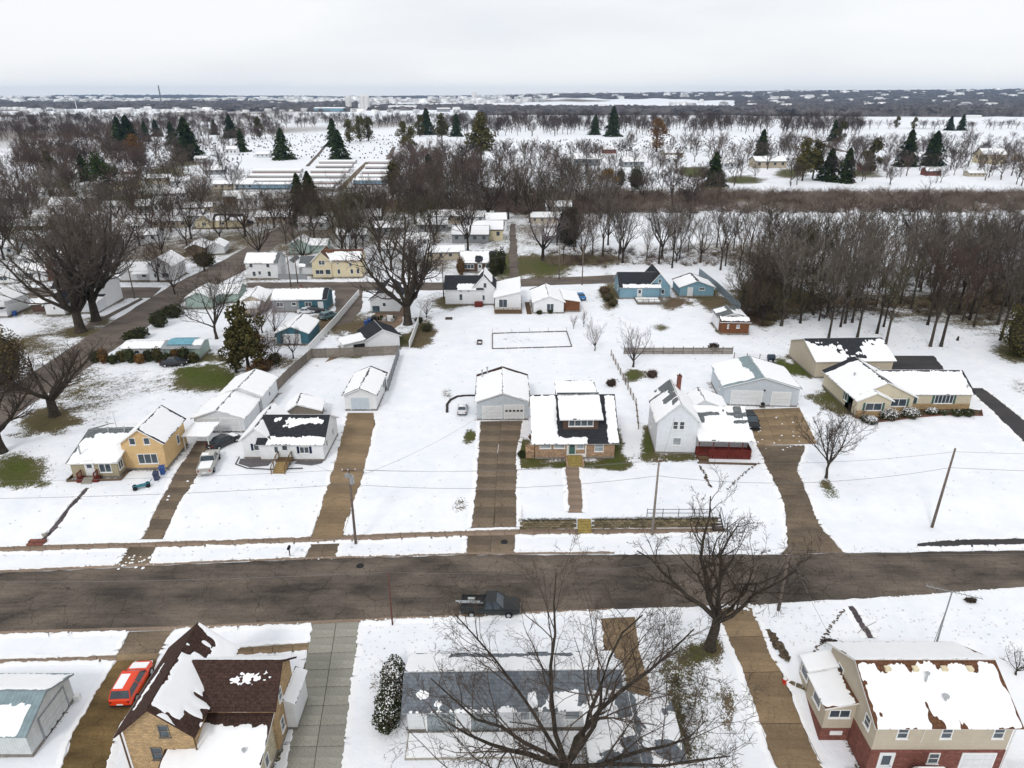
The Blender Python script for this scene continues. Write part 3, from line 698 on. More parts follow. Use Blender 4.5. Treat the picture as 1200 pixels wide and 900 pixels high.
# --- yellow house at the left
h = House('yellow_house', 'yellow two part house with white snowy roofs at the left end of the row', 'house', (-50.1, 77.4), ang=3)
h.block(-5.7, 0, -1.9, 9.0, 2.35, 3.9, 'x', KHAKI, GREYSH, ry=.56, snow=[[('r', .04, 1, 0, .86), ('x', 0, .22, .74, 1), ('x', .1, .95, .92, 1)], [('r', 0, .9, 0, .8)]])
h.block(0, 5.2, 0, 6.8, 4.0, 5.9, 'y', YELLOW, CHARC, snow=[[('r', .05, .97, .05, .96)], [('r', .04, .96, .02, .97)]])
h.win('S', 1.55, 0, 4.15, .8, 1.0); h.win('S', 3.35, 0, 4.15, .8, 1.0)
h.win('S', 3.0, 0, 1.6, 2.5, 1.45, 3); h.win('E', 5.2, 4.3, 2.1, .75, 1.3); h.win('S', -1.5, -1.9, 1.45, 1.5, 1.25, 2); h.win('E', 0, -1.1, 1.5, 1.1, 1.2, 2)
h.door('S', -3.4, -1.9, .45, .95); h.vent(-4.9, -.6, 2.9, .9, .1); h.vent(-1, 3.4, 4.2, .3); h.vent(-3.2, 3.6, 4.1, .3)
st = MB()
for i in range(3): st.box(-4.1, -2.9, -2.7-.34*i, -2.36-.34*i, 0, .42-.14*i)
h.part('front_steps', st, CONC)
for x in (-4.5, -2.5):
    st = MB()
    st.box(x-.3, x+.3, -3.0, -1.98, 0, .45)
    for y in (-3.0, -2.1): st.box(x-.05, x+.05, y-.05, y+.05, .45, 1.35)
    st.box(x-.05, x+.05, -3.05, -2.0, 1.27, 1.35)
    for k in range(5): st.box(x-.02, x+.02, -2.9+k*.18, -2.86+k*.18, .45, 1.27)
    h.part('entry_railing', st, REDP)
mb = MB(); mb.box(-6.1, .4, -2.7, -2.6, 0, .3); mb.box(-6.2, -6.1, -2.7, -1.0, 0, .3); mb.box(.4, .5, -2.7, -.6, 0, .3); h.part('planter_border', mb, WOODBR)
mb = MB(); mb.tube([(-2.6, 4.6, 3.9), (-2.6, 4.6, 6.3)], .03, 5); mb.tube([(-3.2, 4.6, 6.2), (-2.0, 4.6, 6.3)], .02, 4)
for k in range(4): mb.tube([(-3.0+k*.3, 4.1, 6.25), (-3.0+k*.3, 5.1, 6.25)], .015, 4)
h.part('roof_antenna', mb, SILVER)
# carport
cp = House('carport', 'white flat roofed carport beside the yellow house', 'carport', (-44.9, 82.4))
cp.block(.1, 3.6, .1, 4.2, 2.25, 2.4, 'f', None, GREYMET, oh=.1, thick=.1, snow=[ALL])
for x in (.2, 3.5):
    for y in (.2, 4.1):
        mb = MB(); mb.box(x-.05, x+.05, y-.05, y+.05, 0, 2.25); cp.part('post', mb, TRIM)
# double garage behind it
h = House('white_garage', 'white two door garage behind the yellow house', 'garage', (-45.6, 88.1))
h.block(0, 7.1, 0, 6.3, 2.4, 3.7, 'y', WHITE, GREYSH)
h.garage('S', 1.9, 0, .1, 2.6); h.garage('S', 5.1, 0, .1, 2.6)
h = House('white_garage', 'taller white outbuilding touching the rear of the two door garage', 'garage', (-44.4, 94.6))
h.block(0, 6.3, .2, 7.2, 3.0, 4.3, 'y', WHITE, GREYSH); h.win('E', 6.3, 3.5, 1.7, .7, .8)
# white house with charcoal roof
h = House('white_house', 'white cottage with charcoal roof, navy shutters and a wooden stair', 'house', (-35.8, 80.4))
h.block(0, 3.8, 0, 7.4, 3.1, 4.7, 'y', WHITE2, CHARC, snow=[FULL, [('r', 0, 1, 0, .95), ('x', 0, .5, 0, .25)]])
h.block(2.4, 10.8, -.6, 7.1, 2.7, 4.95, 'x', WHITE2, CHARC, snow=[[('r', .16, 1, 0, .27), ('e', .60, .78, .24, .10), ('e', .22, .82, .05, .05), ('e', .45, .62, .12, .04)], [('r', .1, .9, 0, .5)]])
h.win('S', 2.1, 0, 1.75, 1.4, 1.0, 2, shut=NAVY); h.win('S', 8.3, -.6, 1.65, 1.25, 1.0, 2, shut=NAVY)
h.win('S', 4.6, -.6, 1.7, .6, 1.0); h.door('S', 5.75, -.6, .6); h.win('E', 10.8, 1.2, 1.7, .6, 1.0); h.win('E', 10.8, 4.6, 1.7, .6, 1.0)
st = MB()
for i in range(8): st.box(4.9, 6.5, -2.1-.27*i, -1.85-.27*i, .5-.075*i-.04, .56-.075*i)
h.part('stair_treads', st, WOODTAN); st = MB(); st.box(4.7, 6.8, -1.85, -.62, .5, .58)
for x in (4.85, 6.6):
    for y, z in ((-.75, .55), (-1.8, .55), (-2.9, .25), (-4.1, .0)): st.box(x-.04, x+.04, y-.04, y+.04, z-.5, z+1.0)
    st.slab((x-.04, -1.8, 1.5), (.08, 0, 0), (0, -2.3, -.55), .06)
    st.box(x-.04, x+.04, -1.8, -.7, 1.45, 1.52)
    for k in range(9): st.box(x-.015, x+.015, -1.0-k*.36, -.97-k*.36, .3-k*.04, 1.45-max(0, k-2)*.085)
h.part('stair_railing', st, WOODBR)
mb = MB(); mb.tube([(-.9, .3, .1), (-.7, -1.6, .1), (1.2, -2.7, .1), (4.5, -3.0, .1), (8.5, -2.7, .1)], .07, 5); h.part('garden_edging', mb, BLACK)
mb = MB(); mb.add([(-.6,-.1,.035),(-.4,-1.4,.035),(1.5,-2.4,.035),(3.7,-1.9,.035),(3.9,-.7,.035),(3.7,-.05,.035)], [(0,1,2,3,4,5)]); h.part('gravel_bed', mb, mat('grey_gravel', (.13, .12, .125), .95, .5, 9)); mb = MB()
mb.add([(7.2,-.7,.035),(7.0,-1.4,.035),(9.4,-1.9,.035),(10.6,-1.3,.035),(10.7,-.65,.035)], [(0,1,2,3,4)]); h.part('gravel_bed', mb, mat('grey_gravel', (.13, .12, .125), .95, .5, 9))
h = House('garden_shed', 'low shed with snowy roof hiding behind the charcoal roofed cottage', 'shed', (-33.6, 91.6), ang=8)
h.block(0, 5.0, 0, 3.6, 1.7, 2.8, 'y', WOODGREY, CHARC, ry=.35)
# small garage N4
h = House('white_garage', 'small white one door garage at the end of the tan driveway', 'garage', (-25.7, 95.5))
h.block(0, 4.8, 0, 8.9, 2.7, 3.75, 'y', WHITE2, CHARC, snow=[[('r', .03, .97, .05, 1)], [('r', .03, .95, .03, .95)]])
h.garage('S', 2.35, 0, .1, 2.8, 2.1, m=mat('pale_blue_door', (.52, .58, .64), .5, .05)); h.door('E', 4.8, 6.5, .1, .9, 2.0)
# blue grey double garage N5
h = House('blue_grey_garage', 'blue grey garage with two white doors, one with a row of dark panes', 'garage', (-5.2, 92.1), ang=1)
h.block(0, 7.6, 0, 10.1, 3.2, 4.5, 'y', BLUEGREY, BROWNSH, snow=[[('r', .1, 1, .02, 1)], [('r', 0, .92, .02, 1)]])
h.garage('S', 2.25, 0, .1, 2.8, 2.15); h.garage('S', 5.5, 0, .1, 2.8, 2.3, panes=5)
h.vent(.6, 8.5, 3.5, 1.1, .1); h.vent(1.4, 9.2, 3.8, 1.0, .1)
# bungalow N6
h = House('brick_bungalow', 'tan stone bungalow with brown dormer and yellowish front steps in the centre', 'house', (3.1, 80.3), ang=1)
h.block(0, 10.6, .0, 11.0, 2.85, 6.95, 'x', STONE, CHARC, oh=.55, snow=[[('r', .0, .66, 0, .20), ('r', 0, .3, 0, .98), ('r', .86, .985, .03, .97), ('x', .31, .85, .14, 1), ('x', .64, .87, 0, 1)], [('r', .02, .98, .02, .8)]])
h.part('gable_trim', (lambda m_: (m_.box(-.62, -.56, -.3, .2, 2.3, 2.6), m_)[1])(MB()), TRIM)
d = MB(); d.box(3.75, 8.45, 1.15, 5.5, 3.4, 5.6); h.part('dormer_wall', d, DKBROWN)
rf = MB(); rf.slab((3.2, .55, 5.52), (5.8, 0, 0), (0, 5.4, 1.55), .14, 0, 1); o = h.part('dormer_roof', rf, [CHARC, TRIM])
v, f = snow_plane(Vector((3.2, .55, 5.53)), Vector((5.8, 0, 0)), Vector((0, 5.4, 1.55)), [('r', 0.01, .99, 0, .92)], .2, 4)
link(bpy.data.objects.new('roof_snow', npmesh('roof_snow', v, f, SNOW, True)), o)
h.block(3.3, 8.6, 5.7, 9.8, 6.85, 7.2, 'f', DKBROWN, CHARC, z0=4.5, oh=.2, found=False, wallname='rear_dormer_wall', snow=[ALL])
h.win('S', 6.1, 1.15, 4.75, 3.3, .95, 4)
h.win('S', 1.35, 0, 2.0, 1.5, .8, 1, glass=GLASSL); h.win('S', 3.2, 0, 2.0, 1.5, .8, 1, glass=GLASSL)
h.win('S', 8.5, 0, 1.75, 1.2, 1.35, 1, glass=GLASSL, cross=True)
h.door('S', 4.9, 0, .75, .8, 1.95, m=GREENSH); h.win('S', 6.0, 0, 2.0, 1.0, 1.0, 1, glass=GLASSL); mb = MB(); mb.box(4.2, 6.8, -.08, -.0, .3, .75); mb.box(4.2,4.35,-.1,0,.75,2.7); mb.box(6.65,6.8,-.1,0,.75,2.7); h.part('porch_frame', mb, TRIM)
for i in range(6):
    mb = MB(); mb.box(4.25, 6.1, -2.5+.36*i, -2.12+.36*i, -.2, .13+.12*i); o = mb.build('step', mat('yellow_tan_step', (.30, .23, .08), .9, .25, 3), h.e)
for x in (4.12, 6.2):
    mb = MB(); mb.box(x-.12, x+.12, -2.5, -.1, -.2, .55); h.part('step_wall', mb, STONE)
mb = MB(); mb.box(-1.25, -.1, .2, 2.0, -.1, 1.1); h.part('side_bulkhead', mb, STONE)
# retaining wall steps and wall
def wall_run(px0, px1, label, h_=1.02):
    x0, x1 = px0, px1
    n = int((x1-x0)/.62); e = empty('retaining_wall', (x0, yline(x0), 0)); tag(e, label, 'retaining wall')
    mb = MB(); mb.box(0, .58, -.16, .16, 0, .24); me = mb.mesh('stone', mat('wall_stone', (.115, .095, .06), .95, .4, 3, c2=(.17, .14, .09), rv=.35, bump=.5))
    rg = random.Random(int(x0)+3)
    for r_ in range(4):
        for i in range(n):
            x = x0 + i*.62 + (.3 if r_ % 2 else 0)
            inst('stone', me, e, (x-x0+rg.uniform(-.02, .02), yline(x)-yline(x0)+.06+rg.uniform(-.05, .05)+r_*.04, r_*.25+.0), rg.uniform(-.05, .05), (1, 1, rg.uniform(.9, 1.06)))
    return e
wall_run(.9, 7.35, 'short mossy stone retaining wall left of the sidewalk steps')
wall_run(9.2, 24.0, 'long stone retaining wall along the sidewalk below the farmhouse lawn')
e = empty('garden_steps', (8.3, yline(8.3), 0)); tag(e, 'four step concrete stair through the retaining wall', 'steps')
for i in range(5):
    mb = MB(); mb.box(-.75, .75, -1.1+.3*i, -.76+.3*i, -.05, .2+.2*i); mb.build('step', mat('yellow_tan_step', (.3, .23, .08)), e)
# farmhouse N7
h = House('white_farmhouse', 'tall white gabled farmhouse with brick chimney and red porch wing', 'house', (19.5, 81.9), ang=-3)
h.block(0, 5.3, 0, 7.8, 5.1, 7.6, 'y', PALEBLUE, GREYSH, snow=[[('r', .25, 1, .0, .75), ('n', .9, .52, 1), ('x', 0, .3, .5, 1), ('x', .5, .7, .5, 1)], [('r', .02, 1, 0, .95)]])
h.win('S', 2.35, 0, 4.3, .7, 1.2, cross=True); h.win('S', 3.2, 0, 4.3, .7, 1.2, cross=True); h.win('S', 2.75, 0, 1.9, 1.1, 1.15, glass=GLASSL)
h.win('W', 0, 3.5, 4.2, .6, 1.0); h.win('W', 0, 5.2, 1.8, .6, 1.0); h.chimney(3.6, 6.6, 6.4, 8.7, w=.55)
h.block(5.3, 12.5, 1.2, 8.6, 3.15, 5.0, 'x', WHITE, GREYSH, ry=.5, oh=.1, snow=[[('r', .0, 1, 0, .3), ('n', .55, .45, 3), ('x', 0, .2, .3, .6), ('x', .75, .9, .5, 1)], [('r', 0, 1, .1, .9)]])
rf = MB(); rf.slab((5.3, -1.3, 2.75), (7.5, 0, 0), (0, 2.6, .5), .12, 0, 1); o = h.part('porch_roof', rf, [GREYSH, TRIM])
v, f = snow_plane(Vector((5.3, -1.3, 2.755)), Vector((7.5, 0, 0)), Vector((0, 2.6, .5)), ALL, .2, 4); link(bpy.data.objects.new('roof_snow', npmesh('roof_snow', v, f, SNOW, True)), o)
mb = MB(); mb.box(5.3, 12.6, -1.1, 1.2, .45, .6); h.part('porch_floor', mb, REDP)
for x in (5.5, 7.4, 9.4, 11.2, 12.5):
    mb = MB(); mb.box(x-.05, x+.05, -1.1, -1.0, -.1, 2.75); h.part('post', mb, TRIM if x > 12 else REDP)
nb = int(7.2/.14)
mb = MB()
for i in range(nb):
    if not (0 < i < 11): mb.box(5.35+i*.14, 5.46+i*.14, -1.16, -1.12, -.15, 1.35)
mb.box(6.9, 12.5, -1.2, -1.16, 1.3, 1.4); mb.box(12.52, 12.56, -1.1, 1.2, -.15, 1.35); o = h.part('porch_boards', mb, REDP); o['kind'] = 'stuff'
for i in range(3):
    mb = MB(); mb.box(5.5, 6.8, -2.2+i*.34, -1.86+i*.34, -.1, .12+.15*i); h.part('step', mb, WOODBR)
for x, z in ((5.9, 1.9), (7.5, 2.0), (8.3, 2.0), (10.9, 2.0)): h.win('S', x, 1.2, z, .5, .5)
h.block(6.0, 11.4, 8.6, 13.0, 2.9, 4.3, 'y', WHITE, GREYSH, ry=.35, oh=.2)
mb = MB(); mb.box(5.2, 12.9, -2.6, -2.45, -.1, .25); h.part('garden_kerb', mb, WOODBR)
# big blue grey garage N8
h = House('large_garage', 'large blue grey garage with a wide and a narrow white door', 'garage', (33.1, 97.5), ang=-3.7)
h.block(0, 11.4, 0, 9.1, 3.2, 4.9, 'y', BLUEGREY, GREENMET, snow=[[('r', 0, .92, .0, .8), ('x', 0, .5, .72, 1)], [('r', .03, .97, .02, .97)]])
h.garage('S', 3.5, 0, .1, 4.6, 2.4); h.garage('S', 8.75, 0, .1, 2.7, 2.3); h.win('W', 0, 3, 1.8, .6, .8)
mb = MB(); mb.box(6.0, 6.2, -.15, 0, 2.6, 2.85); h.part('wall_lamp', mb, BLACK)
# ranch N9
h = House('ranch_house', 'long beige ranch house with green shutters and a row of snowy shrubs', 'house', (52.0, 94.0), ang=0)
h.block(0, 9.2, .8, 11.2, 2.8, 5.1, 'y', BEIGE, CHARC, oh=.4, snow=[[('r', .12, 1, 0, .97)], [('r', .0, .9, 0, .95), ('x', 0, .3, .8, 1)]])
h.block(0, 5.0, -.6, 3, 2.75, 3.95, 'y', BEIGE, CHARC, oh=.35)
h.block(4.7, 18.8, 2.0, 10.2, 2.75, 4.85, 'x', BEIGE, CHARC, snow=[[('r', 0, .97, 0, .95)], FULL])
mb = MB()
mb.box(-.02, 5.02, -.68, -.6, -.2, .95); mb.box(5.0, 9.25, .72, .8, -.2, .95); mb.box(9.2, 18.82, 1.92, 2.0, -.2, .95); h.part('brick_skirt', mb, TANBRICK)
h.win('S', 2.5, -.6, 1.65, 2.5, 1.25, 2, shut=GREENSH); h.win('S', 7.0, .8, 1.7, 2.4, 1.3, 2, shut=GREENSH); h.win('W', 0, 3.0, 1.7, .9, 1.3, shut=GREENSH)
h.win('S', 14.6, 2.0, 1.75, 2.9, 1.5, 5, shut=GREENSH); h.door('S', 10.0, 2.0, .2, 1.0, m=GREENSH)
for x, y, z in ((6.2, 6.5, 4.4), (7.6, 5.6, 4.1), (2.2, 6, 4.1), (18.3, 2.8, 3.4)): h.vent(x, y, z, .25, .1)
mb = MB(); mb.tube([(-.3,-1.2,.12),(2.5,-2.6,.12),(5.5,-2.0,.12),(9,-1.0,.12),(14,-.2,.12),(19.5,-.4,.12),(20.5,1.5,.12)], .1, 5); h.part('bed_edging', mb, REDBRICK)
mb = MB(); mb.add([(-.3,-1.2,.04),(2.5,-2.6,.04),(5.5,-2.0,.04),(9,-1.0,.04),(14,-.2,.04),(19.5,-.4,.04),(20.5,1.5,.04),(19,2.05,.04),(9.2,2.0,.04),(9.2,.8,.04),(5,-.4,.04),(-.2,-.6,.04)], [(0,1,10,11),(1,2,10),(2,3,9,10),(3,4,8,9),(4,5,7,8),(5,6,7)]); h.part('mulch_bed', mb, SOIL)
h = House('beige_outbuilding', 'beige outbuilding with half thawed charcoal roof behind the ranch house', 'garage', (52.0, 108.6), ang=2)
h.block(0, 13.3, 0, 10.8, 3.2, 5.3, 'x', TAUPE, CHARC, snow=[[('r', .03, .97, 0, .12), ('e', .10, .1, .34, .75), ('e', .92, .05, .3, .85), ('e', .8, .2, .15, .3)], [('r', .05, .4, .1, .8)]])
h.win('S', 10.6, 0, 1.6, .9, .6)
# blue houses N11 / N12
h = House('blue_house', 'sky blue house with charcoal roof and snowy back deck', 'house', (32.6, 159.1))
h.block(0, 5.2, 0, 9.7, 2.9, 5.9, 'y', SKYBLUE, CHARC, snow=[[('r', .0, .15, 0, .1)], [('r', 0, 1, 0, .2)]])
h.block(-6.9, 2.5, -.9, 7.8, 2.9, 5.4, 'x', SKYBLUE, CHARC, snow=[[('r', .1, 1, 0, .22)], []])
h.win('S', 1.7, 0, 1.5, .8, 1.2); h.win('S', 3.5, 0, 1.5, .8, 1.2); h.win('S', 2.6, 0, 4.1, .7, 1.0); h.door('S', -2.2, -.9, .3); h.win('W', -6.9, 3, 1.7, .8, 1.2)
mb = MB(); mb.box(-3.5, 3.0, -6.0, -.95, .1, .45); o = h.part('deck', mb, WOODGREY)
mb = MB(); mb.box(-3.3, 2.0, -5.4, -1.6, .45, .53); mb.build('deck_snow', SNOW, o)
mb = MB()
for x in np.arange(-3.5, 3.1, 1.3): mb.box(x-.05, x+.05, -6.0, -5.9, .4, 1.3)
mb.box(-3.5, 3.0, -6.02, -5.9, 1.22, 1.3); mb.box(-3.5, 3.0, -6.02, -5.9, .8, .86); mb.build('deck_railing', WOODGREY, o)
mb = MB(); mb.tube([(-1.6, -4, .45), (-1.6, -4, .95)], 1.2, 12); mb.build('covered_tub', TRIM, o)
h = House('blue_garage', 'sky blue garage with white door beside the blue house', 'garage', (40.4, 160.1))
h.block(0, 8.2, 0, 7.5, 2.4, 3.9, 'y', SKYBLUE, CHARC, snow=[[('r', .1, 1, 0, .95)], [('r', .0, .9, 0, .9)]])
h.door('S', 2.5, 0, .1, 1.1, 2.1, glass=False); h.win('S', 5.3, 0, 1.9, 1.4, .6)
# brown shed N13
h = House('brown_shed', 'brown wooden shed with small white window near the blue grey fence', 'shed', (42.4, 132.0), ang=-3)
h.block(0, 5.6, 0, 1.8, 2.7, 3.3, 'f', BROWNW, BROWNSH, snow=[[('r', .05, .95, .25, .9)]]); h.win('S', 3.4, 0, 1.7, .6, .7, glass=GLASSL); h.win('S', 1.4, 0, 1.7, .3, .9, glass=GLASSL)
h.block(-.1, 5.4, 1.8, 7.5, 3.0, 3.9, 'y', WHITE2, GREYSH, snow=[[('r', .1, .5, .1, .8)], [('n', .5, .5, 1)]])
# white complex N14
h = House('white_house', 'white L shaped house with brown back deck beside the white cottage', 'house', (-15.4, 152.9))
h.block(0, 8.6, 0, 8, 3.8, 6.0, 'x', WHITE2, CHARC, snow=[[('r', .35, .8, 0, .42)], [('r', 0, 1, 0, .5)]])
h.block(6.5, 11.3, .2, 8, 4.2, 6.9, 'y', WHITE2, CHARC, snow=[[('r', 0, .3, 0, .9)], [('r', .2, 1, .35, 1)]])
h.block(11.6, 17.4, -5.1, 8, 3.3, 4.6, 'w', WHITE2, CHARC, snow=[ALL])
h.win('S', 3.6, 0, 1.9, .8, 1.5); h.win('S', 3.6, 0, 3.3, .6, .4); h.win('S', 5.4, 0, 3.3, .6, .4); h.win('S', 9.2, .2, 4.6, .8, 1.2); h.win('S', 8.8, .2, 1.7, .7, 1.3); h.win('S', 13.4, -5.1, 1.9, 1.9, 1.9, 2)
mb = MB(); mb.box(11.5, 17.6, -7.0, -5.15, .1, .5); o = h.part('deck', mb, WOODBR); mb = MB()
for x in np.arange(11.5, 17.7, 1.0): mb.box(x-.05, x+.05, -7.0, -6.9, .5, 1.4)
mb.box(11.5, 17.6, -7.02, -6.9, 1.32, 1.4); mb.box(11.5, 17.6, -7.02, -6.9, .9, .97); mb.build('deck_railing', WOODBR, o)
mb = MB(); mb.box(6.8, 8.6, -1.8, .1, .0, .9); h.part('red_stoop', mb, REDP)
# white cottage N15
h = House('white_cottage', 'low white cottage with snowy roof and brown side porch', 'house', (4.8, 146.2), ang=2)
h.block(0, 6.7, 0, 10.4, 2.7, 4.0, 'y', WHITE2, CHARC, snow=[[('r', .06, 1, 0, .97)], ALL]); h.win('S', 3.7, 0, 1.3, 1.6, 1.9, 2)
h.block(6.7, 10.4, 1.0, 9.5, 2.4, 3.0, 'e', BROWNW, CHARC, oh=.2, snow=[ALL])
mb = MB(); mb.box(-1.5, -.4, -.5, 9, 0, .06); h.part('side_path', mb, WOODBR)
# N16 brick house beyond street
h = House('brick_house', 'small dark brick house with snowy roof beyond the back street', 'house', (-14.1, 184.6))
h.block(0, 9.4, 0, 8, 2.8, 5.0, 'x', DKBROWN, CHARC, snow=[[('r', .02, .96, 0, .97), ('o', .55, .3, .12, .3), ('o', .9, .6, .1, .5)], FULL])
h.win('S', 2.3, 0, 1.6, 2.8, 1.3, 3); h.door('S', 5.3, 0, .2, 1.0); h.win('S', 7.6, 0, 1.7, 1.4, 1.2)
# W group
h = House('white_house', 'white two storey house at the corner of the side street', 'house', (-70.0, 177.1))
h.block(0, 8.4, 0, 7, 4.4, 6.4, 'x', WHITE2, GREYSH, snow=[[('r', 0, .88, .02, .95)], FULL])
for x in (1.5, 5.9): h.win('S', x, 0, 3.6, .9, 1.1)
h.win('S', 6.0, 0, 1.4, .9, 1.4); h.win('S', 2.0, 0, 1.4, .9, 1.3); h.door('S', 3.5, 0, .2)
h.block(8.4, 13.0, 3, 9, 2.6, 4.4, 'y', WHITE, GREYSH, snow=[[('r', 0, 1, 0, .5)], [('r', 0, 1, 0, .6)]])
h.block(13.0, 19.0, 4, 10, 2.6, 4.6, 'x', WHITE, GREYSH, snow=[[('r', 0, .3, 0, .3)], []])
mb = MB(); mb.box(8.4, 16, -.6, -.5, 0, 1.5); h.part('yard_fence', mb, GREYS)
h = House('cream_house', 'cream house with rust brown roof across the back street', 'house', (-52.7, 178.0), ang=3)
h.block(0, 5.0, -.3, 7, 4.6, 7.0, 'y', CREAM, RUSTSH, snow=[[('r', .1, .8, 0, .6)], [('r', 0, 1, 0, .3)]])
h.block(2.6, 12.9, 0, 7, 4.6, 6.9, 'x', CREAM, RUSTSH, snow=[[('r', .02, .97, .1, .8), ('x', .6, .62, 0, .9), ('x', 0, .3, .7, 1)], FULL])
h.win('S', 2.6, -.3, 4.2, 1.6, 1.2, 2); h.win('S', 1.8, -.3, 1.7, 2.2, 1.2, 2); h.win('S', 4.0, -.3, 1.7, 1.4, 1.4)
for x in (6.8, 10.2, 11.8): h.win('S', x, 0, 1.7, .8, 1.3)
h.win('S', 10.0, 0, 3.6, .8, .9); h.win('S', 6.7, 0, 3.8, .6, .5)
h = House('teal_house', 'long low teal and grey house with white snowy roof', 'house', (-53.4, 147.1), ang=2)
h.block(0, 5.8, 0, 7, 3.0, 4.5, 'x', GREYS, CHARC); h.block(5.8, 11.8, 0, 7, 3.05, 4.6, 'x', TEAL, CHARC, snow=[[('r', 0, .83, 0, .97)], FULL])
h.win('S', 1.6, 0, 1.8, 1.5, 1.0, 2); h.win('S', 4.7, 0, 1.9, 1.0, .8); h.win('S', 7.9, 0, 1.8, 1.5, 1.1, 2); h.door('S', 10.6, 0, .2, 1.0, 2.1, glass=False); h.chimney(5.8, 3.6, 4.2, 5.0)
h = House('teal_garage', 'teal sided garage with white snowy roof behind bare shrubs', 'garage', px=(325, 404), ang=0)
h.block(0, 6.2, 0, 8.0, 2.5, 3.8, 'y', TEAL, CHARC); h.garage('S', 3, 0, .1, 3.2, 2.0)
h = House('pale_house', 'pale house with charcoal roof between the muddy lane and the big tree', 'house', (-31.6, 147.1))
h.block(0, 6.4, 0, 13, 2.9, 5.0, 'y', WHITE, CHARC, snow=[[('r', .5, .8, 0, .3)], [('n', .6, .6, 1)]]); h.win('S', 3.1, 0, 1.8, .8, .9); h.win('S', 1.2, 0, .9, 1.6, 1.2, 2, frame=TEAL)
a, b = at(430.5, 412), at(470.7, 406)
h = House('white_garage', 'white gabled garage with black roof and open lean to', 'garage', (a.x, a.y), ang=math.degrees(math.atan2(b.y-a.y, b.x-a.x)))
h.block(0, 6.4, 0, 6, 2.4, 4.0, 'y', WHITE2, CHARC, snow=[[], []]); h.block(-4.2, 0, .5, 4.2, 1.9, 2.4, 'w', WHITE2, CHARC, snow=[ALL])
mb = MB(); mb.box(-2.4, -.3, .42, .5, .05, 1.6); h.part('dark_bay_panel', mb, BLACK)  # black panel on the closed wall paints the shade inside an open bay
# left group
h = House('white_house', 'white house with dark roof and small front gable under the biggest trees', 'house', px=(55, 370), ang=3)
h.block(0, 4.0, 0, 6, 2.6, 4.6, 'y', WHITE2, CHARC, snow=[[('r', 0, 1, .4, .95)], []]); h.win('S', 2, 0, 1.7, .5, .7)
h.block(-.6, 10.5, 5.5, 13, 4.8, 7.2, 'x', WHITE2, CHARC, snow=[[], []]); h.win('S', 1.0, 5.5, 4.1, .6, .9); h.win('S', 6, 5.5, 4.0, .6, .9)
h.block(6.5, 10.5, 1.5, 5.5, 2.4, 3.2, 'f', WHITE, CHARC, snow=[[('r', 0, 1, 0, .7)]])
h.block(-4.2, -.2, 2.2, 6, 2.1, 2.5, 'f', DKBROWN, CHARC, snow=[ALL])
h = House('white_house', 'white gabled house with side porch past the side street corner', 'house', (-94.4, 174.4), ang=5)
h.block(0, 6.2, 0, 9, 4.1, 6.3, 'y', WHITE2, CHARC, snow=[[('r', .3, 1, 0, .95)], ALL]); h.win('S', 3, 0, 4.3, .8, 1.1); h.win('S', 4.2, 0, 1.6, 1.8, 1.2, 2); h.win('S', 1.6, 0, 1.6, .7, 1.2)
h.block(-7.5, 0, .8, 8, 2.8, 4.4, 'x', WHITE2, CHARC); h.win('S', -1.6, .8, 1.6, 1.2, 1.2); h.block(-4, 0, -.8, .8, 2.2, 2.6, 'f', None, CHARC, oh=.1)
h = House('white_house', 'low white ranch house with two snowy roof parts at the left edge', 'house', px=(-4, 333), ang=6)
h.block(0, 5, 0, 8, 2.6, 4.2, 'y', WHITE2, CHARC); h.block(5, 11.5, 1.5, 8.5, 2.6, 4.2, 'x', WHITE2, CHARC)
h.win('S', 2.0, 0, 1.5, 1.8, 1.2, 2); h.win('S', 7.5, 1.5, 1.6, 2.0, 1.2, 2); h.win('S', 10.2, 1.5, 1.6, .5, 1.2)
mb = MB(); mb.box(11.5, 12.5, 2.5, 4.5, 0, 4.8); h.part('chimney', mb, REDBRICK)
h = House('white_house', 'white gable end cut by the left edge of the picture', 'house', px=(-20, 372), ang=0)
h.block(0, 5.5, 0, 8, 3.6, 5.5, 'y', WHITE2, CHARC); h.win('S', 3.5, 0, 2, .8, 1.2)
mb = MB(); mb.box(2, 5.6, -1.2, 0, 2.2, 2.35); h.part('porch_roof', mb, CHARC)
h = House('mobile_home', 'low white mobile home with a light blue tarp on its roof', 'mobile home', (-71.5, 117.7), ang=2)
h.block(0, 7.6, 0, 4.5, 2.2, 2.7, 'x', WHITE, GREYMET); h.block(7.6, 14.0, -.4, 4.5, 2.3, 2.9, 'x', MINT, GREYMET, snow=[[('r', .7, 1, .4, 1)], FULL])
mb = MB(); mb.slab((8.0, .2, 2.68), (4.6, 0, 0), (0, 2.0, .42), .03); mb.slab((12.6, 4.4, 2.62), (-4.6, 0, 0), (0, -2.0, .42), .03); h.part('roof_tarp', mb, mat('blue_tarp', (.14, .34, .42), .5, .2))
for x in (1, 2.6, 4.2, 6): h.win('S', x, 0, 1.4, .9, .7)
h = House('brown_house', 'brown and green low house by the far end of the side street', 'house', px=(219, 301), ang=10)
h.block(0, 5.5, 0, 9, 2.6, 3.8, 'y', mat('brown_green_siding', (.14, .11, .075), .8, .2, kind='siding'), CHARC); h.block(5.5, 10.5, 2, 9, 2.4, 3.8, 'y', WHITE, CHARC)
h = House('cream_house', 'cream ranch house with green trim among the left trees', 'house', px=(230, 268), ang=4)
h.block(0, 6, 0, 8, 2.8, 4.6, 'y', CREAM, CHARC, snow=[FULL, FULL]); h.block(6, 16, 1, 8, 2.8, 4.5, 'x', CREAM, CHARC, snow=[[('r', .1, .5, 0, .7), ('r', .6, 1, 0, .5)], FULL])
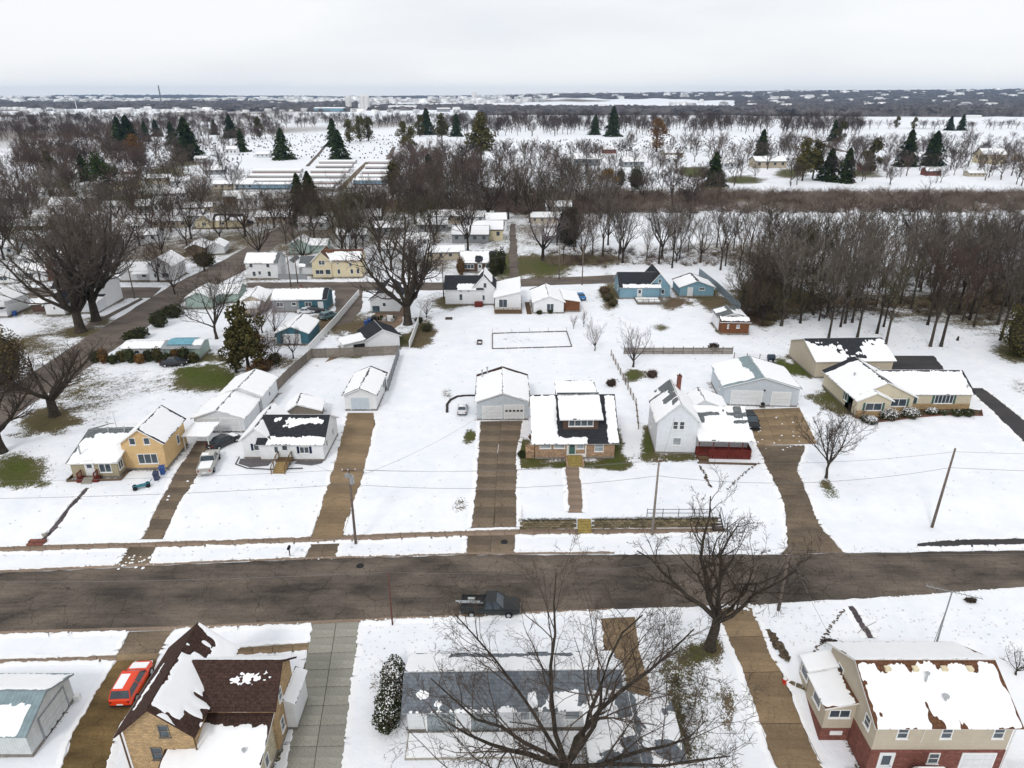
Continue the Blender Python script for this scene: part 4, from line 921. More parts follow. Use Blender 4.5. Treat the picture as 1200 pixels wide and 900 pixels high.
h.win('S', 3, 0, 1.6, 1.6, 1.0, 2); h.win('S', 9, 1, 1.6, 1.8, 1.0, 2)
h = House('grey_green_house', 'small pale green house half hidden behind the cream house', 'house', px=(340, 298), ang=3)
h.block(0, 6, 0, 7, 3, 4.8, 'y', MINT, GREYSH, ry=.5); h.block(6, 11, 1, 7, 2.6, 4, 'x', MINT, GREYSH)
h = House('house', 'grey green house under the leafless tree by the side street', 'house', px=(219, 362), ang=5)
h.block(0, 6.0, 0, 8, 2.5, 3.9, 'y', MINT, GREYSH); h.block(6.0, 10.5, 4, 11, 2.4, 3.8, 'x', MINT, GREYSH)
h = House('tan_shed_house', 'tan outbuilding with snowy roofs beside the long teal house', 'garage', px=(282, 366), ang=8)
h.block(0, 5.4, 0, 8, 2.5, 3.8, 'y', TAUPE, GREYSH); h.block(.5, 4.5, -3.6, 0, 2.0, 2.5, 'f', TAUPE, GREYSH)

# --- near side houses
# metal shed
h = House('metal_garage', 'white metal garage with partly bare grey metal roof at the lower left corner', 'garage', (-45.0, 36.4))
h.block(0, 8.9, 0, 5.4, 2.5, 3.7, 'x', mat('white_metal_wall', (.55, .58, .58), .5, .1, kind='vertical'), GREENMET, oh=.3, trim=GREYMET,
        snow=[[('r', 0, .93, .03, .70)], [('r', 0, .96, .03, .93)]])
h.garage('E', 8.9, 3.0, .05, 3.0, 2.1, m=mat('white_metal_wall', (.55, .58, .58)), frame=GREYMET)
mb = MB(); mb.box(8.95, 9.4, 5.1, 5.5, 0, .5); h.part('bucket', mb, TRIM)
# brick house B1
h = House('brick_house', 'tan brick house with steep brown cross gable roofs, nearest at lower left', 'house', (-27.2, 34.4))
h.block(0, 4.8, 0, 7.5, 5.3, 7.5, 'y', TANBRICK, BROWNSH, oh=.42, trim=BROWNSH, res=.13,
        snow=[[('e', .45, .35, .12, .05), ('e', .70, .28, .14, .045)],
              [('r', .06, .62, .22, .97), ('r', .62, .99, .05, .5), ('x', 0, .36, 0, .42), ('n', 2.2, .66, .3)]])
h.block(2.5, 9.6, 2.4, 6.8, 5.0, 6.9, 'x', TANBRICK, BROWNSH, oh=.42, trim=BROWNSH, res=.10,
        snow=[[('e', .74, .66, .13, .10), ('e', .64, .62, .1, .07), ('x', 0, 1, .645, .665), ('x', 0, 1, .70, .715), ('x', 0, 1, .59, .60)], ALL])
h.block(2.9, 9.4, -1.5, 2.4, 2.7, 4.05, 'f', mat('cream_brick', (.5, .45, .34), .85, .15, 3, kind='brick'), BROWNSH, oh=.3, trim=TRIM, res=.13,
        snow=[[('r', .22, .97, .03, .80), ('r', .02, .2, .03, .45), ('x', 0, .22, .45, 1)]])
h.block(9.6, 10.35, 4.4, 7.4, 2.9, 3.3, 'e', WHITE2, GREYSH, oh=.2)
h.win('S', 2.9, 0, 5.1, .75, 1.15, frame=WOODGREY, cross=True, label='attic window in the brick gable'); h.win('S', 2.0, 0, 2.9, .8, 1.2, frame=WOODGREY, cross=True)
h.win('S', 7.2, 2.4, 4.6, .9, .5, frame=TRIM); h.win('E', 9.6, 4.0, 4.2, .7, 1.1, cross=True); h.win('E', 9.6, 3.6, 1.6, .7, 1.2, cross=True); h.win('E', 9.4, .5, 1.5, .7, 1.1)
for x in (3.7, 6.2, 8.3): h.win('S', x, -1.5, 1.8, .8, .9, frame=GREYS)
mb = MB(); mb.tube([(-.12, -.12, 5.0), (-.12, -.12, 0)], .06, 6); h.part('downpipe', mb, WOODBR); mb = MB(); mb.tube([(4.95, -.12, 5.0), (4.95, -.12, 3.4)], .06, 6); h.part('downpipe', mb, WOODBR)
h.vent(8.3, -.2, 3.3, .15, .08)
mb = MB(); mb.box(-.45, -.38, -.4, 7.9, 4.88, 5.0); mb.box(2.6, 9.7, -1.92, -1.8, 2.48, 2.62); h.part('gutter', mb, TRIM)
# blue roof house B2
h = House('white_house', 'long white house with blue grey roof seen through the big bare tree', 'house', (-8.1, 38.6), ang=1)
h.block(0, 16.4, 0, 5.2, 2.6, 3.9, 'x', WHITE, BLUESH, oh=.4, ry=.42, res=.13,
        snow=[[('r', .02, .97, 0, .05), ('r', .15, .50, 0, .10), ('e', .09, .45, .035, .12), ('e', .16, .2, .03, .07), ('r', .56, .98, .05, .5), ('x', .60, .66, .1, .6), ('x', .8, .84, .2, .6)],
              [('r', 0, 1, .26, 1), ('r', 0, 1, 0, .05), ('r', .8, 1, 0, 1), ('r', 0, .2, 0, 1)]])
for x in (2.6, 6.0): h.garage('S', x, 0, 0.05, 2.2, 2.0, m=mat('grey_panel', (.25, .29, .31), .4, .1))
h.win('S', 9.5, 0, 1.6, 1.6, 1.0, 2, glass=GLASSL); h.win('S', 12.8, 0, 1.6, 1.2, 1.0, 1, glass=GLASSL)
mb = MB(); mb.box(0, 13.5, -2.5, -.2, .0, .12); o = h.part('terrace', mb, CONC)
mb = MB(); mb.box(.1, 13.3, -2.4, -.3, .12, .2); mb.build('terrace_snow', SNOW, o)
h = House('grey_roof_garage', 'garage with striped snow and blue grey shingles at the bottom edge', 'garage', (5.8, 28.0))
h.block(0, 6.3, 0, 10.9, 2.4, 3.5, 'y', WHITE, BLUESH, oh=.35, res=.13,
        snow=[[('r', .02, .98, .0, .7), ('n', 1.2, .55, .3), ('o', .5, .4, .12, .3)], [('r', 0, .98, .3, .75), ('n', 1.3, .5, .4), ('o', .3, .5, .12, .2), ('o', .6, .4, .08, .3), ('x', 0, 1, .88, 1)]])
# right near house
h = House('split_level_house', 'beige and brick house with snowy roof, roof dormer lights and a garage door, lower right', 'house', (27.3, 36.9), z=-2.6, ang=0)
mb = MB(); mb.box(-.02, 10.22, -.04, 8.0, -.3, 2.75); h.part('brick_base', mb, REDBRICK)
h.block(0, 10.2, 0, 7.9, 5.55, 7.7, 'x', TAUPE, RUSTSH, z0=2.75, oh=.4, found=False, res=.13,
        snow=[[('r', .02, .985, 0, .955), ('o', .17, .93, .05, .12), ('o', .385, .93, .05, .12), ('o', .6, .93, .05, .12), ('o', .8, .93, .05, .12), ('x', .97, 1, .9, 1), ('o', .43, .06, .035, .10), ('o', .40, .16, .012, .13), ('o', .60, .05, .022, .09), ('o', .06, .2, .016, .1)], ALL])
for i, x in enumerate((1.9, 4.05, 6.3, 8.3)):
    mb = MB(); mb.box(x-.22, x+.22, 3.12, 3.5, 7.2, 7.62); o = h.part('roof_vent_box', mb, CREAM)
h.vent(4.5, 2.5, 6.9, .9, .09); h.vent(5.5, 1.35, 6.3, .4, .13)
h.win('S', 2.0, 0, 4.55, .85, 1.15, cross=True); h.win('S', 5.3, 0, 4.55, .85, 1.15, cross=True); h.win('S', 9.2, 0, 4.55, .85, 1.15, cross=True)
h.win('S', 4.9, -.04, 1.9, .85, 1.1, cross=True); h.door('S', 1.3, -.04, .0, 1.0, 2.4); h.garage('S', 8.3, -.04, 0, 2.4, 2.35)
h.win('W', 0, 1.2, 4.3, .8, 1.1, cross=True); h.win('W', 0, 6.0, 4.6, .9, .9)
mb = MB(); mb.tube([(3.6, -.08, 5.3), (3.5, -.08, 3.6)], .02, 4); h.part('service_cable', mb, TRIM); mb = MB(); mb.tube([(10.3, -.1, 5.3), (10.3, -.1, .2)], .06, 6); h.part('downpipe', mb, TRIM)
# enclosed porch with two roofs
h.block(-2.35, 0, 2.9, 6.2, 3.9, 4.5, 'w', TAUPE, RUSTSH, z0=1.6, oh=.22, found=False, wallname='porch_wall', snow=[[('r', .04, .96, 0, .9)]])
h.block(-2.35, 0, 6.4, 7.9, 4.15, 4.7, 'w', TAUPE, RUSTSH, z0=1.6, oh=.2, found=False, wallname='porch_wall', snow=[ALL])
mb = MB(); mb.box(-2.33, -.05, 2.93, 7.85, -.3, 1.6); h.part('porch_base', mb, REDBRICK)
h.win('S', -1.2, 2.9, 3.2, 1.7, .85, 2); h.win('W', -2.35, 4.4, 3.1, 1.3, .9, 1); h.win('W', -2.35, 7.0, 3.3, 1.3, .9, 1)
mb = MB(); mb.box(-1.6, -.6, 2.86, 2.93, .85, 1.25); h.part('meter_box', mb, TRIM)
mb = MB(); mb.tube([(9.3, 8.6, 5.0), (9.3, 8.6, 10.6)], .06, 5)
for k in (-.25, .25): mb.tube([(9.3+k, 8.7, 2.6), (9.3, 8.6, 9.0)], .035, 4)
mb.tube([(7.2, 8.9, 10.9), (11.6, 8.1, 10.2)], .04, 4)
for k in range(11):
    x = 7.3+k*.42; mb.tube([(x, 8.2-.05*k+.2, 10.9-k*.065), (x+.1, 9.2-.08*k, 10.9-k*.065)], .015, 3)
h.part('antenna_mast', mb, GREYS)
# white railing and camper at the corner
e = empty('white_railing', (38.3, 36.2, -2.6)); tag(e, 'white balcony style railing right of the garage door', 'railing')
mb = MB(); mb.box(0, 2.6, -.04, .04, 1.6, 1.68); mb.box(0, 2.6, -.04, .04, .5, .58); mb.build('rail', TRIM, e)
me = (lambda m_: (m_.box(-.03, .03, -.03, .03, .5, 1.6), m_)[1])(MB()).mesh('baluster', TRIM)
for k in range(12): inst('baluster', me, e, (.1+k*.22, 0, 0))
e = empty('retaining_wall', (23.0, 45.0, -1.3)); tag(e, 'rough stone wall beside the long worn driveway near the porch', 'retaining wall')
me = (lambda m_: (m_.box(-.25, .25, -.15, .15, 0, .22), m_)[1])(MB()).mesh('stone', mat('wall_stone', (.2, .16, .11)))
for i in range(7):
    for k in range(5): inst('stone', me, e, (-1.0+i*.52+(.25 if k % 2 else 0), -.3*i+.0+k*.05, -.4+k*.24), -.5)

# keep scattered trees off streets and buildings
bpy.context.view_layer.update()
BOX = []; WALLS = []
for o in bpy.data.objects:
    if o.type == 'MESH' and (o.name.startswith('wall') or o.name.startswith('side_street') or o.name.startswith('back_street') or o.name.startswith('lane')):
        if 'street' in o.name or 'lane' in o.name:
            vs = [v.co for v in o.data.vertices]; k = 5
            for i in range(0, len(vs), k):
                c = vs[i:i+k]; BOX.append((min(v.x for v in c)-.5, max(v.x for v in c)+.5, min(v.y for v in c)-2.2, max(v.y for v in c)+2.2))
        else:
            c = [o.matrix_world @ Vector(b) for b in o.bound_box]; WALLS.append((min(v.x for v in c), max(v.x for v in c), min(v.y for v in c), max(v.y for v in c))); BOX.append((min(v.x for v in c)-1, max(v.x for v in c)+1, min(v.y for v in c)-1.5, max(v.y for v in c)+1))
build_ground()

# ------------------------------------------------------------------ trees and plants
def spike(mb, p, d, L, r):
    a = d.cross(Vector((.31, .77, .55))).normalized()*r; c = d.cross(a).normalized()*r; q = p+d*L
    b = len(mb.v); mb.v += [tuple(p+a), tuple(p-a*.5+c*.87), tuple(p-a*.5-c*.87), tuple(q)]
    mb.f += [(b, b+1, b+3), (b+1, b+2, b+3), (b+2, b, b+3)]; mb.m += [0, 0, 0]
def rdir(d, ang, az):
    a = d.cross(Vector((0, 0, 1)) if abs(d.z) < .93 else Vector((1, 0, 0))).normalized(); c = d.cross(a)
    return (d*math.cos(ang) + (a*math.cos(az)+c*math.sin(az))*math.sin(ang)).normalized()
def bare_tree(seed, H, hf, nl, ang, cnt, tr, up=.12, wig=.16, twr=.016, lens=(.62, .5, .45, .4), lean=(0, 0), multi=False, droop=0.0):
    """leafless tree: trunk and main limbs in one mesh, branches and twigs in another; the crown spreads from forked limbs"""
    rg = random.Random(seed); T = MB(); C = MB(); nlev = len(cnt)
    def branch(p, d, L, r, lev):
        n = (6, 5, 4, 3, 2)[min(lev, 4)]; pts = [p.copy()]; rad = [r]; dd = d.copy()
        for i in range(n):
            dd = (dd + Vector((rg.gauss(0, wig), rg.gauss(0, wig), rg.gauss(0, wig*.7) + up*(1 if lev < 3 else .4) - droop*lev*.1))).normalized()
            p = p + dd*(L/n); pts.append(p.copy()); rad.append(r*(1-.78*(i+1)/n))
        tgt = T if lev <= 0 else C
        tgt.tube(pts, rad, 6 if lev == 0 else 4 if lev == 1 else 3, cap=False)
        if lev >= nlev: return
        k = cnt[lev]
        for j in range(k):
            t = .22 + .78*(j+rg.random()*.8)/k; t = min(t, .99); x = t*n; i = int(x); q = pts[i].lerp(pts[i+1], x-i)
            loc = (pts[i+1]-pts[i]).normalized(); nd = rdir(loc, R(rg.uniform(28, 62)), rg.uniform(0, 6.283))
            nL = L*lens[min(lev, 3)]*(1.15-.55*t)*rg.uniform(.7, 1.25)
            if lev == nlev-1: spike(C, q, (nd+Vector((0, 0, up-droop*.3))).normalized(), nL*1.2, twr*rg.uniform(.7, 1.2))
            else: branch(q, nd, nL, max(rad[i]*.5, twr*1.4), lev+1)
    # trunk
    lx, ly = lean; top = Vector((lx*hf, ly*hf, hf)); pts = [Vector((0, 0, -.3)), Vector((lx*.1, ly*.1, hf*.25)), top*.6+Vector((rg.uniform(-.1, .1), 0, 0)), top]
    T.tube([pts[0], Vector((0, 0, .15))]+pts[1:], [tr*1.7, tr*1.25, tr*1.02, tr*.92, tr*.8], 8, cap=False)
    for i in range(nl):
        az = 6.283*(i+rg.uniform(-.25, .25))/nl; an = R(ang*rg.uniform(.45, 1.2)); d = rdir(Vector((lx, ly, 1)).normalized(), an, az)
        L = (H-hf)*rg.uniform(.8, 1.05)*(1.0 if an < R(40) else .92)
        branch(top-Vector((0, 0, rg.uniform(0, hf*.25))), d, L, tr*rg.uniform(.45, .62), 0)
    return T, C
def tree_proto(*a, **k):
    bk = k.pop('bark', BARK); tw = k.pop('twig', TWIG); T, C = bare_tree(*a, **k)
    return (T.mesh('trunk', bk, True), C.mesh('crown', tw), a[1])
def remat(pr, tw=None, bk=None):
    t, c, H = pr
    if tw: c = c.copy(); c.materials[0] = tw
    if bk: t = t.copy(); t.materials[0] = bk
    return (t, c, H)
def plant_tree(pr, pos, h, label, group=None, rz=None, name='bare_tree', wide=1.0, cat='tree'):
    e = empty(name, pos, rnd.uniform(0, 6.28) if rz is None else rz); s = h/pr[2]; e.scale = (s*wide, s*wide, s)
    tag(e, label, cat, group); inst('trunk', pr[0], e); inst('crown', pr[1], e); return e
SPREAD = [tree_proto(s, 12, 2.6, 7, 48, (7, 6, 5), .25, twr=.020, twig=TWIGW if s % 2 else TWIG) for s in (1, 2, 3, 4)]
VASE = [tree_proto(s, 22, 4.5, 10, 42, (10, 7, 6), .72, up=.12, twr=.03, lens=(.45, .42, .42, .4), twig=mat('elm_twigs', (.088, .070, .058), .95, .3, 1, rv=.2)) for s in (7, 8)]
WOODS = [tree_proto(s, 18, 6.5, 5, 24, (8, 6, 5), .26, up=.16, twr=.030, lens=(.46, .47, .45, .4), twig=TWIGW) for s in (11, 12, 13, 14)]
SMALL = [tree_proto(s, 9, 1.6, 7, 30, (7, 6, 4), .17, up=.15, twr=.014, lens=(.45, .42, .4, .4), twig=TWIGP) for s in (21, 22)]
WG = [remat(WOODS[0], TWIGG), remat(WOODS[2], TWIG), remat(WOODS[1], TWIGR)]
SR = [remat(SPREAD[0], TWIGR), remat(SPREAD[2], TWIGR), remat(SPREAD[1], TWIGG)]

def leafy(seed, n, shape, size, m, inner=None, aspect=1.0, snow=0.0, stem=None):
    """many small leaf faces filling a shape; shape(rg) gives a point and its outward direction"""
    rg = np.random.RandomState(seed); P, D = shape(rg, n)
    D = D + rg.normal(0, .55, D.shape); D /= np.linalg.norm(D, axis=1)[:, None]
    A = np.cross(D, rg.normal(0, 1, D.shape)); A /= np.linalg.norm(A, axis=1)[:, None]; B = np.cross(D, A)
    s = size*rg.uniform(.6, 1.3, (n, 1)); a = A*s*aspect; b = B*s
    V = np.stack([P-a*.5, P+b*.35, P+a*.5, P-b*.35+D*s*.4], 1).reshape(-1, 3); F = np.arange(4*n).reshape(n, 4)
    me = npmesh('foliage', V, F, [m, SNOW])
    if snow:
        up = (D[:, 2] > .45) & (rg.rand(n) < snow); me.polygons.foreach_set('material_index', up.astype(np.int32))
    return me
def sh_ell(rx, ry, rz, cz, thick=.35):
    def f(rg, n):
        D = rg.normal(0, 1, (n, 3)); D /= np.linalg.norm(D, axis=1)[:, None]
        r = (1-thick*rg.rand(n)**1.5)*(1+.12*np.sin(D[:, 0]*5+D[:, 2]*7)+.1*np.sin(D[:, 1]*9))
        P = D*r[:, None]*np.array([rx, ry, rz]); P[:, 2] = np.maximum(P[:, 2]+cz, .05); return P, D
    return f
def sh_cone(R0, H, z0=.6, pw=.9, lay=14):
    def f(rg, n):
        t = rg.rand(n)**1.35; z = z0+(H-z0)*t; az = rg.rand(n)*6.283
        k = np.floor(t*lay); env = R0*(1-t)**pw*(.45+.85*(_LAT[(k*13).astype(int) % 256, ((az*1.1).astype(int)*7) % 256])**.8)
        fr = t*lay-k; rr = env*(.25+.75*rg.rand(n)**.5)*(1-.35*fr)
        P = np.stack([rr*np.cos(az), rr*np.sin(az), z - rr*.22 + .05], 1); D = np.stack([np.cos(az)*.5, np.sin(az)*.5, np.full(n, .8)], 1); return P, D
    return f
def sh_clumps(cl, thick=.5):
    def f(rg, n):
        c = np.array(cl); i = rg.randint(0, len(c), n); D = rg.normal(0, 1, (n, 3)); D /= np.linalg.norm(D, axis=1)[:, None]
        return c[i, :3]+D*(c[i, 3]*(1-thick*rg.rand(n)))[:, None], D
    return f
def stem_mesh(h, r, nm='trunk', m=BARK):
    mb = MB(); mb.tube([(0, 0, -.2), (0, 0, h*.5), (0, 0, h)], [r*1.2, r*.8, r*.1], 6); return mb.mesh(nm, m)
def conifer_proto(seed, H, R0, m, n=2600, size=.62, pw=.9, lay=14, z0=.7, asp=1.6):
    return (stem_mesh(H*.96, .22), leafy(seed, n, sh_cone(R0, H, z0, pw, lay), size, m, aspect=asp), H)
SPR = [conifer_proto(31, 14, 3.9, SPRUCE, lay=8, pw=.62), conifer_proto(32, 14, 4.6, SPRUCE, n=3200, lay=7, pw=.6)]
PINEO = [conifer_proto(33, 12, 3.0, OLIVE, pw=.55, lay=9)]
def blob_tree(seed, H, rx, m, n=3200, size=.5, bottom=.22):
    rg = random.Random(seed); cl = []
    for i in range(34):
        t = rg.random(); z = H*(bottom+(1-bottom)*t); e = rx*math.sin(math.pi*min(.97, .18+.8*t))**.7; az = rg.uniform(0, 6.28); rr = e*rg.uniform(.0, .8)
        cl.append((rr*math.cos(az), rr*math.sin(az), z-.6, rg.uniform(.6, 1.1)*rx*.40))
    return (stem_mesh(H*.8, .25), leafy(seed, n, sh_clumps(cl), size, m), H)
PINE = blob_tree(41, 18, 6.5, SPRUCE, 4200, .6, .2); OLV = blob_tree(42, 11, 3.6, OLIVE, 2400, .5); BRN = blob_tree(43, 9, 3.4, BROWNLEAF, 1800, .4)
PINEB = blob_tree(44, 13, 4.2, OLIVE, 2600, .6, .3)

# --- the named trees
T1 = tree_proto(101, 17, 1.4, 13, 66, (9, 6, 6, 4), .38, up=.085, wig=.17, twr=.011, lens=(.5, .46, .42, .4))
plant_tree(T1, at(664, 912), 16.5, 'huge many limbed bare tree before the long white house, bottom centre', rz=.4, wide=1.02)
T2 = tree_proto(105, 15, 3.3, 7, 62, (8, 6, 5, 4), .40, up=.08, wig=.24, twr=.012, lens=(.52, .46, .42, .4), lean=(.10, .05), twig=TWIG)
plant_tree(T2, at(832, 760), 16.5, 'gnarled bare street tree leaning over the street beside the long worn driveway', rz=.2, wide=1.0)
T3 = tree_proto(103, 10, 2.2, 9, 30, (10, 7, 5), .17, up=.13, twr=.014, lens=(.42, .42, .42, .4), bark=BARK)
plant_tree(T3, at(968, 560), 9.8, 'lone round crowned bare tree on the snowy lawn before the ranch house')
plant_tree(SMALL[0], at(742, 430), 7.6, 'small purple grey bare tree by the rail fence behind the farmhouse', wide=1.2)
plant_tree(SMALL[1], at(697, 411), 5.6, 'small slender bare tree right of the garden frame')
plant_tree(SMALL[0], at(684, 383), 3.6, 'small bare sapling behind the garden frame near the brown porch', wide=.8)
plant_tree(SMALL[1], at(672, 385), 2.8, 'tiny bare shrub tree at the brown porch of the white cottage')
plant_tree(SMALL[1], at(500, 372), 4.0, 'pale frosty shrub beside the white fence end', name='bare_shrub', cat='shrub', wide=1.5)
T6 = tree_proto(104, 13, 3.2, 7, 62, (9, 7, 5), .55, up=.13, wig=.2, twr=.016, lens=(.52, .46, .42, .4))
plant_tree(T6, at(64, 487), 12.5, 'wide spreading bare tree on a grass ring left of the yellow house', rz=2.2, wide=1.25)
plant_tree(T6, at(2, 530), 12.5, 'wide spreading bare tree cut by the left edge of the picture', rz=4.6, wide=1.15)
plant_tree(VASE[0], at(478, 380), 22.5, 'tallest dense vase shaped bare tree behind the white garage', wide=1.15)
plant_tree(VASE[0], at(95, 389), 24, 'leftmost of the three giant bare trees at the side street', rz=1, wide=1.25)
plant_tree(VASE[1], at(113, 376), 23, 'middle one of the three giant bare trees at the side street', rz=2.3, wide=1.15)
plant_tree(VASE[1], at(131, 352), 23, 'rearmost of the three giant bare trees at the side street', rz=4.0, wide=1.2)
plant_tree(SPREAD[1], at(254, 397), 13.5, 'bare tree with steep limbs above the blue tarp mobile home', wide=1.05)
plant_tree(remat(T6, TWIGP), at(636, 305), 15.5, 'pale limbed spreading tree on the green verge of the back street', rz=1.2, wide=.75)
GRP_BELT = 'bare trees of the right hand woods'
for i, (x, y, h) in enumerate([(971,396,16),(990,379,17),(1004.5,396,17),(1027.5,391,17),(1037.5,405,17),(1090,406,18),(1102.5,406,19),(1136,375,19),(1172,399,17),(1169,380,19),(909.5,372,18)]):
    plant_tree((WOODS+WG)[i % 7], at(x, y), h, ['dark forked bare tree directly behind the left half of the beige outbuilding', 'bare tree further back behind the beige outbuilding roof', 'slim leaning bare trunk behind the middle of the beige outbuilding',
        'bare tree behind the right end of the beige outbuilding', 'bare tree with a low side limb at the right corner of the beige outbuilding', 'left one of two leaning bare trees behind the ranch house', 'right one of two leaning bare trees behind the ranch house',
        'thick bare trunk standing deep behind the ranch house pair', 'bare tree nearest the big olive bush at the right edge', 'bare tree just behind the one nearest the olive bush', 'bare trunk at the left corner of the woods behind the brown shed'][i], GRP_BELT)
for (x, y, h) in [(706,302.5,19),(725,304,14),(772,309,18),(787.5,314,16)]:
    plant_tree(WOODS[int(x) % 4], at(x, y), h, 'bare tree standing alone before the white field beyond the back street', 'bare trees along the white field')
def region(poly):   # picture rectangle list -> random places
    x0, x1, y0, y1 = poly; return rnd.uniform(x0, x1), rnd.uniform(y0, y1)
def scatter(poly, n, protos, h0, h1, label, group, mind=3.0, avoid=(), wide=1.0, name='bare_tree', world=True):
    pts = []; tries = 0
    A = [at(poly[0], poly[3]), at(poly[1], poly[3]), at(poly[1], poly[2]), at(poly[0], poly[2])]
    while len(pts) < n and tries < n*40:
        tries += 1; u, v = rnd.random(), rnd.random(); p = A[0].lerp(A[1], u).lerp(A[3].lerp(A[2], u), v)
        if any((p.x-q.x)**2+(p.y-q.y)**2 < mind*mind for q in pts): continue
        if blocked(p): continue
        pts.append(p); p.z = terr(p.x, p.y)
        plant_tree(rnd.choice(protos), p, rnd.uniform(h0, h1), label, group, wide=rnd.uniform(.85, 1.15)*wide, name=name)
def picture(p):
    f_ = p.y*CP-(p.z-CAMH)*SP; return 600+800*p.x/f_, 450-800*(p.y*SP+(p.z-CAMH)*CP)/f_
def blocked(p):
    q = picture(p)
    if 284 < q[0] < 466 and 186 < q[1] < 256: return True
    return any(a < p.x < b and c < p.y < d for a, b, c, d in BOX)
scatter((880, 1290, 318, 384), 82, WOODS+WG[:2]+SPREAD[:2], 13, 20, 'dark bare tree inside the dense right hand woods', GRP_BELT, 3.2)
scatter((840, 1290, 300, 325), 34, WOODS+WG, 14, 18, 'bare tree at the far side of the right hand woods', 'bare trees on the far side of the right hand woods', 4)
scatter((640, 860, 286, 310), 18, WOODS+SPREAD, 10, 17, 'bare tree in the loose row before the white field', 'bare trees in the loose row by the field', 4)
scatter((860, 960, 345, 385), 14, [SR[0], SR[2], WG[0]], 8, 13, 'low bushy bare tree at the left corner of the woods', 'low bushy trees at the corner of the woods', 2.6)
scatter((1180, 1290, 370, 398), 8, WG, 12, 17, 'olive brown bare tree at the right edge of the woods', 'olive brown trees at the right edge', 3)
scatter((-60, 300, 285, 335), 18, SPREAD+SR, 11, 16, 'bare yard tree among the left hand houses', 'bare yard trees among the left hand houses', 8)
scatter((300, 560, 262, 320), 26, SPREAD+SR+WOODS[:2], 13, 19, 'bare yard tree behind the back street houses', 'bare trees behind the back street', 6)
scatter((-60, 290, 235, 285), 36, SPREAD+SR, 11, 17, 'bare tree in the left middle distance', 'bare trees in the left middle distance', 7)
scatter((430, 720, 232, 275), 28, WOODS+SPREAD+SR, 13, 20, 'bare tree in the middle belt behind the narrow street', 'bare trees of the middle belt', 6)
scatter((300, 345, 420, 432), 3, SR, 5, 7, 'small reddish bare tree behind the white sheds', 'small bare trees behind the white sheds', 2)
scatter((300, 345, 385, 400), 4, SMALL, 6, 8, 'thin bare tree by the teal garage', 'thin bare trees by the teal garage', 3)
for (x, y, h) in [(418,283,12),(240,318,11),(186,330,11),(205,345,9)]:
    plant_tree(SR[0], at(x, y), h, 'bare yard tree near the side street corner', 'bare yard trees near the corner')
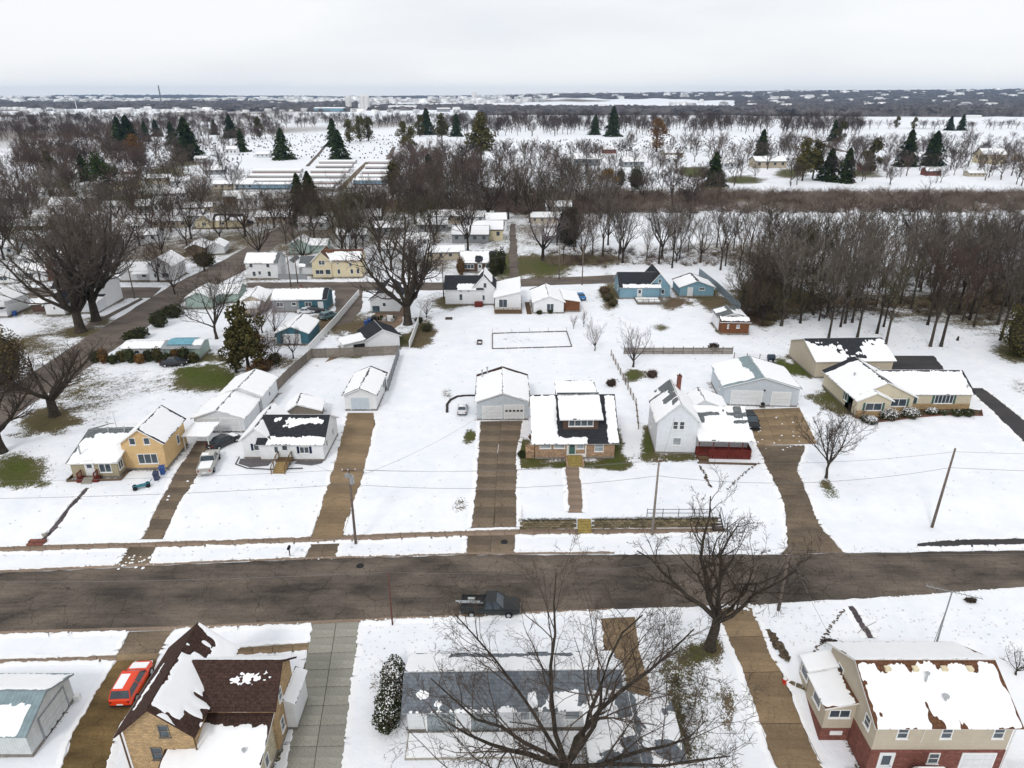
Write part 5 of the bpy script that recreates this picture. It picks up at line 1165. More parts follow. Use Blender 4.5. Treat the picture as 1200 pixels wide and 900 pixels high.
# leaf bits on the crowns of mid distance maples (olive and brown trees)
for (x, y, h, pr, lb) in [(143,176,22,SPR[0],'tall dark spruce, left of a close pair by the cemetery'),(154,176,23,SPR[1],'tall dark spruce, right of a close pair by the cemetery'),(160,188,15,BRN,'olive brown rounded tree below the spruce pair'),
    (172,166,16,SPR[0],'dark spruce standing alone at the cemetery corner'),(184,160,15,SPR[1],'dark spruce behind the cemetery corner'),(203,170,17,SPR[0],'dark spruce left of the biggest cemetery spruce'),(222,188,24,SPR[1],'biggest dark spruce in the cemetery'),
    (252,158,14,SPR[0],'dark spruce at the far side of the cemetery'),(271,162,20,SPR[1],'broad dark spruce at the right end of the cemetery'),(284,178,15,SPR[0],'smaller dark spruce in front of the broad one'),(304,162,18,OLV,'dark olive evergreen beside the brown oaks'),
    (332,187,18,SPR[1],'dark spruce by the storage buildings'),(125,240,21,PINE,'large bushy green pine in the left distance'),(60,205,14,PINEB,'dull green pine left of the large bushy pine'),(100,212,14,SPR[1],'dark evergreen touching the large bushy pine'),
    (353,262,18,SPR[0],'left one of two layered spruces before the storage rows'),(366,264,19,SPR[1],'right one of two layered spruces before the storage rows'),(391,172,20,SPR[0],'dark spruce beside the cemetery lane'),(398,187,17,SPR[1],'blue green spruce in the middle of the cemetery'),
    (410,168,18,OLV,'left olive evergreen in the cemetery'),(422,166,20,OLV,'middle olive evergreen in the cemetery'),(432,165,19,OLV,'right olive evergreen in the cemetery'),(473,172,18,OLV,'olive evergreen at the lane end'),(482,180,17,OLV,'lower olive evergreen at the lane end'),
    (500,158,24,SPR[1],'tall dark spruce at the right end of the cemetery'),(492,160,19,OLV,'dark olive tree left of the tall cemetery spruce'),(518,166,22,PINEB,'round topped golden green tree'),(535,160,20,SPR[0],'dark spruce right of the golden green tree'),
    (564,190,27,PINEB,'large dark green pine before the snowy lots'),(461,232,16,OLV,'olive brown evergreen beside the storage rows'),(503,212,14,SPR[1],'small dark evergreen by the pale hut'),
    (718,160,26,SPR[0],'tall slim dark spruce beyond the far houses'),(697,158,18,SPR[1],'dark spruce left of the tall slim one'),(769,178,22,BRN,'tall brown evergreen by the far road'),(836,218,17,SPR[1],'frosty spruce on a bare patch by the far lawn'),
    (891,190,18,SPR[0],'dark spruce behind the far pale house'),(940,212,22,PINEB,'left green pine of the cluster before the far houses'),(952,210,21,PINEB,'right green pine of the cluster before the far houses'),(970,212,17,SPR[1],'small dark spruce right of the pine cluster'),(990,214,18,SPR[0],'grey spruce before the far tan house'),
    (1020,202,20,OLV,'large olive evergreen with brown crown at right'),(1061,195,19,SPR[0],'pointed blue spruce between far houses'),(1091,194,18,SPR[1],'pointed spruce right of the blue one'),(976,166,17,SPR[0],'dark spruce by the curved far lane'),(984,167,16,OLV,'olive pine by the curved far lane'),
    (1112,153,15,SPR[1],'grey pine at the far snowy field'),(1126,153,17,SPR[0],'dark green pine at the far snowy field'),(1070,152,13,OLV,'olive pine at the field edge'),(1050,150,13,OLV,'olive pine pair member at the field edge'),
    (292,436,12.5,PINEB,'ragged thin conifer behind the white garages'),(277,436,8,OLV,'yellowish evergreen shrub tree left of the ragged conifer'),(306,432,6.5,BRN,'brown bushy tree at the fence corner')]:
    plant_tree(pr, at(x, y), h*(1.22 if y < 200 else 1.0), lb, name='spruce_tree' if pr in SPR else 'evergreen_tree', wide=(1.3 if y < 230 else 1.0) if pr in SPR else 1.1)
# weeping yellow tree
e = empty('weeping_tree', at(711, 221)); tag(e, 'yellow leaved weeping tree before the far grey house', 'tree')
inst('trunk', stem_mesh(7, .3), e); inst('crown', leafy(51, 2200, sh_clumps([(math.cos(a)*r_, math.sin(a)*r_, z, 1.9) for a, r_, z in [(i*1.1, 1.5+(i % 3)*1.6, 8-(i % 3)*1.6) for i in range(14)]]), .5, YLEAF, aspect=2.2), e)
# --- arborvitae, hedges and shrubs
def shrub(pos, rx, ry, rz, n, size, m, label, group=None, cat='shrub', name='shrub', snow=0.0, ang=0, seed=None, up=.92):
    e = empty(name, pos, ang); tag(e, label, cat, group)
    inst('foliage', leafy(seed or int(abs(pos.x*7)+pos.y), n, sh_ell(rx, ry, rz, rz*up), size, m, snow=snow), e)
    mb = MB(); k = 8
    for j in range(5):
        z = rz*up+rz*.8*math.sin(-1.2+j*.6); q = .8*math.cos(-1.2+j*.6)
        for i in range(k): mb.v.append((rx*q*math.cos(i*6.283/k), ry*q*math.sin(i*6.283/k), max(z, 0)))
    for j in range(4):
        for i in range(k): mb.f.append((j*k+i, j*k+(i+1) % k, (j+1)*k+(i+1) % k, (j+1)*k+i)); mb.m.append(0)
    mb.f.append(tuple(4*k+i for i in range(k))); mb.m.append(0); mb.build('branches', BARK, e); return e  # solid dark core painting the shade inside the foliage, no real stems
shrub(at(457, 838), 1.05, 2.5, 1.25, 7000, .16, CEDAR, 'front part of the big dark hedge with snow beside the blue roofed house', None, 'hedge', 'hedge', snow=.35, seed=3)
shrub(at(462, 803), 1.0, 1.7, 1.15, 5000, .16, CEDAR, 'rear part of the big dark hedge with snow, nearer the street', None, 'hedge', 'hedge', snow=.6, seed=4)
plant_tree(remat(SMALL[0], TWIG), at(1190, 790), 2.6, 'round bare shrub at the right edge behind the antenna mast', name='bare_shrub', cat='shrub', wide=1.6)
for i, (x, y, r_, s, lb) in enumerate([(1014,494,.8,.4,'dark green shrub at the left end of the ranch house bed'),(1020,496,.9,1,'snow covered shrub at the left corner of the ranch house bed'),(1041,491,1.3,1.,'largest snow topped round shrub before the ranch house window'),(1066,489,1.25,1.,'snow topped round shrub before the recessed door'),
    (1092,485,.8,.9,'smaller snow dusted shrub right of the door'),(1105,486,.55,.15,'smallest dark shrub in the ranch house bed'),(1120,487,.8,.1,'dark round shrub below the five pane window'),(1133,487,.85,.1,'dark round shrub at the right end of the ranch house')]):
    shrub(at(x, y), r_, r_, r_*.62, 1500, .16, CEDAR, lb, 'shrubs along the ranch house', snow=s, seed=60+i)
for i in range(12):
    x = 112+i*10.5; shrub(at(x, 424.5-i*.2+(i % 3)), .9, .8, [1.5, 1.9, 1.2][i % 3]*.75, 900, .26, [CEDAR, BROWNLEAF, CEDAR, OLIVE][i % 4], 'clipped bush in the row below the mobile home', 'row of bushes below the mobile home', seed=80+i)
shrub(at(160, 398), 2.6, 1.5, 1.1, 1800, .3, CEDAR, 'dark clipped hedge by the side street, nearer one', None, 'hedge', 'hedge', ang=.9)
shrub(at(187, 383), 1.7, 1.6, 1.7, 1500, .3, CEDAR, 'dark box shaped hedge by the side street, farther one', None, 'hedge', 'hedge', ang=.6)
shrub(at(203, 372), 2.4, 1.4, 1.5, 1500, .3, CEDAR, 'loose dark hedge below the bare tree', None, 'hedge', 'hedge', ang=.4)
shrub(at(240, 312), 3.2, 2, 2.0, 1700, .4, OLIVE, 'olive evergreen bush beside the brown low house', None, 'shrub')
shrub(at(4, 455), 4.6, 4, 5.4, 6000, .34, mat('brown_hedge', (.07, .05, .025), .9, .4, 2, c2=(.11, .085, .04)), 'huge brown green arborvitae at the left edge', None, 'shrub', 'evergreen_shrub')
shrub(at(1198, 418), 4.2, 4, 5.5, 5500, .32, OLIVE, 'large olive bush at the right edge of the woods', None, 'shrub', 'evergreen_shrub')
shrub(at(666, 288), 3.6, 3.2, 6.2, 4000, .5, mat('dark_cedar', (.016, .019, .010), .9, .4, 2), 'very dark teardrop arborvitae behind the pale limbed tree', None, 'shrub', 'evergreen_shrub')
shrub(at(745, 222), 3.8, 3.4, 6.0, 3200, .5, CEDAR, 'dark teardrop evergreen right of the weeping tree', None, 'shrub', 'evergreen_shrub')
shrub(at(727, 217), 2.0, 2.0, 4.2, 1800, .5, CEDAR, 'slim dark evergreen touching the weeping tree', None, 'shrub', 'evergreen_shrub')
shrub(at(579, 323), 1.5, 1.4, 3.3, 1700, .32, CEDAR, 'dark column hedge at the brick house corner', None, 'shrub', 'evergreen_shrub')
shrub(at(587, 320), 1.4, 1.4, 3.5, 1700, .32, CEDAR, 'rear dark column hedge beside the narrow street', None, 'shrub', 'evergreen_shrub')
shrub(at(540, 322), 1.1, 1.1, 2.6, 1200, .3, BROWNLEAF, 'brownish bush at the left corner of the dark brick house')
for i, (x, y, r_, m_) in enumerate([(708,345,1.6,BROWNLEAF),(712,352,1.4,OLIVE),(718,358,1.2,OLIVE),(500,388,1.2,CEDAR),(491,378,.9,SPRUCE),(466,397,.9,OLIVE),(632,368,.6,CEDAR),(645,367,.6,CEDAR),(657,366,.7,CEDAR),(764,442,.9,TWIGR),(716,452,.8,TWIGR),(612,535,.6,CEDAR),(300,440,1.6,BROWNLEAF),(312,434,1.4,BROWNLEAF),(322,425,1.4,OLIVE),(836,410,1.0,TWIG),(625,515,.6,BROWNLEAF)]):
    shrub(at(x, y), r_, r_, r_*.7, 700, .2, m_, ['low bush by the blue house drive','low green bush by the blue house drive','lowest bush by the blue house drive','bush on the bare soil by the white fence','small spruce like bush by the white fence','bush at the foot of the giant tree','left bush at the cottage wall','middle bush at the cottage wall','right bush at the cottage wall','reddish bush beside the small purple tree','reddish low bush along the wire fence','small bush at the bungalow corner','brown bush left of the privacy fence','brown bush beside the privacy fence','olive bush at the far part of the privacy fence','dry bush under the rail fence end','brown bush at the bungalow side'][i], seed=140+i)
# dry brush band, weeds and undergrowth (nobody could count them)
def tile(name, src, pts, mats, label, cat, kind='stuff', smooth=False, parent=None):
    """many copies of small meshes joined into one object; pts = (x, y, z, scale, rot)"""
    Vs = []; Fs = []; b = 0
    if not pts: return None
    for (x, y, z, s, r_) in pts:
        v, f = src[int(abs(x*13+y*7)) % len(src)]; c, sn = math.cos(r_), math.sin(r_)
        q = v*s; Vs.append(np.stack([q[:, 0]*c-q[:, 1]*sn+x, q[:, 0]*sn+q[:, 1]*c+y, q[:, 2]+z], 1)); Fs.append(f+b); b += len(v)
    o = link(bpy.data.objects.new(name, npmesh(name, np.concatenate(Vs), np.concatenate(Fs), mats, smooth)), parent)
    if parent is None: tag(o, label, None, kind=kind); o['category'] = cat
    return o
def fan(seed, n, H, spread, r, trunk=True):
    rg = np.random.RandomState(seed); V = []; F = []
    def tri(p, q, w):
        a = rg.normal(0, 1, 3); d = q-p; a = np.cross(d, a); a = a/(np.linalg.norm(a)+1e-6)*w; b = len(V); V.extend([p-a, p+a, q]); F.append((b, b+1, b+2))
    if trunk:
        for k in range(4): tri(np.array([0., 0, 0]), np.array([rg.normal(0, .05), rg.normal(0, .05), H*.7]), H*.018)
    for i in range(n):
        t = rg.uniform(.18, .75) if trunk else 0; az = rg.uniform(0, 6.28); L = H*rg.uniform(.25, .55)*(1 if trunk else 1.6); el = rg.uniform(.35, 1.2)
        p = np.array([rg.normal(0, .02)*H, rg.normal(0, .02)*H, t*H]) if trunk else np.array([rg.normal(0, .12)*H, rg.normal(0, .12)*H, 0])
        q = p+np.array([math.cos(az)*math.cos(el)*spread, math.sin(az)*math.cos(el)*spread, math.sin(el)])*L; tri(p, q, r)
        for k in range(2): tri(p+(q-p)*rg.uniform(.3, .8), p+(q-p)*rg.uniform(.8, 1.1)+rg.normal(0, .1, 3)*L*1.4, r*.7)
    return np.array(V), np.array(F)
FANB = [fan(s, 24, 1, 1.0, .014, False) for s in (1, 2, 3)]
FANT = [fan(s, 26, 1, 1.0, .012) for s in (4, 5, 6, 7)]
def spots(poly, n, s0, s1):
    A = [at(poly[0], poly[3]), at(poly[1], poly[3]), at(poly[1], poly[2]), at(poly[0], poly[2])]; o = []
    for i in range(n):
        u, v = rnd.random(), rnd.random(); p = A[0].lerp(A[1], u).lerp(A[3].lerp(A[2], u), v)
        if not blocked(p): o.append((p.x, p.y, terr(p.x, p.y), rnd.uniform(s0, s1), rnd.uniform(0, 6.28)))
    return o
tile('dry_brush', FANB, spots((580, 1300, 226, 250), 1900, 3.5, 6.5), BRUSH, 'long band of dense brown brush before the far houses', 'brush')
tile('dry_brush', FANB, spots((390, 720, 236, 252), 600, 3, 5.5), BRUSH, 'brown brush strip behind the back street trees', 'brush')
tile('undergrowth', FANB, spots((880, 1300, 316, 376), 800, 1.2, 2.8), mat('leaf_brown_brush', (.055, .036, .026), .95, .5, .2, c2=(.11, .08, .055)), 'brown undergrowth and saplings inside the right hand woods', 'undergrowth')
tile('undergrowth', FANB, spots((640, 870, 292, 312), 320, 1.2, 3.0), BRUSH, 'dry scrub along the white field', 'undergrowth')
tile('undergrowth', FANB, spots((866, 910, 340, 382), 160, 1.2, 2.6), mat('leaf_brown_brush', (.10, .06, .042)), 'reddish brown thicket behind the brown shed', 'undergrowth')
tile('weeds', FANB, spots((785, 815, 790, 880), 130, .3, .6), TWIGG, 'thin dry weeds on the thawed strip beside the long worn driveway', 'weeds')
tile('weeds', FANB, spots((478, 640, 858, 864), 200, .35, .6), CEDAR, 'low dark planting below the long white house', 'weeds')
tile('dead_grass', FANB, [(x_, yline(x_)+rnd.uniform(.1, .5), .98, rnd.uniform(.2, .42), rnd.uniform(0, 6)) for x_ in np.arange(.8, 24, .06) if not 7.4 < x_ < 9.2], mat('dead_grass', (.06, .058, .025), .95, .5, 1), 'dead grass hanging over the retaining wall', 'grass')
tile('weeds', FANB, spots((330, 480, 388, 404), 60, .6, 1.4), TWIGR, 'weeds on the bare yard around the white garage', 'weeds')
# far tree masses
def fine_tree(seed):
    rg = random.Random(seed); T, C = bare_tree(seed, 1.0, .24, 5, 36, (5, 5, 3), .018, twr=.0042, up=.12)
    v = np.array(T.v+C.v); f = []
    for q, off in ((T.f, 0), (C.f, len(T.v))):
        for a in q:
            a = [x+off for x in a]; f.append((a[0], a[1], a[2])); 
            if len(a) == 4: f.append((a[0], a[2], a[3]))
    return v, np.array(f)
FINE = [fine_tree(s) for s in (61, 62, 63)]
tile('distant_bare_trees', FINE, spots((-80, 290, 185, 245), 120, 11, 16) + spots((290, 470, 222, 240), 26, 12, 17) + spots((465, 560, 188, 250), 70, 12, 17) + spots((-80, 600, 236, 275), 40, 11, 16) + spots((560, 720, 185, 240), 45, 12, 18) + spots((720, 1280, 172, 218), 190, 9, 16) + spots((60, 290, 160, 190), 60, 9, 14) + spots((420, 870, 225, 262), 50, 10, 15), mat('far_bare_wood', (.065, .05, .042), 1, .4, .03, c2=(.10, .075, .062)),
     'bare yard trees all over the distant neighbourhoods', 'trees')
tile('distant_trees', FINE, spots((520, 1010, 141, 160), 620, 12, 18), mat('far_twigs_a', (.07, .052, .044), 1, .3, .01), 'bare tree row along the far end of the neighbourhood', 'trees')
tile('distant_trees', FINE, spots((-80, 330, 138, 168), 520, 11, 17), mat('far_twigs_b', (.085, .06, .05), 1, .3, .01), 'brown wooded mass beyond the houses at left', 'trees')
tile('distant_trees', FINE, spots((330, 540, 139, 150), 150, 10, 15), mat('far_twigs_a', (.1, .075, .066)), 'bare tree row beyond the cemetery', 'trees')
tile('distant_trees', FINE, spots((990, 1290, 150, 153), 60, 9, 13), mat('far_twigs_a', (.1, .075, .066)), 'thin hedgerow at the far snowy field', 'trees')
tile('distant_trees', FINE, spots((1000, 1290, 166, 215), 90, 6, 12), mat('far_twigs_a', (.1, .075, .066)), 'scattered bare trees on the far right fields', 'trees')
tile('distant_trees', FINE, spots((20, 170, 155, 205), 240, 9, 13), mat('far_twigs_c', (.09, .06, .045), 1, .3, .01), 'brown orchard like mass at the left distance', 'trees')
def canopy(x0, x1, b0, b1, t0, t1, h, label, m=FARWOOD):
    """rough top surface of a distant wood, standing on the ground between two picture rows"""
    nx = int((x1-x0)/2.2); ny = max(4, int(max(abs(b0-t0), abs(b1-t1))*2.2)); rg = np.random.RandomState(int(x0+b0*3)); V = []
    for j in range(ny+1):
        for i in range(nx+1):
            u = i/nx; v = j/ny; e_ = math.sin(i*.13)*.6+math.sin(i*.37)*.35
            yb = b0+(b1-b0)*u+e_*.5; yt = t0+(t1-t0)*u+e_*.4; py = yb+(min(yt, yb-.3)-yb)*v
            a, b, c = ray(x0+(x1-x0)*u, py); t = CAMH/max(-c, .004); p = Vector((a*t, b*t, 0))
            ed = 0 if j in (0, ny) or i in (0, nx) else 1
            V.append((p.x+rg.uniform(-4, 4), p.y+ (rg.uniform(-.2, .2)*p.y*.004), terr(p.x, p.y)-1+ed*h*rg.uniform(.45, 1.15)))
    q = np.arange(nx*ny); r_, c_ = q//nx, q % nx; k = r_*(nx+1)+c_
    o = link(bpy.data.objects.new('distant_woods', npmesh('distant_woods', V, np.stack([k, k+1, k+nx+2, k+nx+1], 1), m))); tag(o, label, None, kind='stuff'); o['category'] = 'woods'
canopy(880, 1320, 136.5, 138, 127, 120, 14, 'dense grey brown wood behind the right snowy field')
canopy(560, 900, 135.5, 136, 127, 127.5, 13, 'dark wood strip in the centre distance')
canopy(590, 1320, 119.5, 124, 114.8, 113.5, 14, 'long blue grey wood on the right horizon')
canopy(860, 1320, 126, 126, 119, 119, 14, 'second dense wood layer at the right')
canopy(-120, 300, 128, 128.5, 117.5, 116, 14, 'dark blue wood on the left horizon')
canopy(250, 420, 131, 131.5, 121, 121, 12, 'dark wood left of the grain towers')
canopy(430, 600, 130, 129, 124.5, 125, 11, 'wood right of the grain towers')
canopy(430, 560, 118, 117.5, 115, 114.8, 12, 'far thin wood beyond the town')
canopy(60, 560, 116.5, 116, 113.2, 113, 14, 'thin blue wood line on the horizon')
canopy(540, 1320, 113.2, 112.2, 111.6, 111.2, 18, 'farthest blue wooded ridge at the horizon')

# ------------------------------------------------------------------ far buildings
def simple_house(kind, wall, roof, w, d, ze, zr):
    mb = MB(); mb.add([(0,0,-.5),(w,0,-.5),(w,d,-.5),(0,d,-.5),(0,0,ze),(w,0,ze),(w,d,ze),(0,d,ze),(0,d/2,zr),(w,d/2,zr)], [(0,1,5,4),(2,3,7,6),(1,2,6,9,5),(3,0,4,8,7)])
    r = MB(); s = (zr-ze)/(d/2); r.slab((-.4, -.4, ze-.4*s+.1), (w+.8, 0, 0), (0, d/2+.4, zr-ze+.4*s), .15); r.slab((w+.4, d+.4, ze-.4*s+.1), (-w-.8, 0, 0), (0, -d/2-.4, zr-ze+.4*s), .15)
    n = MB(); n.slab((-.3, -.3, ze-.3*s+.2), (w+.5, 0, 0), (0, d/2+.1, (zr-ze)*.93+.3*s), .1); n.slab((w+.3, d+.3, ze-.3*s+.2), (-w-.6, 0, 0), (0, -d/2-.2, zr-ze+.2*s), .1)
    g = MB()
    for k in range(max(2, int(w/3))): x = (k+.5)*w/max(2, int(w/3)); g.box(x-.55, x+.55, -.06, 0, ze*.45, ze*.8)
    return [mb.mesh('wall', wall), r.mesh('roof', [roof]), n.mesh('roof_snow', SNOW), g.mesh('window', GLASS)]
FH = [simple_house(0, WHITE, GREYSH, 11, 8, 2.9, 4.8), simple_house(0, TAUPE, CHARC, 14, 8, 2.8, 4.6), simple_house(0, GREYS, GREYSH, 12, 9, 2.9, 5.0), simple_house(0, CREAM, BROWNSH, 10, 7.5, 3.8, 6.2), simple_house(0, REDBRICK, CHARC, 10, 7, 3, 5.2), simple_house(0, WHITE2, CHARC, 9, 8, 4.6, 7.0)]
def far_house(i, pos, label, group=None, ang=0, sc=1.0, name='house', cat='house'):
    e = empty(name, pos, ang); e.scale = (sc, sc, sc); tag(e, label, cat, group); m_ = FH[i % len(FH)]
    inst('wall', m_[0], e); r = inst('roof', m_[1], e); inst('roof_snow', m_[2], r); inst('window_row', m_[3], e)['kind'] = 'stuff'; return e
for i, (x, y, k, sc, lb) in enumerate([(672,194,2,1.5,'grey ranch house with wide snowy roof beyond the brush band'),(707,180,4,1.1,'dark red barn like house behind the grey ranch house'),(730,196,2,1.2,'grey house half hidden by a brownish tree'),(773,193,0,1.2,'low white house on the far lawn left of the forked tree'),(778,184,1,1.1,'tan house behind the low white far house'),
    (838,198,0,1.2,'white house with snowy hip roof at the middle of the far lawn'),(885,197,1,1.5,'long pale ranch house right of the forked far tree'),(955,183,5,1.0,'white house under snowy roof behind the pine cluster'),(975,195,1,1.1,'tan house behind the small dark evergreen'),(1060,190,2,1.3,'grey far house between pointed spruces'),
    (1085,206,4,.9,'small reddish shed like house before the pointed spruce'),(1150,192,3,1.6,'long tan building with parked cars at the far right'),(1135,207,1,.7,'small tan shed on the far right lawn'),(1010,200,4,.9,'small brick red house behind the olive evergreen'),(640,197,0,1.1,'white low house left of the grey ranch house'),(600,193,5,.9,'small white house behind pale trees'),
    (571,226,0,.9,'snowy roofed house left of the pale trees'),(915,190,0,1,'white house left of the pine cluster'),(1195,190,1,1.2,'tan house at the right edge of the far neighbourhood')]):
    far_house(k, at(x, y), lb, sc=sc, ang=rnd.uniform(-.1, .1))
for i, (x, y, k, a_) in enumerate([(-20,300,0,.1),(20,288,2,.1),(15,262,1,.2),(60,255,5,.1),(95,262,0,0),(-15,240,2,.1),(40,232,0,.1),(70,215,5,.3),(45,222,3,.2),(112,222,1,.1),(145,206,4,.1),(160,250,2,.3),(178,268,1,.2),(130,275,0,.1),(75,283,2,.1),(190,235,0,.3),(215,250,1,.2),(262,238,4,.1),
    (300,262,1,.1),(330,250,0,.1),(320,275,2,.1),(275,222,0,0),(395,285,0,.1),(405,262,1,.1),(440,275,2,.1),(500,305,1,.1),(448,302,0,.1),(530,285,2,0),(555,282,3,0),(548,262,0,0),(500,262,1,0),(455,255,4,0),(470,228,0,0),(523,232,0,0),(640,285,2,.1),(622,262,1,0),(640,250,0,0),(25,315,0,.1),(85,300,2,.1),(118,290,5,.1),(150,285,0,.2),(5,275,1,.1),(38,270,5,.1),(80,268,0,.2),(148,268,1,.1),(120,248,0,.1),(90,240,2,.1),(180,252,5,.1),(205,262,0,.1),(250,222,1,.1),(228,190,0,.1),(120,200,5,.2),(90,198,0,.1),(170,215,1,.1),(280,245,5,.1),(350,270,0,.1),(420,268,5,.1),(470,290,0,.1),(490,272,2,.1),(520,262,0,.1),(570,270,5,.1),(300,185,0,0),(265,182,5,.1),(240,205,2,.2),(200,218,0,.3),(20,190,1,.1),(30,178,0,.1),(300,240,0,.1)]):
    p = at(x, y)
    if blocked(p) : continue
    far_house(k, p, 'small house with snow covered roof seen between bare trees beyond the first blocks', 'small snowy roofed houses between the trees', a_, rnd.uniform(.8, 1.05))
far_house(0, at(484, 197), 'tiny pale green hut right of the storage rows', sc=.6, name='hut', cat='hut'); far_house(3, at(133, 222), 'low building with orange brown roof behind the large bushy pine', sc=1.1)
# storage rows
ST = simple_house(0, mat('storage_wall', (.56, .54, .52), .7, .15, kind='vertical'), GREYMET, 26, 7.0, 1.5, 2.3); STB = simple_house(0, mat('storage_blue', (.22, .34, .44), .7, .15, kind='vertical'), GREYMET, 26, 6.5, 2.5, 3.2)
BSTR = []
for c_ in ((.16, .06, .05), (.05, .05, .055)):
    mb = MB(); mb.box(0, 26, -.08, -.02, 0, .5); BSTR.append(mb.mesh('base_strip', mat('base_strip_%d' % len(BSTR), c_)))
for i, (x0, x1, y) in enumerate([(296,352,203),(290,350,209),(282,346,215),(276,340,222),(374,416,192),(370,412,197),(364,408,203),(360,402,209),(355,398,216),(352,390,223),(432,458,192),(428,457,198),(424,456,204),(420,455,210),(414,452,217)]):
    a, b = at(x0, y), at(x1, y); e = empty('storage_building', a, math.atan2(b.y-a.y, b.x-a.x)); e.scale = ((b-a).length/26, 1, 1)
    tag(e, 'long snow roofed storage building %s the brown lane, %s row' % (['far left of', 'left of', 'right of'][0 if i < 4 else 1 if i < 10 else 2], ['rearmost', 'second', 'third', 'fourth', 'fifth', 'nearest'][i if i < 4 else i-4 if i < 10 else i-10]) , 'building', 'storage rows')
    mm = STB if i in (3, 14) else ST
    inst('wall', mm[0], e); r = inst('roof', mm[1], e); inst('roof_snow', mm[2], r); inst('base_strip', BSTR[i % 2], e)
# gravestones
def box_np(): 
    return (np.array([(-.5,-.15,0),(.5,-.15,0),(.5,.15,0),(-.5,.15,0),(-.5,-.15,1.1),(.5,-.15,1.1),(.5,.15,1.1),(-.5,.15,1.1)]), np.array([(0,1,5,4),(1,2,6,5),(2,3,7,6),(3,0,4,7),(4,5,6,7)]))
def gspots(poly, n, k): return [(x, y, z, s, .1) for (x, y, z, s, r_) in spots(poly, n, *k)]
_b = blocked
blocked = lambda p: 186 < picture(p)[1] < 228 and 284 < picture(p)[0] < 466
tile('gravestones', [box_np()], gspots((290, 480, 158, 186), 380, (.55, 1.1)) + gspots((165, 285, 168, 192), 260, (.5, 1.0)) + gspots((480, 560, 172, 190), 90, (.5, 1.0)) + gspots((570, 760, 164, 178), 220, (.6, 1.3)) + gspots((770, 960, 160, 176), 220, (.6, 1.3)), mat('dark_granite', (.09, .085, .09), .7, .4, .1), 'dark gravestones dotted over the snowy cemetery', 'gravestones')
blocked = _b
# distant town
def town(poly, n, k0, k1):
    o = []
    for q in spots(poly, n, k0, k1): o.append((q[0], q[1], q[2], q[3], rnd.uniform(-.3, .3)))
    return o
hb = (np.array([(-1,-.7,0),(1,-.7,0),(1,.7,0),(-1,.7,0),(-1,-.7,.6),(1,-.7,.6),(1,.7,.6),(-1,.7,.6),(-1,0,1),(1,0,1)]), np.array([(0,1,5,4),(1,2,6,5),(2,3,7,6),(3,0,4,7),(4,5,9,8),(6,7,8,9),(5,6,9,9),(7,4,8,8)]))
tile('distant_town', [(hb[0], hb[1])], town((150, 600, 115, 133), 300, 5, 11) + town((820, 1200, 115, 121), 110, 6, 14) + town((0, 300, 128, 145), 90, 5, 9) + town((0, 620, 114.5, 122), 260, 15, 24) + town((560, 1200, 113.6, 119), 110, 15, 24) + town((780, 1200, 119, 128), 22, 14, 18) + town((560, 640, 113, 120), 60, 10, 18), mat('town_wall', (.45, .45, .46), .8, .5, .02, c2=(.8, .8, .82)), 'pale scattered roofs of the distant town', 'town')
def silo(px, py, top, r, label, n=1):
    p = at(px, py); h_ = hgt((px, py), top); e = empty('grain_tower', p); tag(e, label, 'silo'); mb = MB()
    for i in range(n): mb.tube([(i*r*1.9, 0, -2), (i*r*1.9, 0, h_*.9)], r, 10)
    mb.build('silo_body', TRIM, e); mb = MB(); mb.box(-r*.6, r*(1.9*(n-1)+.6), -r*.5, r*.5, h_*.9, h_); mb.build('head_house', TRIM, e)
silo(409, 129, 112, 9, 'slim left grain tower on the horizon', 1); silo(425, 129, 111, 8, 'wide right grain elevator on the horizon', 2); silo(556, 120, 107, 14, 'pale domed tower on the town horizon', 1)
for i, (x0, x1, y, hh, lb, m_) in enumerate([(368,402,131,9,'long blue walled warehouse left of the grain towers',SKYBLUE),(455,487,129,10,'white warehouse right of the grain towers',TRIM),(578,603,127,12,'white warehouse at the middle of the horizon fields',TRIM),(697,712,125,9,'white barn on the strip field at centre right',TRIM),(720,732,125,7,'reddish barn beside the white barn',REDP),(1133,1150,139,5,'long white shed before the right wood',TRIM),(138,152,131,8,'white shed on the left far plain',TRIM),(240,262,127,8,'pale hall on the left far plain',TRIM),(512,527,131,8,'pale hall right of the warehouses',GREYS)]):
    a, b = at(x0, y), at(x1, y); e = empty('warehouse', a); w = (b-a).length; tag(e, lb, 'warehouse'); mb = MB(); mb.box(0, w, 0, w*.5, -1, hh); mb.build('wall', m_, e)
    mb = MB(); mb.add([(-1,-1,hh),(w+1,-1,hh),(w+1,w*.25,hh*1.3),(-1,w*.25,hh*1.3),(w+1,w*.5+1,hh),(-1,w*.5+1,hh)], [(0,1,2,3),(3,2,4,5),(1,4,2),(0,3,5)]); mb.build('roof', SNOW, e)
p = at(190, 125); hh = hgt((190, 125), 100); e = empty('lattice_mast', p); tag(e, 'slim lattice mast rising above the left horizon', 'mast'); mb = MB()
for k in range(3): mb.tube([(3*math.cos(k*2.1), 3*math.sin(k*2.1), 0), (1.4*math.cos(k*2.1), 1.4*math.sin(k*2.1), hh)], .9, 4)
for k in range(12): mb.tube([(2.6*math.cos(k*2.1), 2.6*math.sin(k*2.1), hh*k/12), (2.2*math.cos(k*2.1+2.1), 2.2*math.sin(k*2.1+2.1), hh*(k+1)/12)], .5, 3)
mb.build('lattice', GREYS, e)
p = at(91, 132); e = empty('lattice_mast', p); tag(e, 'short pale mast on the left far plain', 'mast'); mb = MB(); mb.tube([(0,0,0),(0,0,hgt((91,132),117))], .8, 4); mb.build('lattice', TRIM, e)

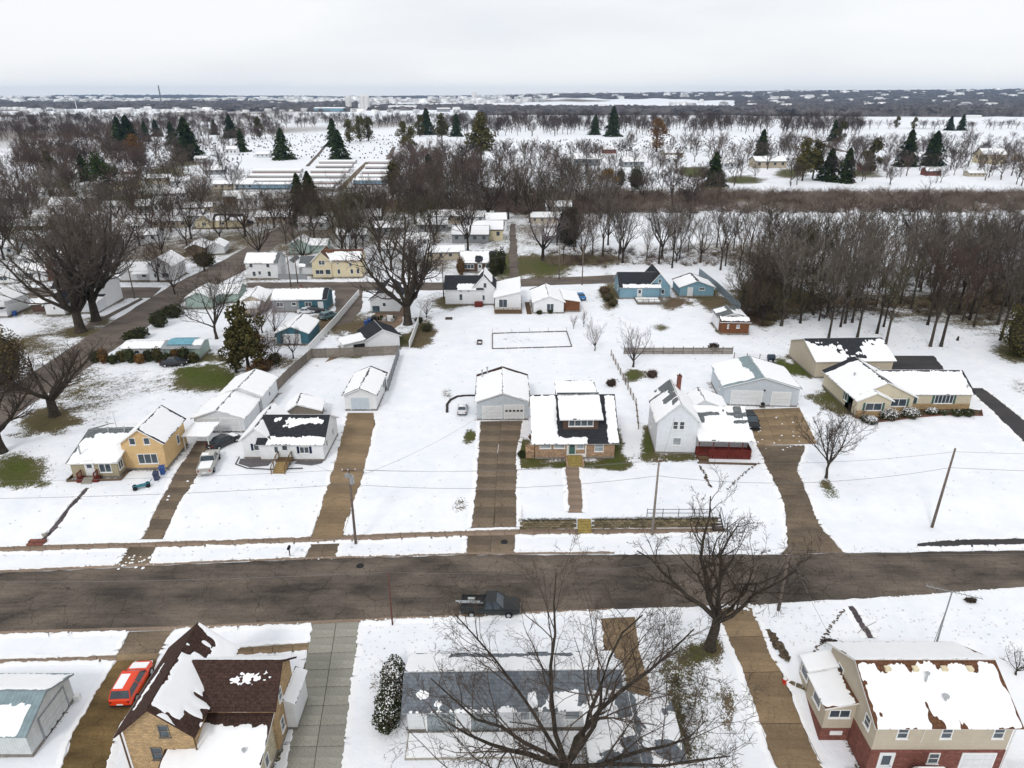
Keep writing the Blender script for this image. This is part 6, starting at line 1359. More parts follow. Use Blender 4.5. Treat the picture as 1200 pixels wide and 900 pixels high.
# ------------------------------------------------------------------ fences
def fence_line(pts, label, kind='panel', h_=1.85, m=WOODGREY, cat='fence', seg=2.4, name='wooden_fence', world=False, snowtop=False):
    P = pts if world else [at(*p) for p in pts]; e = empty(name, P[0]); tag(e, label, cat); o0 = P[0]; cache = {}
    for a, b in zip(P, P[1:]):
        L = (b-a); L.z = 0; n = max(1, round(L.length/seg)); an = math.atan2(L.y, L.x); w = L.length/n; kk = round(w, 2)
        if kk not in cache:
            mb = MB()
            if kind == 'panel':
                k = int(w/.155)
                for i in range(k):
                    x = .06+i*(w-.12)/k; dz = .03*math.sin(i*2.3); mb.box(x, x+(w-.12)/k-.012, -.015, .015, .05, h_+dz)
                mb.box(.05, w-.05, .015, .055, .35, .43); mb.box(.05, w-.05, .015, .055, h_-.4, h_-.32); me = mb.mesh('panel', m)
            elif kind == 'solid':
                k = int(w/.25)
                for i in range(k): mb.box(.05+i*(w-.1)/k, .05+(i+1)*(w-.1)/k-.015, -.02, .02, .03, h_)
                mb.box(.02, w-.02, -.04, .04, h_, h_+.06); me = mb.mesh('panel', m)
            elif kind == 'rail': mb.box(.0, w, -.03, .03, -.13, .13); me = mb.mesh('rail', m)
            elif kind == 'wire':
                for z in (.25, .6, .95): mb.tube([(0, 0, z), (w/2, 0, z-.03), (w, 0, z)], .012, 3)
                for i in range(int(w/.3)): mb.tube([(i*.3, 0, .05), (i*.3, 0, h_)], .008, 3)
                me = mb.mesh('wire_panel', m)
            q = MB(); q.box(-.06, .06, -.06, .06, -.2, h_+.08); cache[kk] = (me, q.mesh('post', m))
            if snowtop: q = MB(); q.box(0, w, -.06, .06, h_+.06, h_+.12); cache[kk] += (q.mesh('snow_cap', SNOW),)
        me = cache[kk]
        for i in range(n):
            q = a+L*(i/n); l = (q.x-o0.x, q.y-o0.y, terr(q.x, q.y)-o0.z)
            if kind == 'rail':
                for z in (.2, .52, .84, 1.16): inst('rail', me[0], e, (l[0], l[1], l[2]+z), an)
            else: inst(me[0].name.split('.')[0], me[0], e, l, an)
            inst('post', me[1], e, l, an)
            if snowtop: inst('snow_cap', me[2], e, l, an)
    l = P[-1]-o0; inst('post', me[1], e, l); return e
fence_line([(303,484),(318,466),(340,443),(366,420)], 'weathered picket privacy fence running back beside the white garages', h_=1.9)
fence_line([(366,420),(415,418.5),(466,416)], 'weathered picket privacy fence across the back of the small garage yard', h_=1.9)
fence_line([(468,417),(455,458)], 'grey privacy fence along the right side of the small white garage', h_=1.9, m=GREYS)
fence_line([(731,415),(858,415)], 'low weathered horizontal rail fence behind the farmhouse yard', 'rail', 1.45, WOODGREY, seg=1.9, name='rail_fence')
fence_line([(362,414),(395,378),(421,347)], 'long white board fence beside the muddy lane', 'solid', 1.5, TRIM, name='white_fence', snowtop=True)
fence_line([(480,409),(488,388),(494,368)], 'short white fence beside the giant vase shaped tree', 'solid', 1.5, TRIM, name='white_fence', snowtop=True)
fence_line([(819,323),(840,340),(867,366)], 'tall blue grey privacy fence between blue garage and woods', 'solid', 1.9, mat('blue_grey_fence', (.20, .24, .27), .8, .15), name='board_fence')
fence_line([(716,417),(730,445),(745,475),(748,503),(765,505)], 'sagging wire fence between bungalow and farmhouse yards', 'wire', 1.1, WOODBR, name='wire_fence', seg=2.2)
fence_line([(860,420),(905,423)], 'short wire fence behind the large garage', 'wire', 1.1, WOODBR, name='wire_fence')
# garden frame
P = [at(577,409), at(670,406.5), at(664,388.5), at(577,391)]; e = empty('garden_bed', P[0]); tag(e, 'large rectangular wooden garden bed frame in the snowy field', 'garden bed')
for a, b in zip(P, P[1:]+P[:1]):
    L = b-a; n = max(1, round(L.length/2.4)); mb = MB(); w = L.length/n; mb.box(0, w-.12, -.07, .07, 0, .16); me = mb.mesh('timber', mat('dark_timber', (.075, .06, .05), .9, .4, 3))
    for i in range(n): q = a+L*(i/n)-P[0]; inst('timber', me, e, q, math.atan2(L.y, L.x))
mb = MB()
for i in range(5): q = P[3].lerp(P[2], i/4)-P[0]; mb.tube([q, q+Vector((0, 0, 1.0))], .03, 4)
mb.build('stake', WOODBR, e)
for (x, y, w, d, lb) in [(526,374,1.5,.8,'small empty planter frame left of the garden bed'),(562,402,1.0,2.2,'upright looking planter frame beside the garden bed')]:
    e = empty('planter_frame', at(x, y)); tag(e, lb, 'planter')
    for x0, x1, y0, y1 in ((-w/2, w/2, -d/2, -d/2+.1), (-w/2, w/2, d/2-.1, d/2), (-w/2, -w/2+.1, -d/2+.1, d/2-.1), (w/2-.1, w/2, -d/2+.1, d/2-.1)):
        mb = MB(); mb.box(x0, x1, y0, y1, 0, .35); mb.build('board', mat('dark_timber', (.06, .05, .042)), e)
# curved stone border left of the blue grey garage
e = empty('stone_border', at(540, 470)); tag(e, 'curved border of dark stones around the small white car', 'stone border'); b0 = e.location
me = (lambda m_: (m_.add([(-.2,-.15,0),(.22,-.16,0),(.2,.17,0),(-.18,.15,0),(-.12,-.1,.22),(.14,-.08,.25),(.1,.1,.2),(-.1,.1,.24)], [(0,3,2,1),(4,5,6,7),(0,1,5,4),(1,2,6,5),(2,3,7,6),(3,0,4,7)]), m_)[1])(MB()).mesh('stone', mat('dark_stone', (.06, .055, .05), .95, .4, 3))
bp = [at(*p) for p in ((524,483),(524,474),(528,469),(536,465),(546,464),(556,464))]
for q in resample(bp, 30): inst('stone', me, e, q-b0, rnd.uniform(0, 6))
# black railing and stair beside the wall
e = empty('black_railing', (15.6, yline(15.6)+.7, 1.0)); tag(e, 'thin black metal railing above the long retaining wall', 'railing')
mb = MB()
for z in (.5, 1.0): mb.tube([(0, 0, z), (7.3, 0, z)], .035, 5)
mb.build('rail', BLACK, e)
me = (lambda m_: (m_.tube([(0, 0, -.1), (0, 0, 1.1)], .04, 5), m_)[1])(MB()).mesh('post', BLACK)
for i in range(5): inst('post', me, e, (i*1.82, 0, 0))
e = empty('garden_stair', (23.6, yline(23.6)-.9, 0)); tag(e, 'dark open timber stair at the right end of the retaining wall', 'stair')
for i in range(6):
    mb = MB(); mb.box(-.55, .55, i*.34, i*.34+.24, .12+i*.16, .18+i*.16); mb.build('tread', mat('dark_timber', (.06, .05, .042)), e)
for x in (-.6, .6):
    mb = MB(); mb.slab((x-.04, 0, .2), (.08, 0, 0), (0, 2.1, .98), .18); mb.tube([(x, 0, .1), (x, 0, 1.1), (x, 2.0, 2.0), (x, 2.0, 1.0)], .035, 5); mb.build('stringer', BLACK, e)

# ------------------------------------------------------------------ poles and wires
TOPS = {}
def pole(name, px, h_, label, arm=1.2, transformer=False, lean=(0, 0), r=.14, m=POLEM, armz=.35, rz=.03):
    p = at(*px); e = empty('utility_pole', p, rz); tag(e, label, 'utility pole'); t = Vector((lean[0], lean[1], h_))
    mb = MB(); mb.tube([(0, 0, -.3), t*.5, t], [r*1.15, r*.95, r*.72], 8); mb.build('shaft', m, e, True)
    if arm:
        mb = MB(); mb.box(-arm, arm, -.13, -.03, h_-armz-.06, h_-armz+.06); o = mb.build('crossarm', WOODBR, e); o.location = (t.x*.97, t.y*.97, 0)
        me = (lambda q: (q.tube([(0, 0, 0), (0, 0, .16)], .05, 6), q)[1])(MB()).mesh('insulator', TRIM)
        for x in (-arm*.9, -arm*.1, arm*.9): inst('insulator', me, o, (x, -.08, h_-armz+.06))
    if transformer:
        mb = MB(); mb.tube([(.32, -.05, h_*.80), (.32, -.05, h_*.80+.9)], .24, 10); mb.tube([(.32, -.05, h_*.80+.9), (.32, -.05, h_*.80+1.1)], .07, 6); mb.box(0, .2, -.1, 0, h_*.83, h_*.83+.1); mb.build('transformer', SILVER, e)
        mb = MB(); mb.box(-.35, .2, -.2, -.1, h_*.88, h_*.88+.5); mb.build('fuse_bracket', SILVER, e)
    TOPS[name] = p+t
pole('A', (417, 637), 9.7, 'wooden utility pole with crossarm and transformer by the tan driveway', .75, True, lean=(.1, 0))
pole('B', (764, 627), 10.0, 'pale wooden utility pole with crossarm before the farmhouse', .9, False, m=mat('pale_pole', (.26, .23, .20), .9, .2, 3))
pole('C', (1092, 618), 10.3, 'bare utility pole without crossarm on the right snowy lawn', 0, False, lean=(.1, 0))
pole('D', (912, 715), 7.4, 'dark utility pole at the near kerb beside the long worn driveway', 0)
pole('E', (460, 732), 6.1, 'thin reddish pole at the near kerb left of the big bare tree', 0, r=.07, m=mat('red_pole', (.14, .06, .05), .8, .2))
pole('F', (655, 327), 9.5, 'utility pole on the back street near the white cottage', .8); pole('G', (682, 334), 10.5, 'utility pole on the back street by the blue car', .8)
pole('H', (341, 336), 10.5, 'left utility pole in front of the cream house', .8); pole('I', (349, 332), 9, 'right utility pole in front of the cream house', .8)
pole('J', (158, 350), 11, 'utility pole at the cross street near the white gabled house', .8); pole('K', (520, 350), 9, 'utility pole left of the L shaped white house', .8)
def wire(a, b, sag, label, r=.016, m=WIREM, grp='overhead wires'):
    mb = MB(); n = 16; pts = []
    for i in range(n+1):
        t = i/n; p = Vector(a).lerp(Vector(b), t); p.z -= sag*4*t*(1-t); pts.append(p-Vector(a))
    mb.tube(pts, r, 4); o = mb.build('overhead_wire', m, None, loc=a); tag(o, label, 'wire', grp)
A_, B_, C_, D_, E_ = (TOPS[k] for k in 'ABCDE')
left = Vector((-95, 60.5, 10)); right = Vector((110, 66, 11))
for dx, dz, w in ((-.6, -.2, 'left'), (.6, -.2, 'right')):
    wire(A_+Vector((dx*.8, -.1, dz)), B_+Vector((dx, -.1, dz)), .7, 'overhead wire from the transformer pole to the pale pole, %s crossarm end' % w)
wire(left+Vector((0, 0, 0)), A_+Vector((0, -.1, -.2)), 1.0, 'overhead wire leaving the picture to the left from the transformer pole')
wire(left+Vector((0, 0, -2)), A_+Vector((0, -.1, -2.0)), 1.2, 'lower cable leaving the picture to the left from the transformer pole', .022)
wire(A_+Vector((0, -.1, -2.0)), B_+Vector((0, -.1, -2.2)), 1.0, 'lower cable between transformer pole and pale pole', .022)
wire(B_+Vector((0, -.1, -.2)), C_+Vector((0, 0, -.4)), .9, 'overhead wire from the pale pole to the bare right pole'); wire(B_+Vector((0, -.1, -2.2)), C_+Vector((0, 0, -2.4)), 1.4, 'lower cable from the pale pole to the bare right pole', .022)
wire(C_+Vector((0, 0, -.4)), right, .9, 'overhead wire leaving the picture to the right'); wire(C_+Vector((0, 0, -2.4)), right+Vector((0, 0, -2)), 1.2, 'lower cable leaving the picture to the right', .022)
wire(E_, D_, 1.2, 'long cable over the street from the reddish pole to the dark near pole', .014, WIREM); wire(D_+Vector((0, 0, -.5)), Vector((100, 55, 8)), 1.5, 'cable running right over the street from the dark near pole', .014, WIREM)
wire(Vector((-90, 49, 8)), E_, 1.5, 'cable running left over the street to the reddish pole', .02)
wire(A_+Vector((0, 0, -1.5)), Vector((-30.5, 79.6, 4.0)), .5, 'service wire to the charcoal roofed cottage'); wire(A_+Vector((0, 0, -1.5)), Vector((-1, 92, 4.6)), 1.0, 'service wire to the blue grey double garage'); wire(B_+Vector((0, 0, -1.5)), Vector((21.5, 81.5, 6.5)), .4, 'service wire to the farmhouse'); wire(D_+Vector((0, 0, -.3)), Vector((27.4, 44.8, 3.0)), .4, 'service wire down to the split level house')
wire(D_+Vector((0, 0, -1)), Vector((20.3, 48.5, .1)), 0, 'guy wire of the dark near pole', .014, WIREM); wire(TOPS['H'], TOPS['K'], 1.2, 'back street wire before the cream house'); wire(TOPS['K'], TOPS['F'], 1.2, 'back street wire before the white houses'); wire(TOPS['F'], TOPS['G'], .5, 'short back street wire by the white cottage')
# small street furniture
p = at(46, 634); e = empty('garden_steps', p); tag(e, 'small brick step and snow capped pier at the end of the dark front path', 'steps')
for i in range(2):
    mb = MB(); mb.box(-.9, .9, -.9+.45*i, -.45+.45*i, -.1, .14+.14*i); mb.build('step', REDBRICK, e)
mb = MB(); mb.tube([(.1, .9, 0), (.1, .9, .55)], .3, 8); mb.build('pier', CONC, e); mb = MB(); mb.tube([(.1, .9, .55), (.1, .9, .68)], .34, 8); mb.build('snow_cap', SNOW, e)
e = empty('mailbox', at(340, 652)); tag(e, 'small black mailbox on a post left of the tan driveway', 'mailbox'); mb = MB(); mb.box(-.05, .05, -.05, .05, 0, 1.0); mb.build('post', WOODBR, e); mb = MB(); mb.box(-.13, .13, -.25, .25, 1.0, 1.2); mb.tube([(0, -.25, 1.2), (0, .25, 1.2)], .13, 8); mb.build('box', BLACK, e)
e = empty('fire_hydrant', at(919, 801)); tag(e, 'red and white fire hydrant at the rough stone wall', 'hydrant'); mb = MB(); mb.tube([(0, 0, 0), (0, 0, .55)], .16, 8); mb.tube([(-.25, 0, .42), (.25, 0, .42)], .08, 6); mb.build('body', mat('red_paint', (.5, .03, .015), .4, .1), e); mb = MB(); mb.tube([(0, 0, .55), (0, 0, .68), (0, 0, .76)], [.19, .15, .04], 8); mb.build('cap', TRIM, e)
for (x, y, lb) in [(422, 663.5, 'dark storm drain in the street below the transformer pole'), (591, 635.5, 'dark round cover on the cracked apron')]:
    p = at(x, y); mb = MB(); mb.tube([(0, 0, .04), (0, 0, .09)], .4, 10); o = mb.build('manhole_cover', BLACK, None, loc=p); tag(o, lb, 'manhole')
p = at(1006, 742); e = empty('sawhorse', p); tag(e, 'thin stick frame lying in the snow beside the dark front path', 'frame'); mb = MB(); mb.tube([(-.1, 0, 0), (.35, 0, .6), (1.7, .5, .9)], .03, 4); mb.tube([(.35, 0, .6), (.6, -.6, 0)], .03, 4); mb.build('stick', WOODGREY, e)
p = at(971, 752); shrub(p, .7, .3, .12, 220, .15, TWIG, 'dark debris patch on the snow north of the split level house', seed=200)
p = at(1137, 705); shrub(p, .6, .35, .22, 260, .15, TWIG, 'dark leaf heap at the street edge above the antenna', seed=201)
p = at(1122, 399); mb = MB(); mb.tube([(0, 0, 0), (0, 0, .5), (.05, 0, .9)], [.28, .2, .12], 7); o = mb.build('tree_stump', BARK, None, loc=p); tag(o, 'dark stump standing alone before the right hand woods', 'stump')
p = at(546, 459); 
e = empty('fuel_tank', at(744, 404)); e.location = at(903, 424); tag(e, 'dark round tank behind the large blue grey garage', 'tank'); mb = MB(); mb.tube([(-.7, 0, .9), (-.6, 0, .9), (.6, 0, .9), (.7, 0, .9)], [.3, .55, .55, .3], 10); mb.build('tank_body', mat('dark_blue_tank', (.02, .035, .06), .4, .1), e); mb = MB(); mb.box(-.5, -.4, -.3, .3, 0, .5); mb.box(.4, .5, -.3, .3, 0, .5); mb.build('stand', BLACK, e)
e = empty('kettle_grill', at(893, 479)); tag(e, 'round black grill before the large garage doors', 'grill'); mb = MB(); mb.tube([(0, 0, .6), (0, 0, .75), (0, 0, .95), (0, 0, 1.1)], [.15, .33, .33, .1], 9); mb.build('bowl', BLACK, e); mb = MB()
for k in range(3): mb.tube([(.1*math.cos(k*2.1), .1*math.sin(k*2.1), .65), (.35*math.cos(k*2.1), .35*math.sin(k*2.1), 0)], .03, 4)
mb.build('leg', BLACK, e)
# blue bins and mower like toy near the yellow house
def bin_(pos, label, m, ang=0):
    e = empty('rubbish_bin', pos, ang); tag(e, label, 'bin'); mb = MB(); mb.add([(-.25,-.3,0),(.25,-.3,0),(.25,.3,0),(-.25,.3,0),(-.32,-.38,1),(.32,-.38,1),(.32,.38,1),(-.32,.38,1)], [(0,3,2,1),(4,5,6,7),(0,1,5,4),(1,2,6,5),(2,3,7,6),(3,0,4,7)]); mb.build('bin_body', m, e)
    mb = MB(); mb.slab((-.35, -.42, 1.0), (.7, 0, 0), (0, .84, .08), .05); mb.build('lid', m, e); mb = MB(); mb.tube([(-.33, .3, .1), (-.25, .3, .1)], .13, 8); mb.tube([(.25, .3, .1), (.33, .3, .1)], .13, 8); mb.build('wheel', BLACK, e)
BLUEB = mat('blue_plastic', (.02, .075, .26), .45, .15)
bin_(at(191, 555), 'bright blue bin at the right corner of the yellow house', BLUEB, .4); bin_(at(184, 562), 'dark blue bin in front of the bright blue one', mat('dark_blue_plastic', (.025, .04, .09), .45, .1), .3); bin_(at(429, 381), 'blue bin left of the pale house', BLUEB, 0); bin_(at(433, 379), 'second blue bin touching the pale house wall', BLUEB, .3); bin_(at(18, 370), 'blue bin by the white house at the left edge', BLUEB)
e = empty('wheeled_cart', at(166, 572), .55); tag(e, 'blue green wheeled cart lying on the snow before the yellow house', 'cart'); mb = MB(); mb.slab((-.9, -.3, .45), (1.8, 0, 0), (0, .6, 0), .12); mb.tube([(.9, 0, .45), (1.3, 0, .9)], .05, 5); mb.build('tray', mat('sea_blue_paint', (.02, .16, .22), .4, .1), e)
for x in (-.7, .75):
    mb = MB(); mb.tube([(x, -.36, .28), (x, -.26, .28)], .28, 10); mb.tube([(x, .26, .28), (x, .36, .28)], .28, 10); mb.build('wheel', BLACK, e)
mb = MB(); e = empty('patio_junk', at(448, 376)); tag(e, 'pile of dark and pale yard clutter behind the pale house', 'clutter')
for i in range(16):
    mb = MB(); x, y = rnd.uniform(-2.6, 2.6), rnd.uniform(-1, 1.2); w = rnd.uniform(.2, .6); mb.box(x-w, x+w, y-w*.7, y+w*.7, 0, rnd.uniform(.3, 1.2)); mb.build('crate', [BLACK, SILVER, TRIM, SPRUCE, WOODGREY][i % 5], e)

# ------------------------------------------------------------------ vehicles
def vehicle(kind, paint, pos, heading, label, name='parked_car', cat='car', snow=(), scale=1.0):
    e = empty(name, pos, heading); tag(e, label, cat); e.scale = (scale,)*3
    L, Wd = {'suv': (4.5, .92), 'sedan': (4.6, .90), 'pickup': (5.7, 1.0)}[kind]; h = L/2
    # lower body: stations (x, half width, floor, shoulder, deck)
    if kind == 'pickup': st = [(-h, .9, .5, .75, 1.02), (-h+.08, .97, .42, .8, 1.05), (-.55, .98, .36, .8, 1.05), (.9, .98, .36, .8, 1.08), (1.15, .98, .36, .82, 1.1), (h-.5, .95, .38, .78, 1.02), (h-.08, .9, .42, .7, .95), (h, .8, .5, .65, .85)]; cab = [(-.55, .97, 1.05), (-.4, .8, 1.75), (.55, .8, 1.78), (1.3, .95, 1.09)]
    elif kind == 'suv': st = [(-h, .8, .45, .7, .95), (-h+.1, .9, .35, .75, 1.0), (-1, .92, .3, .75, 1.02), (.9, .92, .3, .75, 1.0), (1.3, .9, .3, .75, .98), (h-.3, .86, .34, .7, .85), (h, .7, .42, .6, .72)]; cab = [(-h+.15, .85, 1.0), (-h+.5, .72, 1.58), (.2, .72, 1.62), (1.05, .85, 1.0)]
    else: st = [(-h, .78, .45, .65, .88), (-h+.15, .87, .33, .7, .95), (-1.2, .9, .28, .72, .97), (.9, .9, .28, .72, .93), (h-.3, .84, .32, .65, .78), (h, .68, .42, .58, .68)]; cab = [(-1.5, .82, .95), (-.95, .66, 1.40), (.25, .66, 1.42), (1.05, .82, .93)]
    mb = MB(); n = len(st)
    for (x, w, z0, z1, z2) in st: mb.v += [(x, -w*.9, z0), (x, -w, z1), (x, -w*.93, z2), (x, 0, z2+.03), (x, w*.93, z2), (x, w, z1), (x, w*.9, z0)]
    for i in range(n-1):
        for k in range(7): a = i*7+k; b = i*7+(k+1) % 7; mb.f.append((a, a+7, b+7, b)); mb.m.append(0)
    mb.f += [tuple(range(7)), tuple(range((n-1)*7, n*7))[::-1]]; mb.m += [0, 0]
    mb.build('body', paint, e)
    (xa, wa, za), (xb, wb, zb), (xc, wc, zc), (xd, wd, zd) = cab
    g = MB(); g.add([(xa,-wa,za-.02),(xd,-wd,zd-.02),(xd,wd,zd-.02),(xa,wa,za-.02),(xb,-wb,zb),(xc,-wc,zc),(xc,wc,zc),(xb,wb,zb)], [(0,1,5,4),(1,2,6,5),(2,3,7,6),(3,0,4,7),(4,5,6,7)]); g.build('window_band', GLASS, e)
    r = MB(); r.add([(xb-.04,-wb-.02,zb),(xc+.04,-wc-.02,zc),(xc+.04,wc+.02,zc),(xb-.04,wb+.02,zb),(xb,-wb+.05,zb+.06),(xc,-wc+.05,zc+.06),(xc,wc-.05,zc+.06),(xb,wb-.05,zb+.06)], [(0,1,5,4),(1,2,6,5),(2,3,7,6),(3,0,4,7),(4,5,6,7)])
    for s in (-1, 1):
        for (x0, z0, w0, x1, z1, w1) in ((xa, za, wa, xb, zb, wb), (xd, zd, wd, xc, zc, wc), ((xa+xd)/2, za, wa, (xb+xc)/2, zb, wb)): r.tube([(x0, s*w0, z0-.03), (x1, s*(w1+.0), z1+.02)], .045, 4)
    r.build('roof', paint, e)
    if kind == 'pickup':
        b = MB(); b.box(-h+.12, -.62, -.78, .78, 1.03, 1.075); b.build('bed', BLACK, e); b = MB()
        for y in (-.92, .86): b.box(-h+.02, -.55, y, y+.06, 1.0, 1.2)
        b.box(-h, -h+.07, -.86, .86, .95, 1.2); b.build('bed_side', paint, e)
    for x in (-h*.62, h*.62):
        for s in (-1, 1):
            w = MB(); w.tube([(x, s*(Wd-.22), .34), (x, s*(Wd+.01), .34)], .34, 14); o = w.build('wheel', BLACK, e); q = MB(); q.tube([(x, s*(Wd+.0), .34), (x, s*(Wd+.02), .34)], .2, 10); q.build('rim', SILVER, o)
    for s in (-1, 1):
        q = MB(); q.box(h-.12, h-.01, s*.62-.14, s*.62+.14, .62, .74); q.build('headlight', TRIM, e)
        q = MB(); q.box(-h-.01, -h+.06, s*.7-.1, s*.7+.1, .72, .95); q.build('taillight', mat('tail_red', (.28, .01, .01), .4, .1), e)
        q = MB(); q.box(xd-.35, xd-.2, s*(wd+.1)-.06, s*(wd+.1)+.06, zd+.02, zd+.16); q.build('mirror', paint, e)
    q = MB(); q.box(-h-.02, -h+.02, -.25, .25, .52, .64); q.build('number_plate', TRIM, e); q = MB(); q.box(-h-.04, -h+.1, -.8, .8, .36, .5); q.box(h-.1, h+.04, -.7, .7, .36, .48); q.build('bumper', BLACK if kind != 'pickup' else SILVER, e)
    if 'roof' in snow: q = MB(); q.box(xb+.12, xc-.3, -wb*.2, wb-.12, zb+.055, zb+.10); q.build('snow_cover', SNOW, e)
    if 'hood' in snow: q = MB(); q.slab((xd+.1, -.7, st[-3][4]+.06), (h-.45-xd, 0, -.1), (0, 1.4, 0), .05); q.build('snow_cover', SNOW, e)
    if 'bed' in snow: q = MB(); q.box(-h+.2, -.7, -.76, .76, 1.07, 1.17); q.build('snow_cover', SNOW, e)
    if 'ladder' in snow:
        q = MB(); q.box(-h-.5, -1.0, -.16, .0, 1.15, 1.22); q.box(-h-.2, -.7, -.32, -.24, 1.15, 1.22); q.box(-2.2, -1.5, .1, .4, 1.08, 1.3); q.build('bed_load', SILVER, e)
    return e
def dirn(a, b): p, q = at(*a), at(*b); return math.atan2(q.y-p.y, q.x-p.x)
p = at(157, 806); vehicle('suv', mat('orange_red_paint', (.72, .055, .012), .25, .04), p, dirn((143, 816), (165, 778)), 'bright orange red hatchback with snow on its roof beside the brick house', snow=('roof', 'hood'), name='parked_suv', scale=1.0)
vehicle('pickup', mat('dark_truck_paint', (.025, .028, .028), .3, .1), at(575, 716), -.03, 'black pickup truck with pale load parked on the street behind twigs', 'pickup_truck', 'pickup truck', ('ladder',))
vehicle('pickup', mat('silver_paint', (.42, .41, .38), .35, .1), at(246, 546), dirn((242, 555), (253, 530)), 'silver pickup truck with snow filled bed by the yellow house', 'pickup_truck', 'pickup truck', ('bed', 'roof', 'hood'))
vehicle('sedan', mat('dark_paint', (.03, .03, .035), .3, .1), at(263, 521), 1.0, 'small dark car with snow behind the silver pickup', snow=('hood',))
vehicle('sedan', mat('white_paint', (.62, .63, .65), .3, .05), at(542, 482), 1.57, 'small white snow covered car inside the stone border', snow=('roof', 'hood'), scale=.8)
vehicle('suv', mat('black_paint', (.018, .02, .024), .25, .05), at(879, 498), -1.6, 'black car at the end of the red porch wing')
vehicle('suv', mat('teal_grey_paint', (.10, .17, .18), .3, .1), at(386, 373), .95, 'teal grey car beside the teal house'); vehicle('sedan', mat('dark_paint', (.03, .03, .035)), at(370, 366), .2, 'dark car before the teal house wall'); vehicle('sedan', mat('white_paint', (.62, .63, .65)), at(359, 367), .2, 'white snowy car at the left of the teal house cars', snow=('roof', 'hood'), scale=.85)
vehicle('sedan', mat('bright_blue_paint', (.01, .17, .42), .4, .05), at(680, 350), 1.75, 'bright blue car beside the white cottage porch', snow=('hood',)); vehicle('sedan', mat('silver_paint', (.42, .41, .38)), at(300, 345), .2, 'grey car beside the tan outbuilding'); vehicle('suv', mat('dark_paint', (.03, .03, .035)), at(317, 352), 1.2, 'dark car between tan outbuilding and teal house')
vehicle('suv', mat('black_paint', (.018, .02, .024)), at(290, 262), .3, 'dark car before the cream ranch house'); vehicle('sedan', mat('dark_paint', (.03, .03, .035)), at(205, 428), .2, 'dark car parked under the privacy fence trees')
# white camper at the bottom right corner
p = at(1109, 906); e = empty('camper_trailer', Vector((31.2, 33.6, -2.6)), 1.57); tag(e, 'white camper roof with snow below the split level house', 'camper'); mb = MB(); st = [(-2.4, .5, 2.3), (-2.3, .45, 2.55), (2.0, .45, 2.6), (2.4, .7, 2.1)]
for x, z0, z1 in st: mb.v += [(x, -1.05, z0), (x, -1.05, z1-.15), (x, -.9, z1), (x, .9, z1), (x, 1.05, z1-.15), (x, 1.05, z0)]
for i in range(3):
    for k in range(6): a = i*6+k; b = i*6+(k+1) % 6; mb.f.append((a, a+6, b+6, b)); mb.m.append(0)
mb.f += [tuple(range(6)), tuple(range(18, 24))[::-1]]; mb.m += [0, 0]; mb.build('body', TRIM, e)
mb = MB(); mb.box(-2.2, 1.9, -.88, .88, 2.56, 2.68); mb.build('snow_cover', SNOW, e); mb = MB(); mb.box(2.25, 2.36, -.7, .7, 1.6, 2.1); mb.box(-1, .5, -1.08, -1.04, 1.4, 2); mb.build('window', GLASS, e)
for s in (-1, 1): mb = MB(); mb.tube([(0, s*.85, .35), (0, s*1.07, .35)], .35, 12); mb.build('wheel', BLACK, e)
p = at(1002, 893); e = empty('ice_chest', Vector((26.4, 36.3, -2.6))); tag(e, 'snow covered box beside the white basement door', 'box'); mb = MB(); mb.box(-.6, .6, -.5, .5, 0, .7); mb.build('box', CONC, e); mb = MB(); mb.box(-.6, .6, -.5, .5, .7, .78); mb.build('snow_cover', SNOW, e)
# clumps of ploughed snow along the street edges
cl = (lambda m_: m_)(None)
iv = np.array([(0,0,1),(.9,0,.3),(.3,.85,.3),(-.7,.5,.3),(-.7,-.5,.3),(.3,-.85,.3)]); ifc = np.array([(0,1,2),(0,2,3),(0,3,4),(0,4,5),(0,5,1)])
pts = []
def edge_clumps(line, n, dy, s0, s1, side):
    for i in range(n):
        t = rnd.random()*(len(line)-1); k = int(t); a = at(*line[k]); b = at(*line[k+1]); p = a.lerp(b, t-k); y = p.y+side*abs(rnd.gauss(0, dy)); pts.append((p.x, y, terr(p.x, y)-.02, rnd.uniform(s0, s1)*(.4+.6*rnd.random()), rnd.uniform(0, 6)))
edge_clumps([(0,670.5),(300,657.5),(545,650)], 700, .22, .05, .17, 1); edge_clumps([(605,648),(900,649)], 420, .2, .05, .2, 1); edge_clumps([(985,649),(1200,645)], 160, .3, .05, .15, 1)
edge_clumps([(0,743),(137,740)], 220, .22, .05, .18, -1); edge_clumps([(205,736),(366,730)], 240, .22, .05, .18, -1); edge_clumps([(424,727),(700,714.5)], 420, .25, .05, .2, -1); edge_clumps([(745,713.5),(838,710.5)], 150, .25, .05, .2, -1); edge_clumps([(884,709),(1050,699),(1200,688)], 520, .3, .05, .18, -1)
tile('snow_clumps', [(iv, ifc)], pts, SNOW, 'broken snow clumps along both edges of the street', 'snow')
pts = []
edge_clumps([(0,640),(137,638)], 80, .1, .04, .1, .4); edge_clumps([(424,560),(404,630)], 60, .1, .03, .09, 0); edge_clumps([(558,560),(553,619)], 60, .1, .03, .09, 0)
for q in spots((885, 940, 484, 530), 26, .12, .4): pts.append((q[0], q[1], q[2]+.04, q[3]*.5, q[4]))
for q in spots((166, 236, 560, 625), 12, .1, .25) + spots((136, 182, 650, 668), 26, .08, .25) + spots((845, 885, 709, 716), 30, .1, .3): pts.append((q[0], q[1], q[2]+.04, q[3], q[4]))
tile('snow_clumps', [(iv, ifc)], pts, SNOW, 'loose bits of snow on driveways and aprons', 'snow')

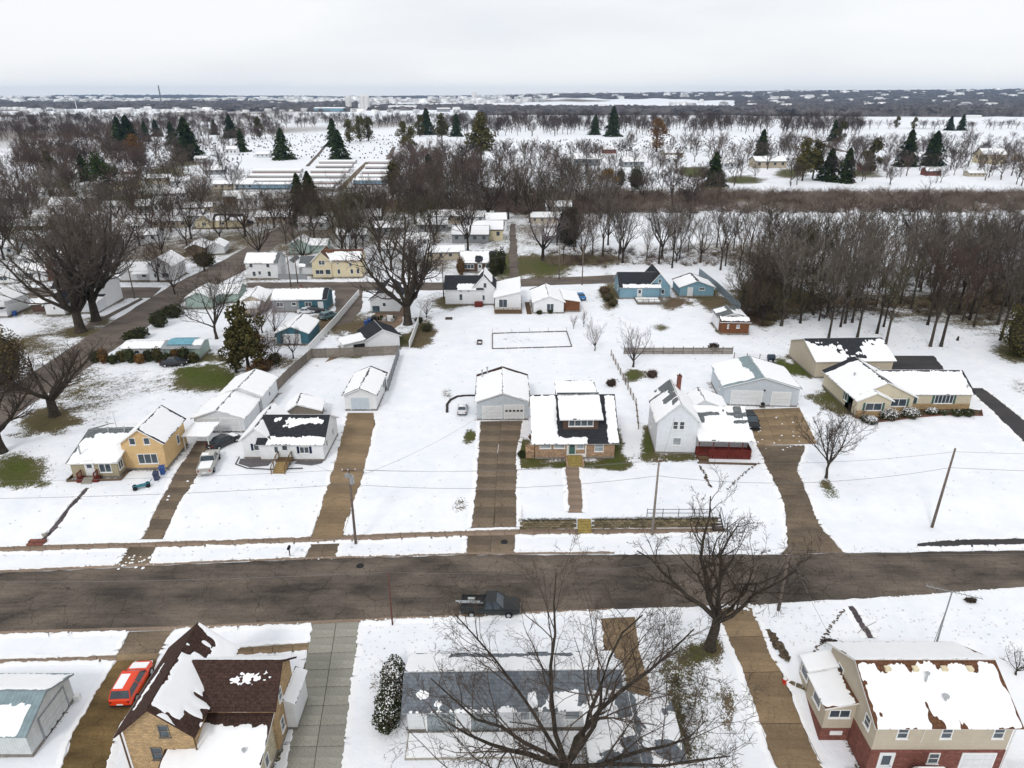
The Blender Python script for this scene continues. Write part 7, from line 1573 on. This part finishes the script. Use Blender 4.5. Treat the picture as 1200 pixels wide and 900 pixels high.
# dry grass tips poking through the thin snow
def far_from_walls(o): return [q for q in o if not blocked(Vector((q[0], q[1], q[2])))]
tile('grass_tips', FANB, far_from_walls(spots((0, 400, 430, 620), 420, .10, .24) + spots((400, 1200, 470, 620), 420, .10, .22) + spots((0, 1200, 640, 652), 260, .10, .22) + spots((420, 720, 728, 800), 320, .08, .2) + spots((745, 840, 725, 890), 800, .10, .28) + spots((885, 1200, 712, 760), 260, .08, .2)
     + spots((500, 900, 340, 450), 300, .12, .3) + spots((880, 1200, 380, 410), 260, .15, .35) + spots((30, 330, 425, 470), 300, .12, .3)), mat('dry_grass_tips', (.11, .085, .05), .95, .4, 1, c2=(.16, .13, .07)), 'dry grass tips poking through the thin snow', 'grass')
# footprints and specks
def track(pts, n, label, sz=.16):
    P = resample([at(*p) for p in pts], n); o = []
    for i, p in enumerate(P): o.append((p.x+rnd.uniform(-.12, .12), p.y+rnd.uniform(-.12, .12), p.z+.012+i*.0025, sz*rnd.uniform(.7, 1.3), rnd.uniform(0, 6)))
    tile('footprints', [(np.array([(-.5,-.9,0),(.5,-.9,0),(.6,.9,0),(-.4,1,0)]), np.array([(0,1,2,3)]))], o, SOIL, label, 'footprints')
track([(852,574),(868,558),(888,543)], 26, 'dark footprints crossing the farmhouse lawn'); track([(990,713),(975,732),(962,752),(950,772)], 30, 'footprints on the lawn of the split level house'); track([(820,545),(826,556),(832,570)], 22, 'thawed footpath from the red porch', .22)
track([(903,742),(908,750),(914,760),(922,772)], 34, 'dark thawed strip beside the long worn driveway', .42)
# ------------------------------------------------------------------ air
hz = MB(); hz.box(-9000, 9000, -40, 9000, -12, 125); o = hz.build('haze', []); tag(o, None, None, kind='stuff')
m = bpy.data.materials.new('haze'); m.use_nodes = True; n = m.node_tree; n.nodes.remove(n.nodes['Principled BSDF'])
v = n.nodes.new('ShaderNodeVolumePrincipled'); v.inputs['Color'].default_value = (.36, .62, 1, 1); v.inputs['Density'].default_value = 4.6e-5
n.links.new(v.outputs[0], n.nodes['Material Output'].inputs['Volume']); o.data.materials.append(m)
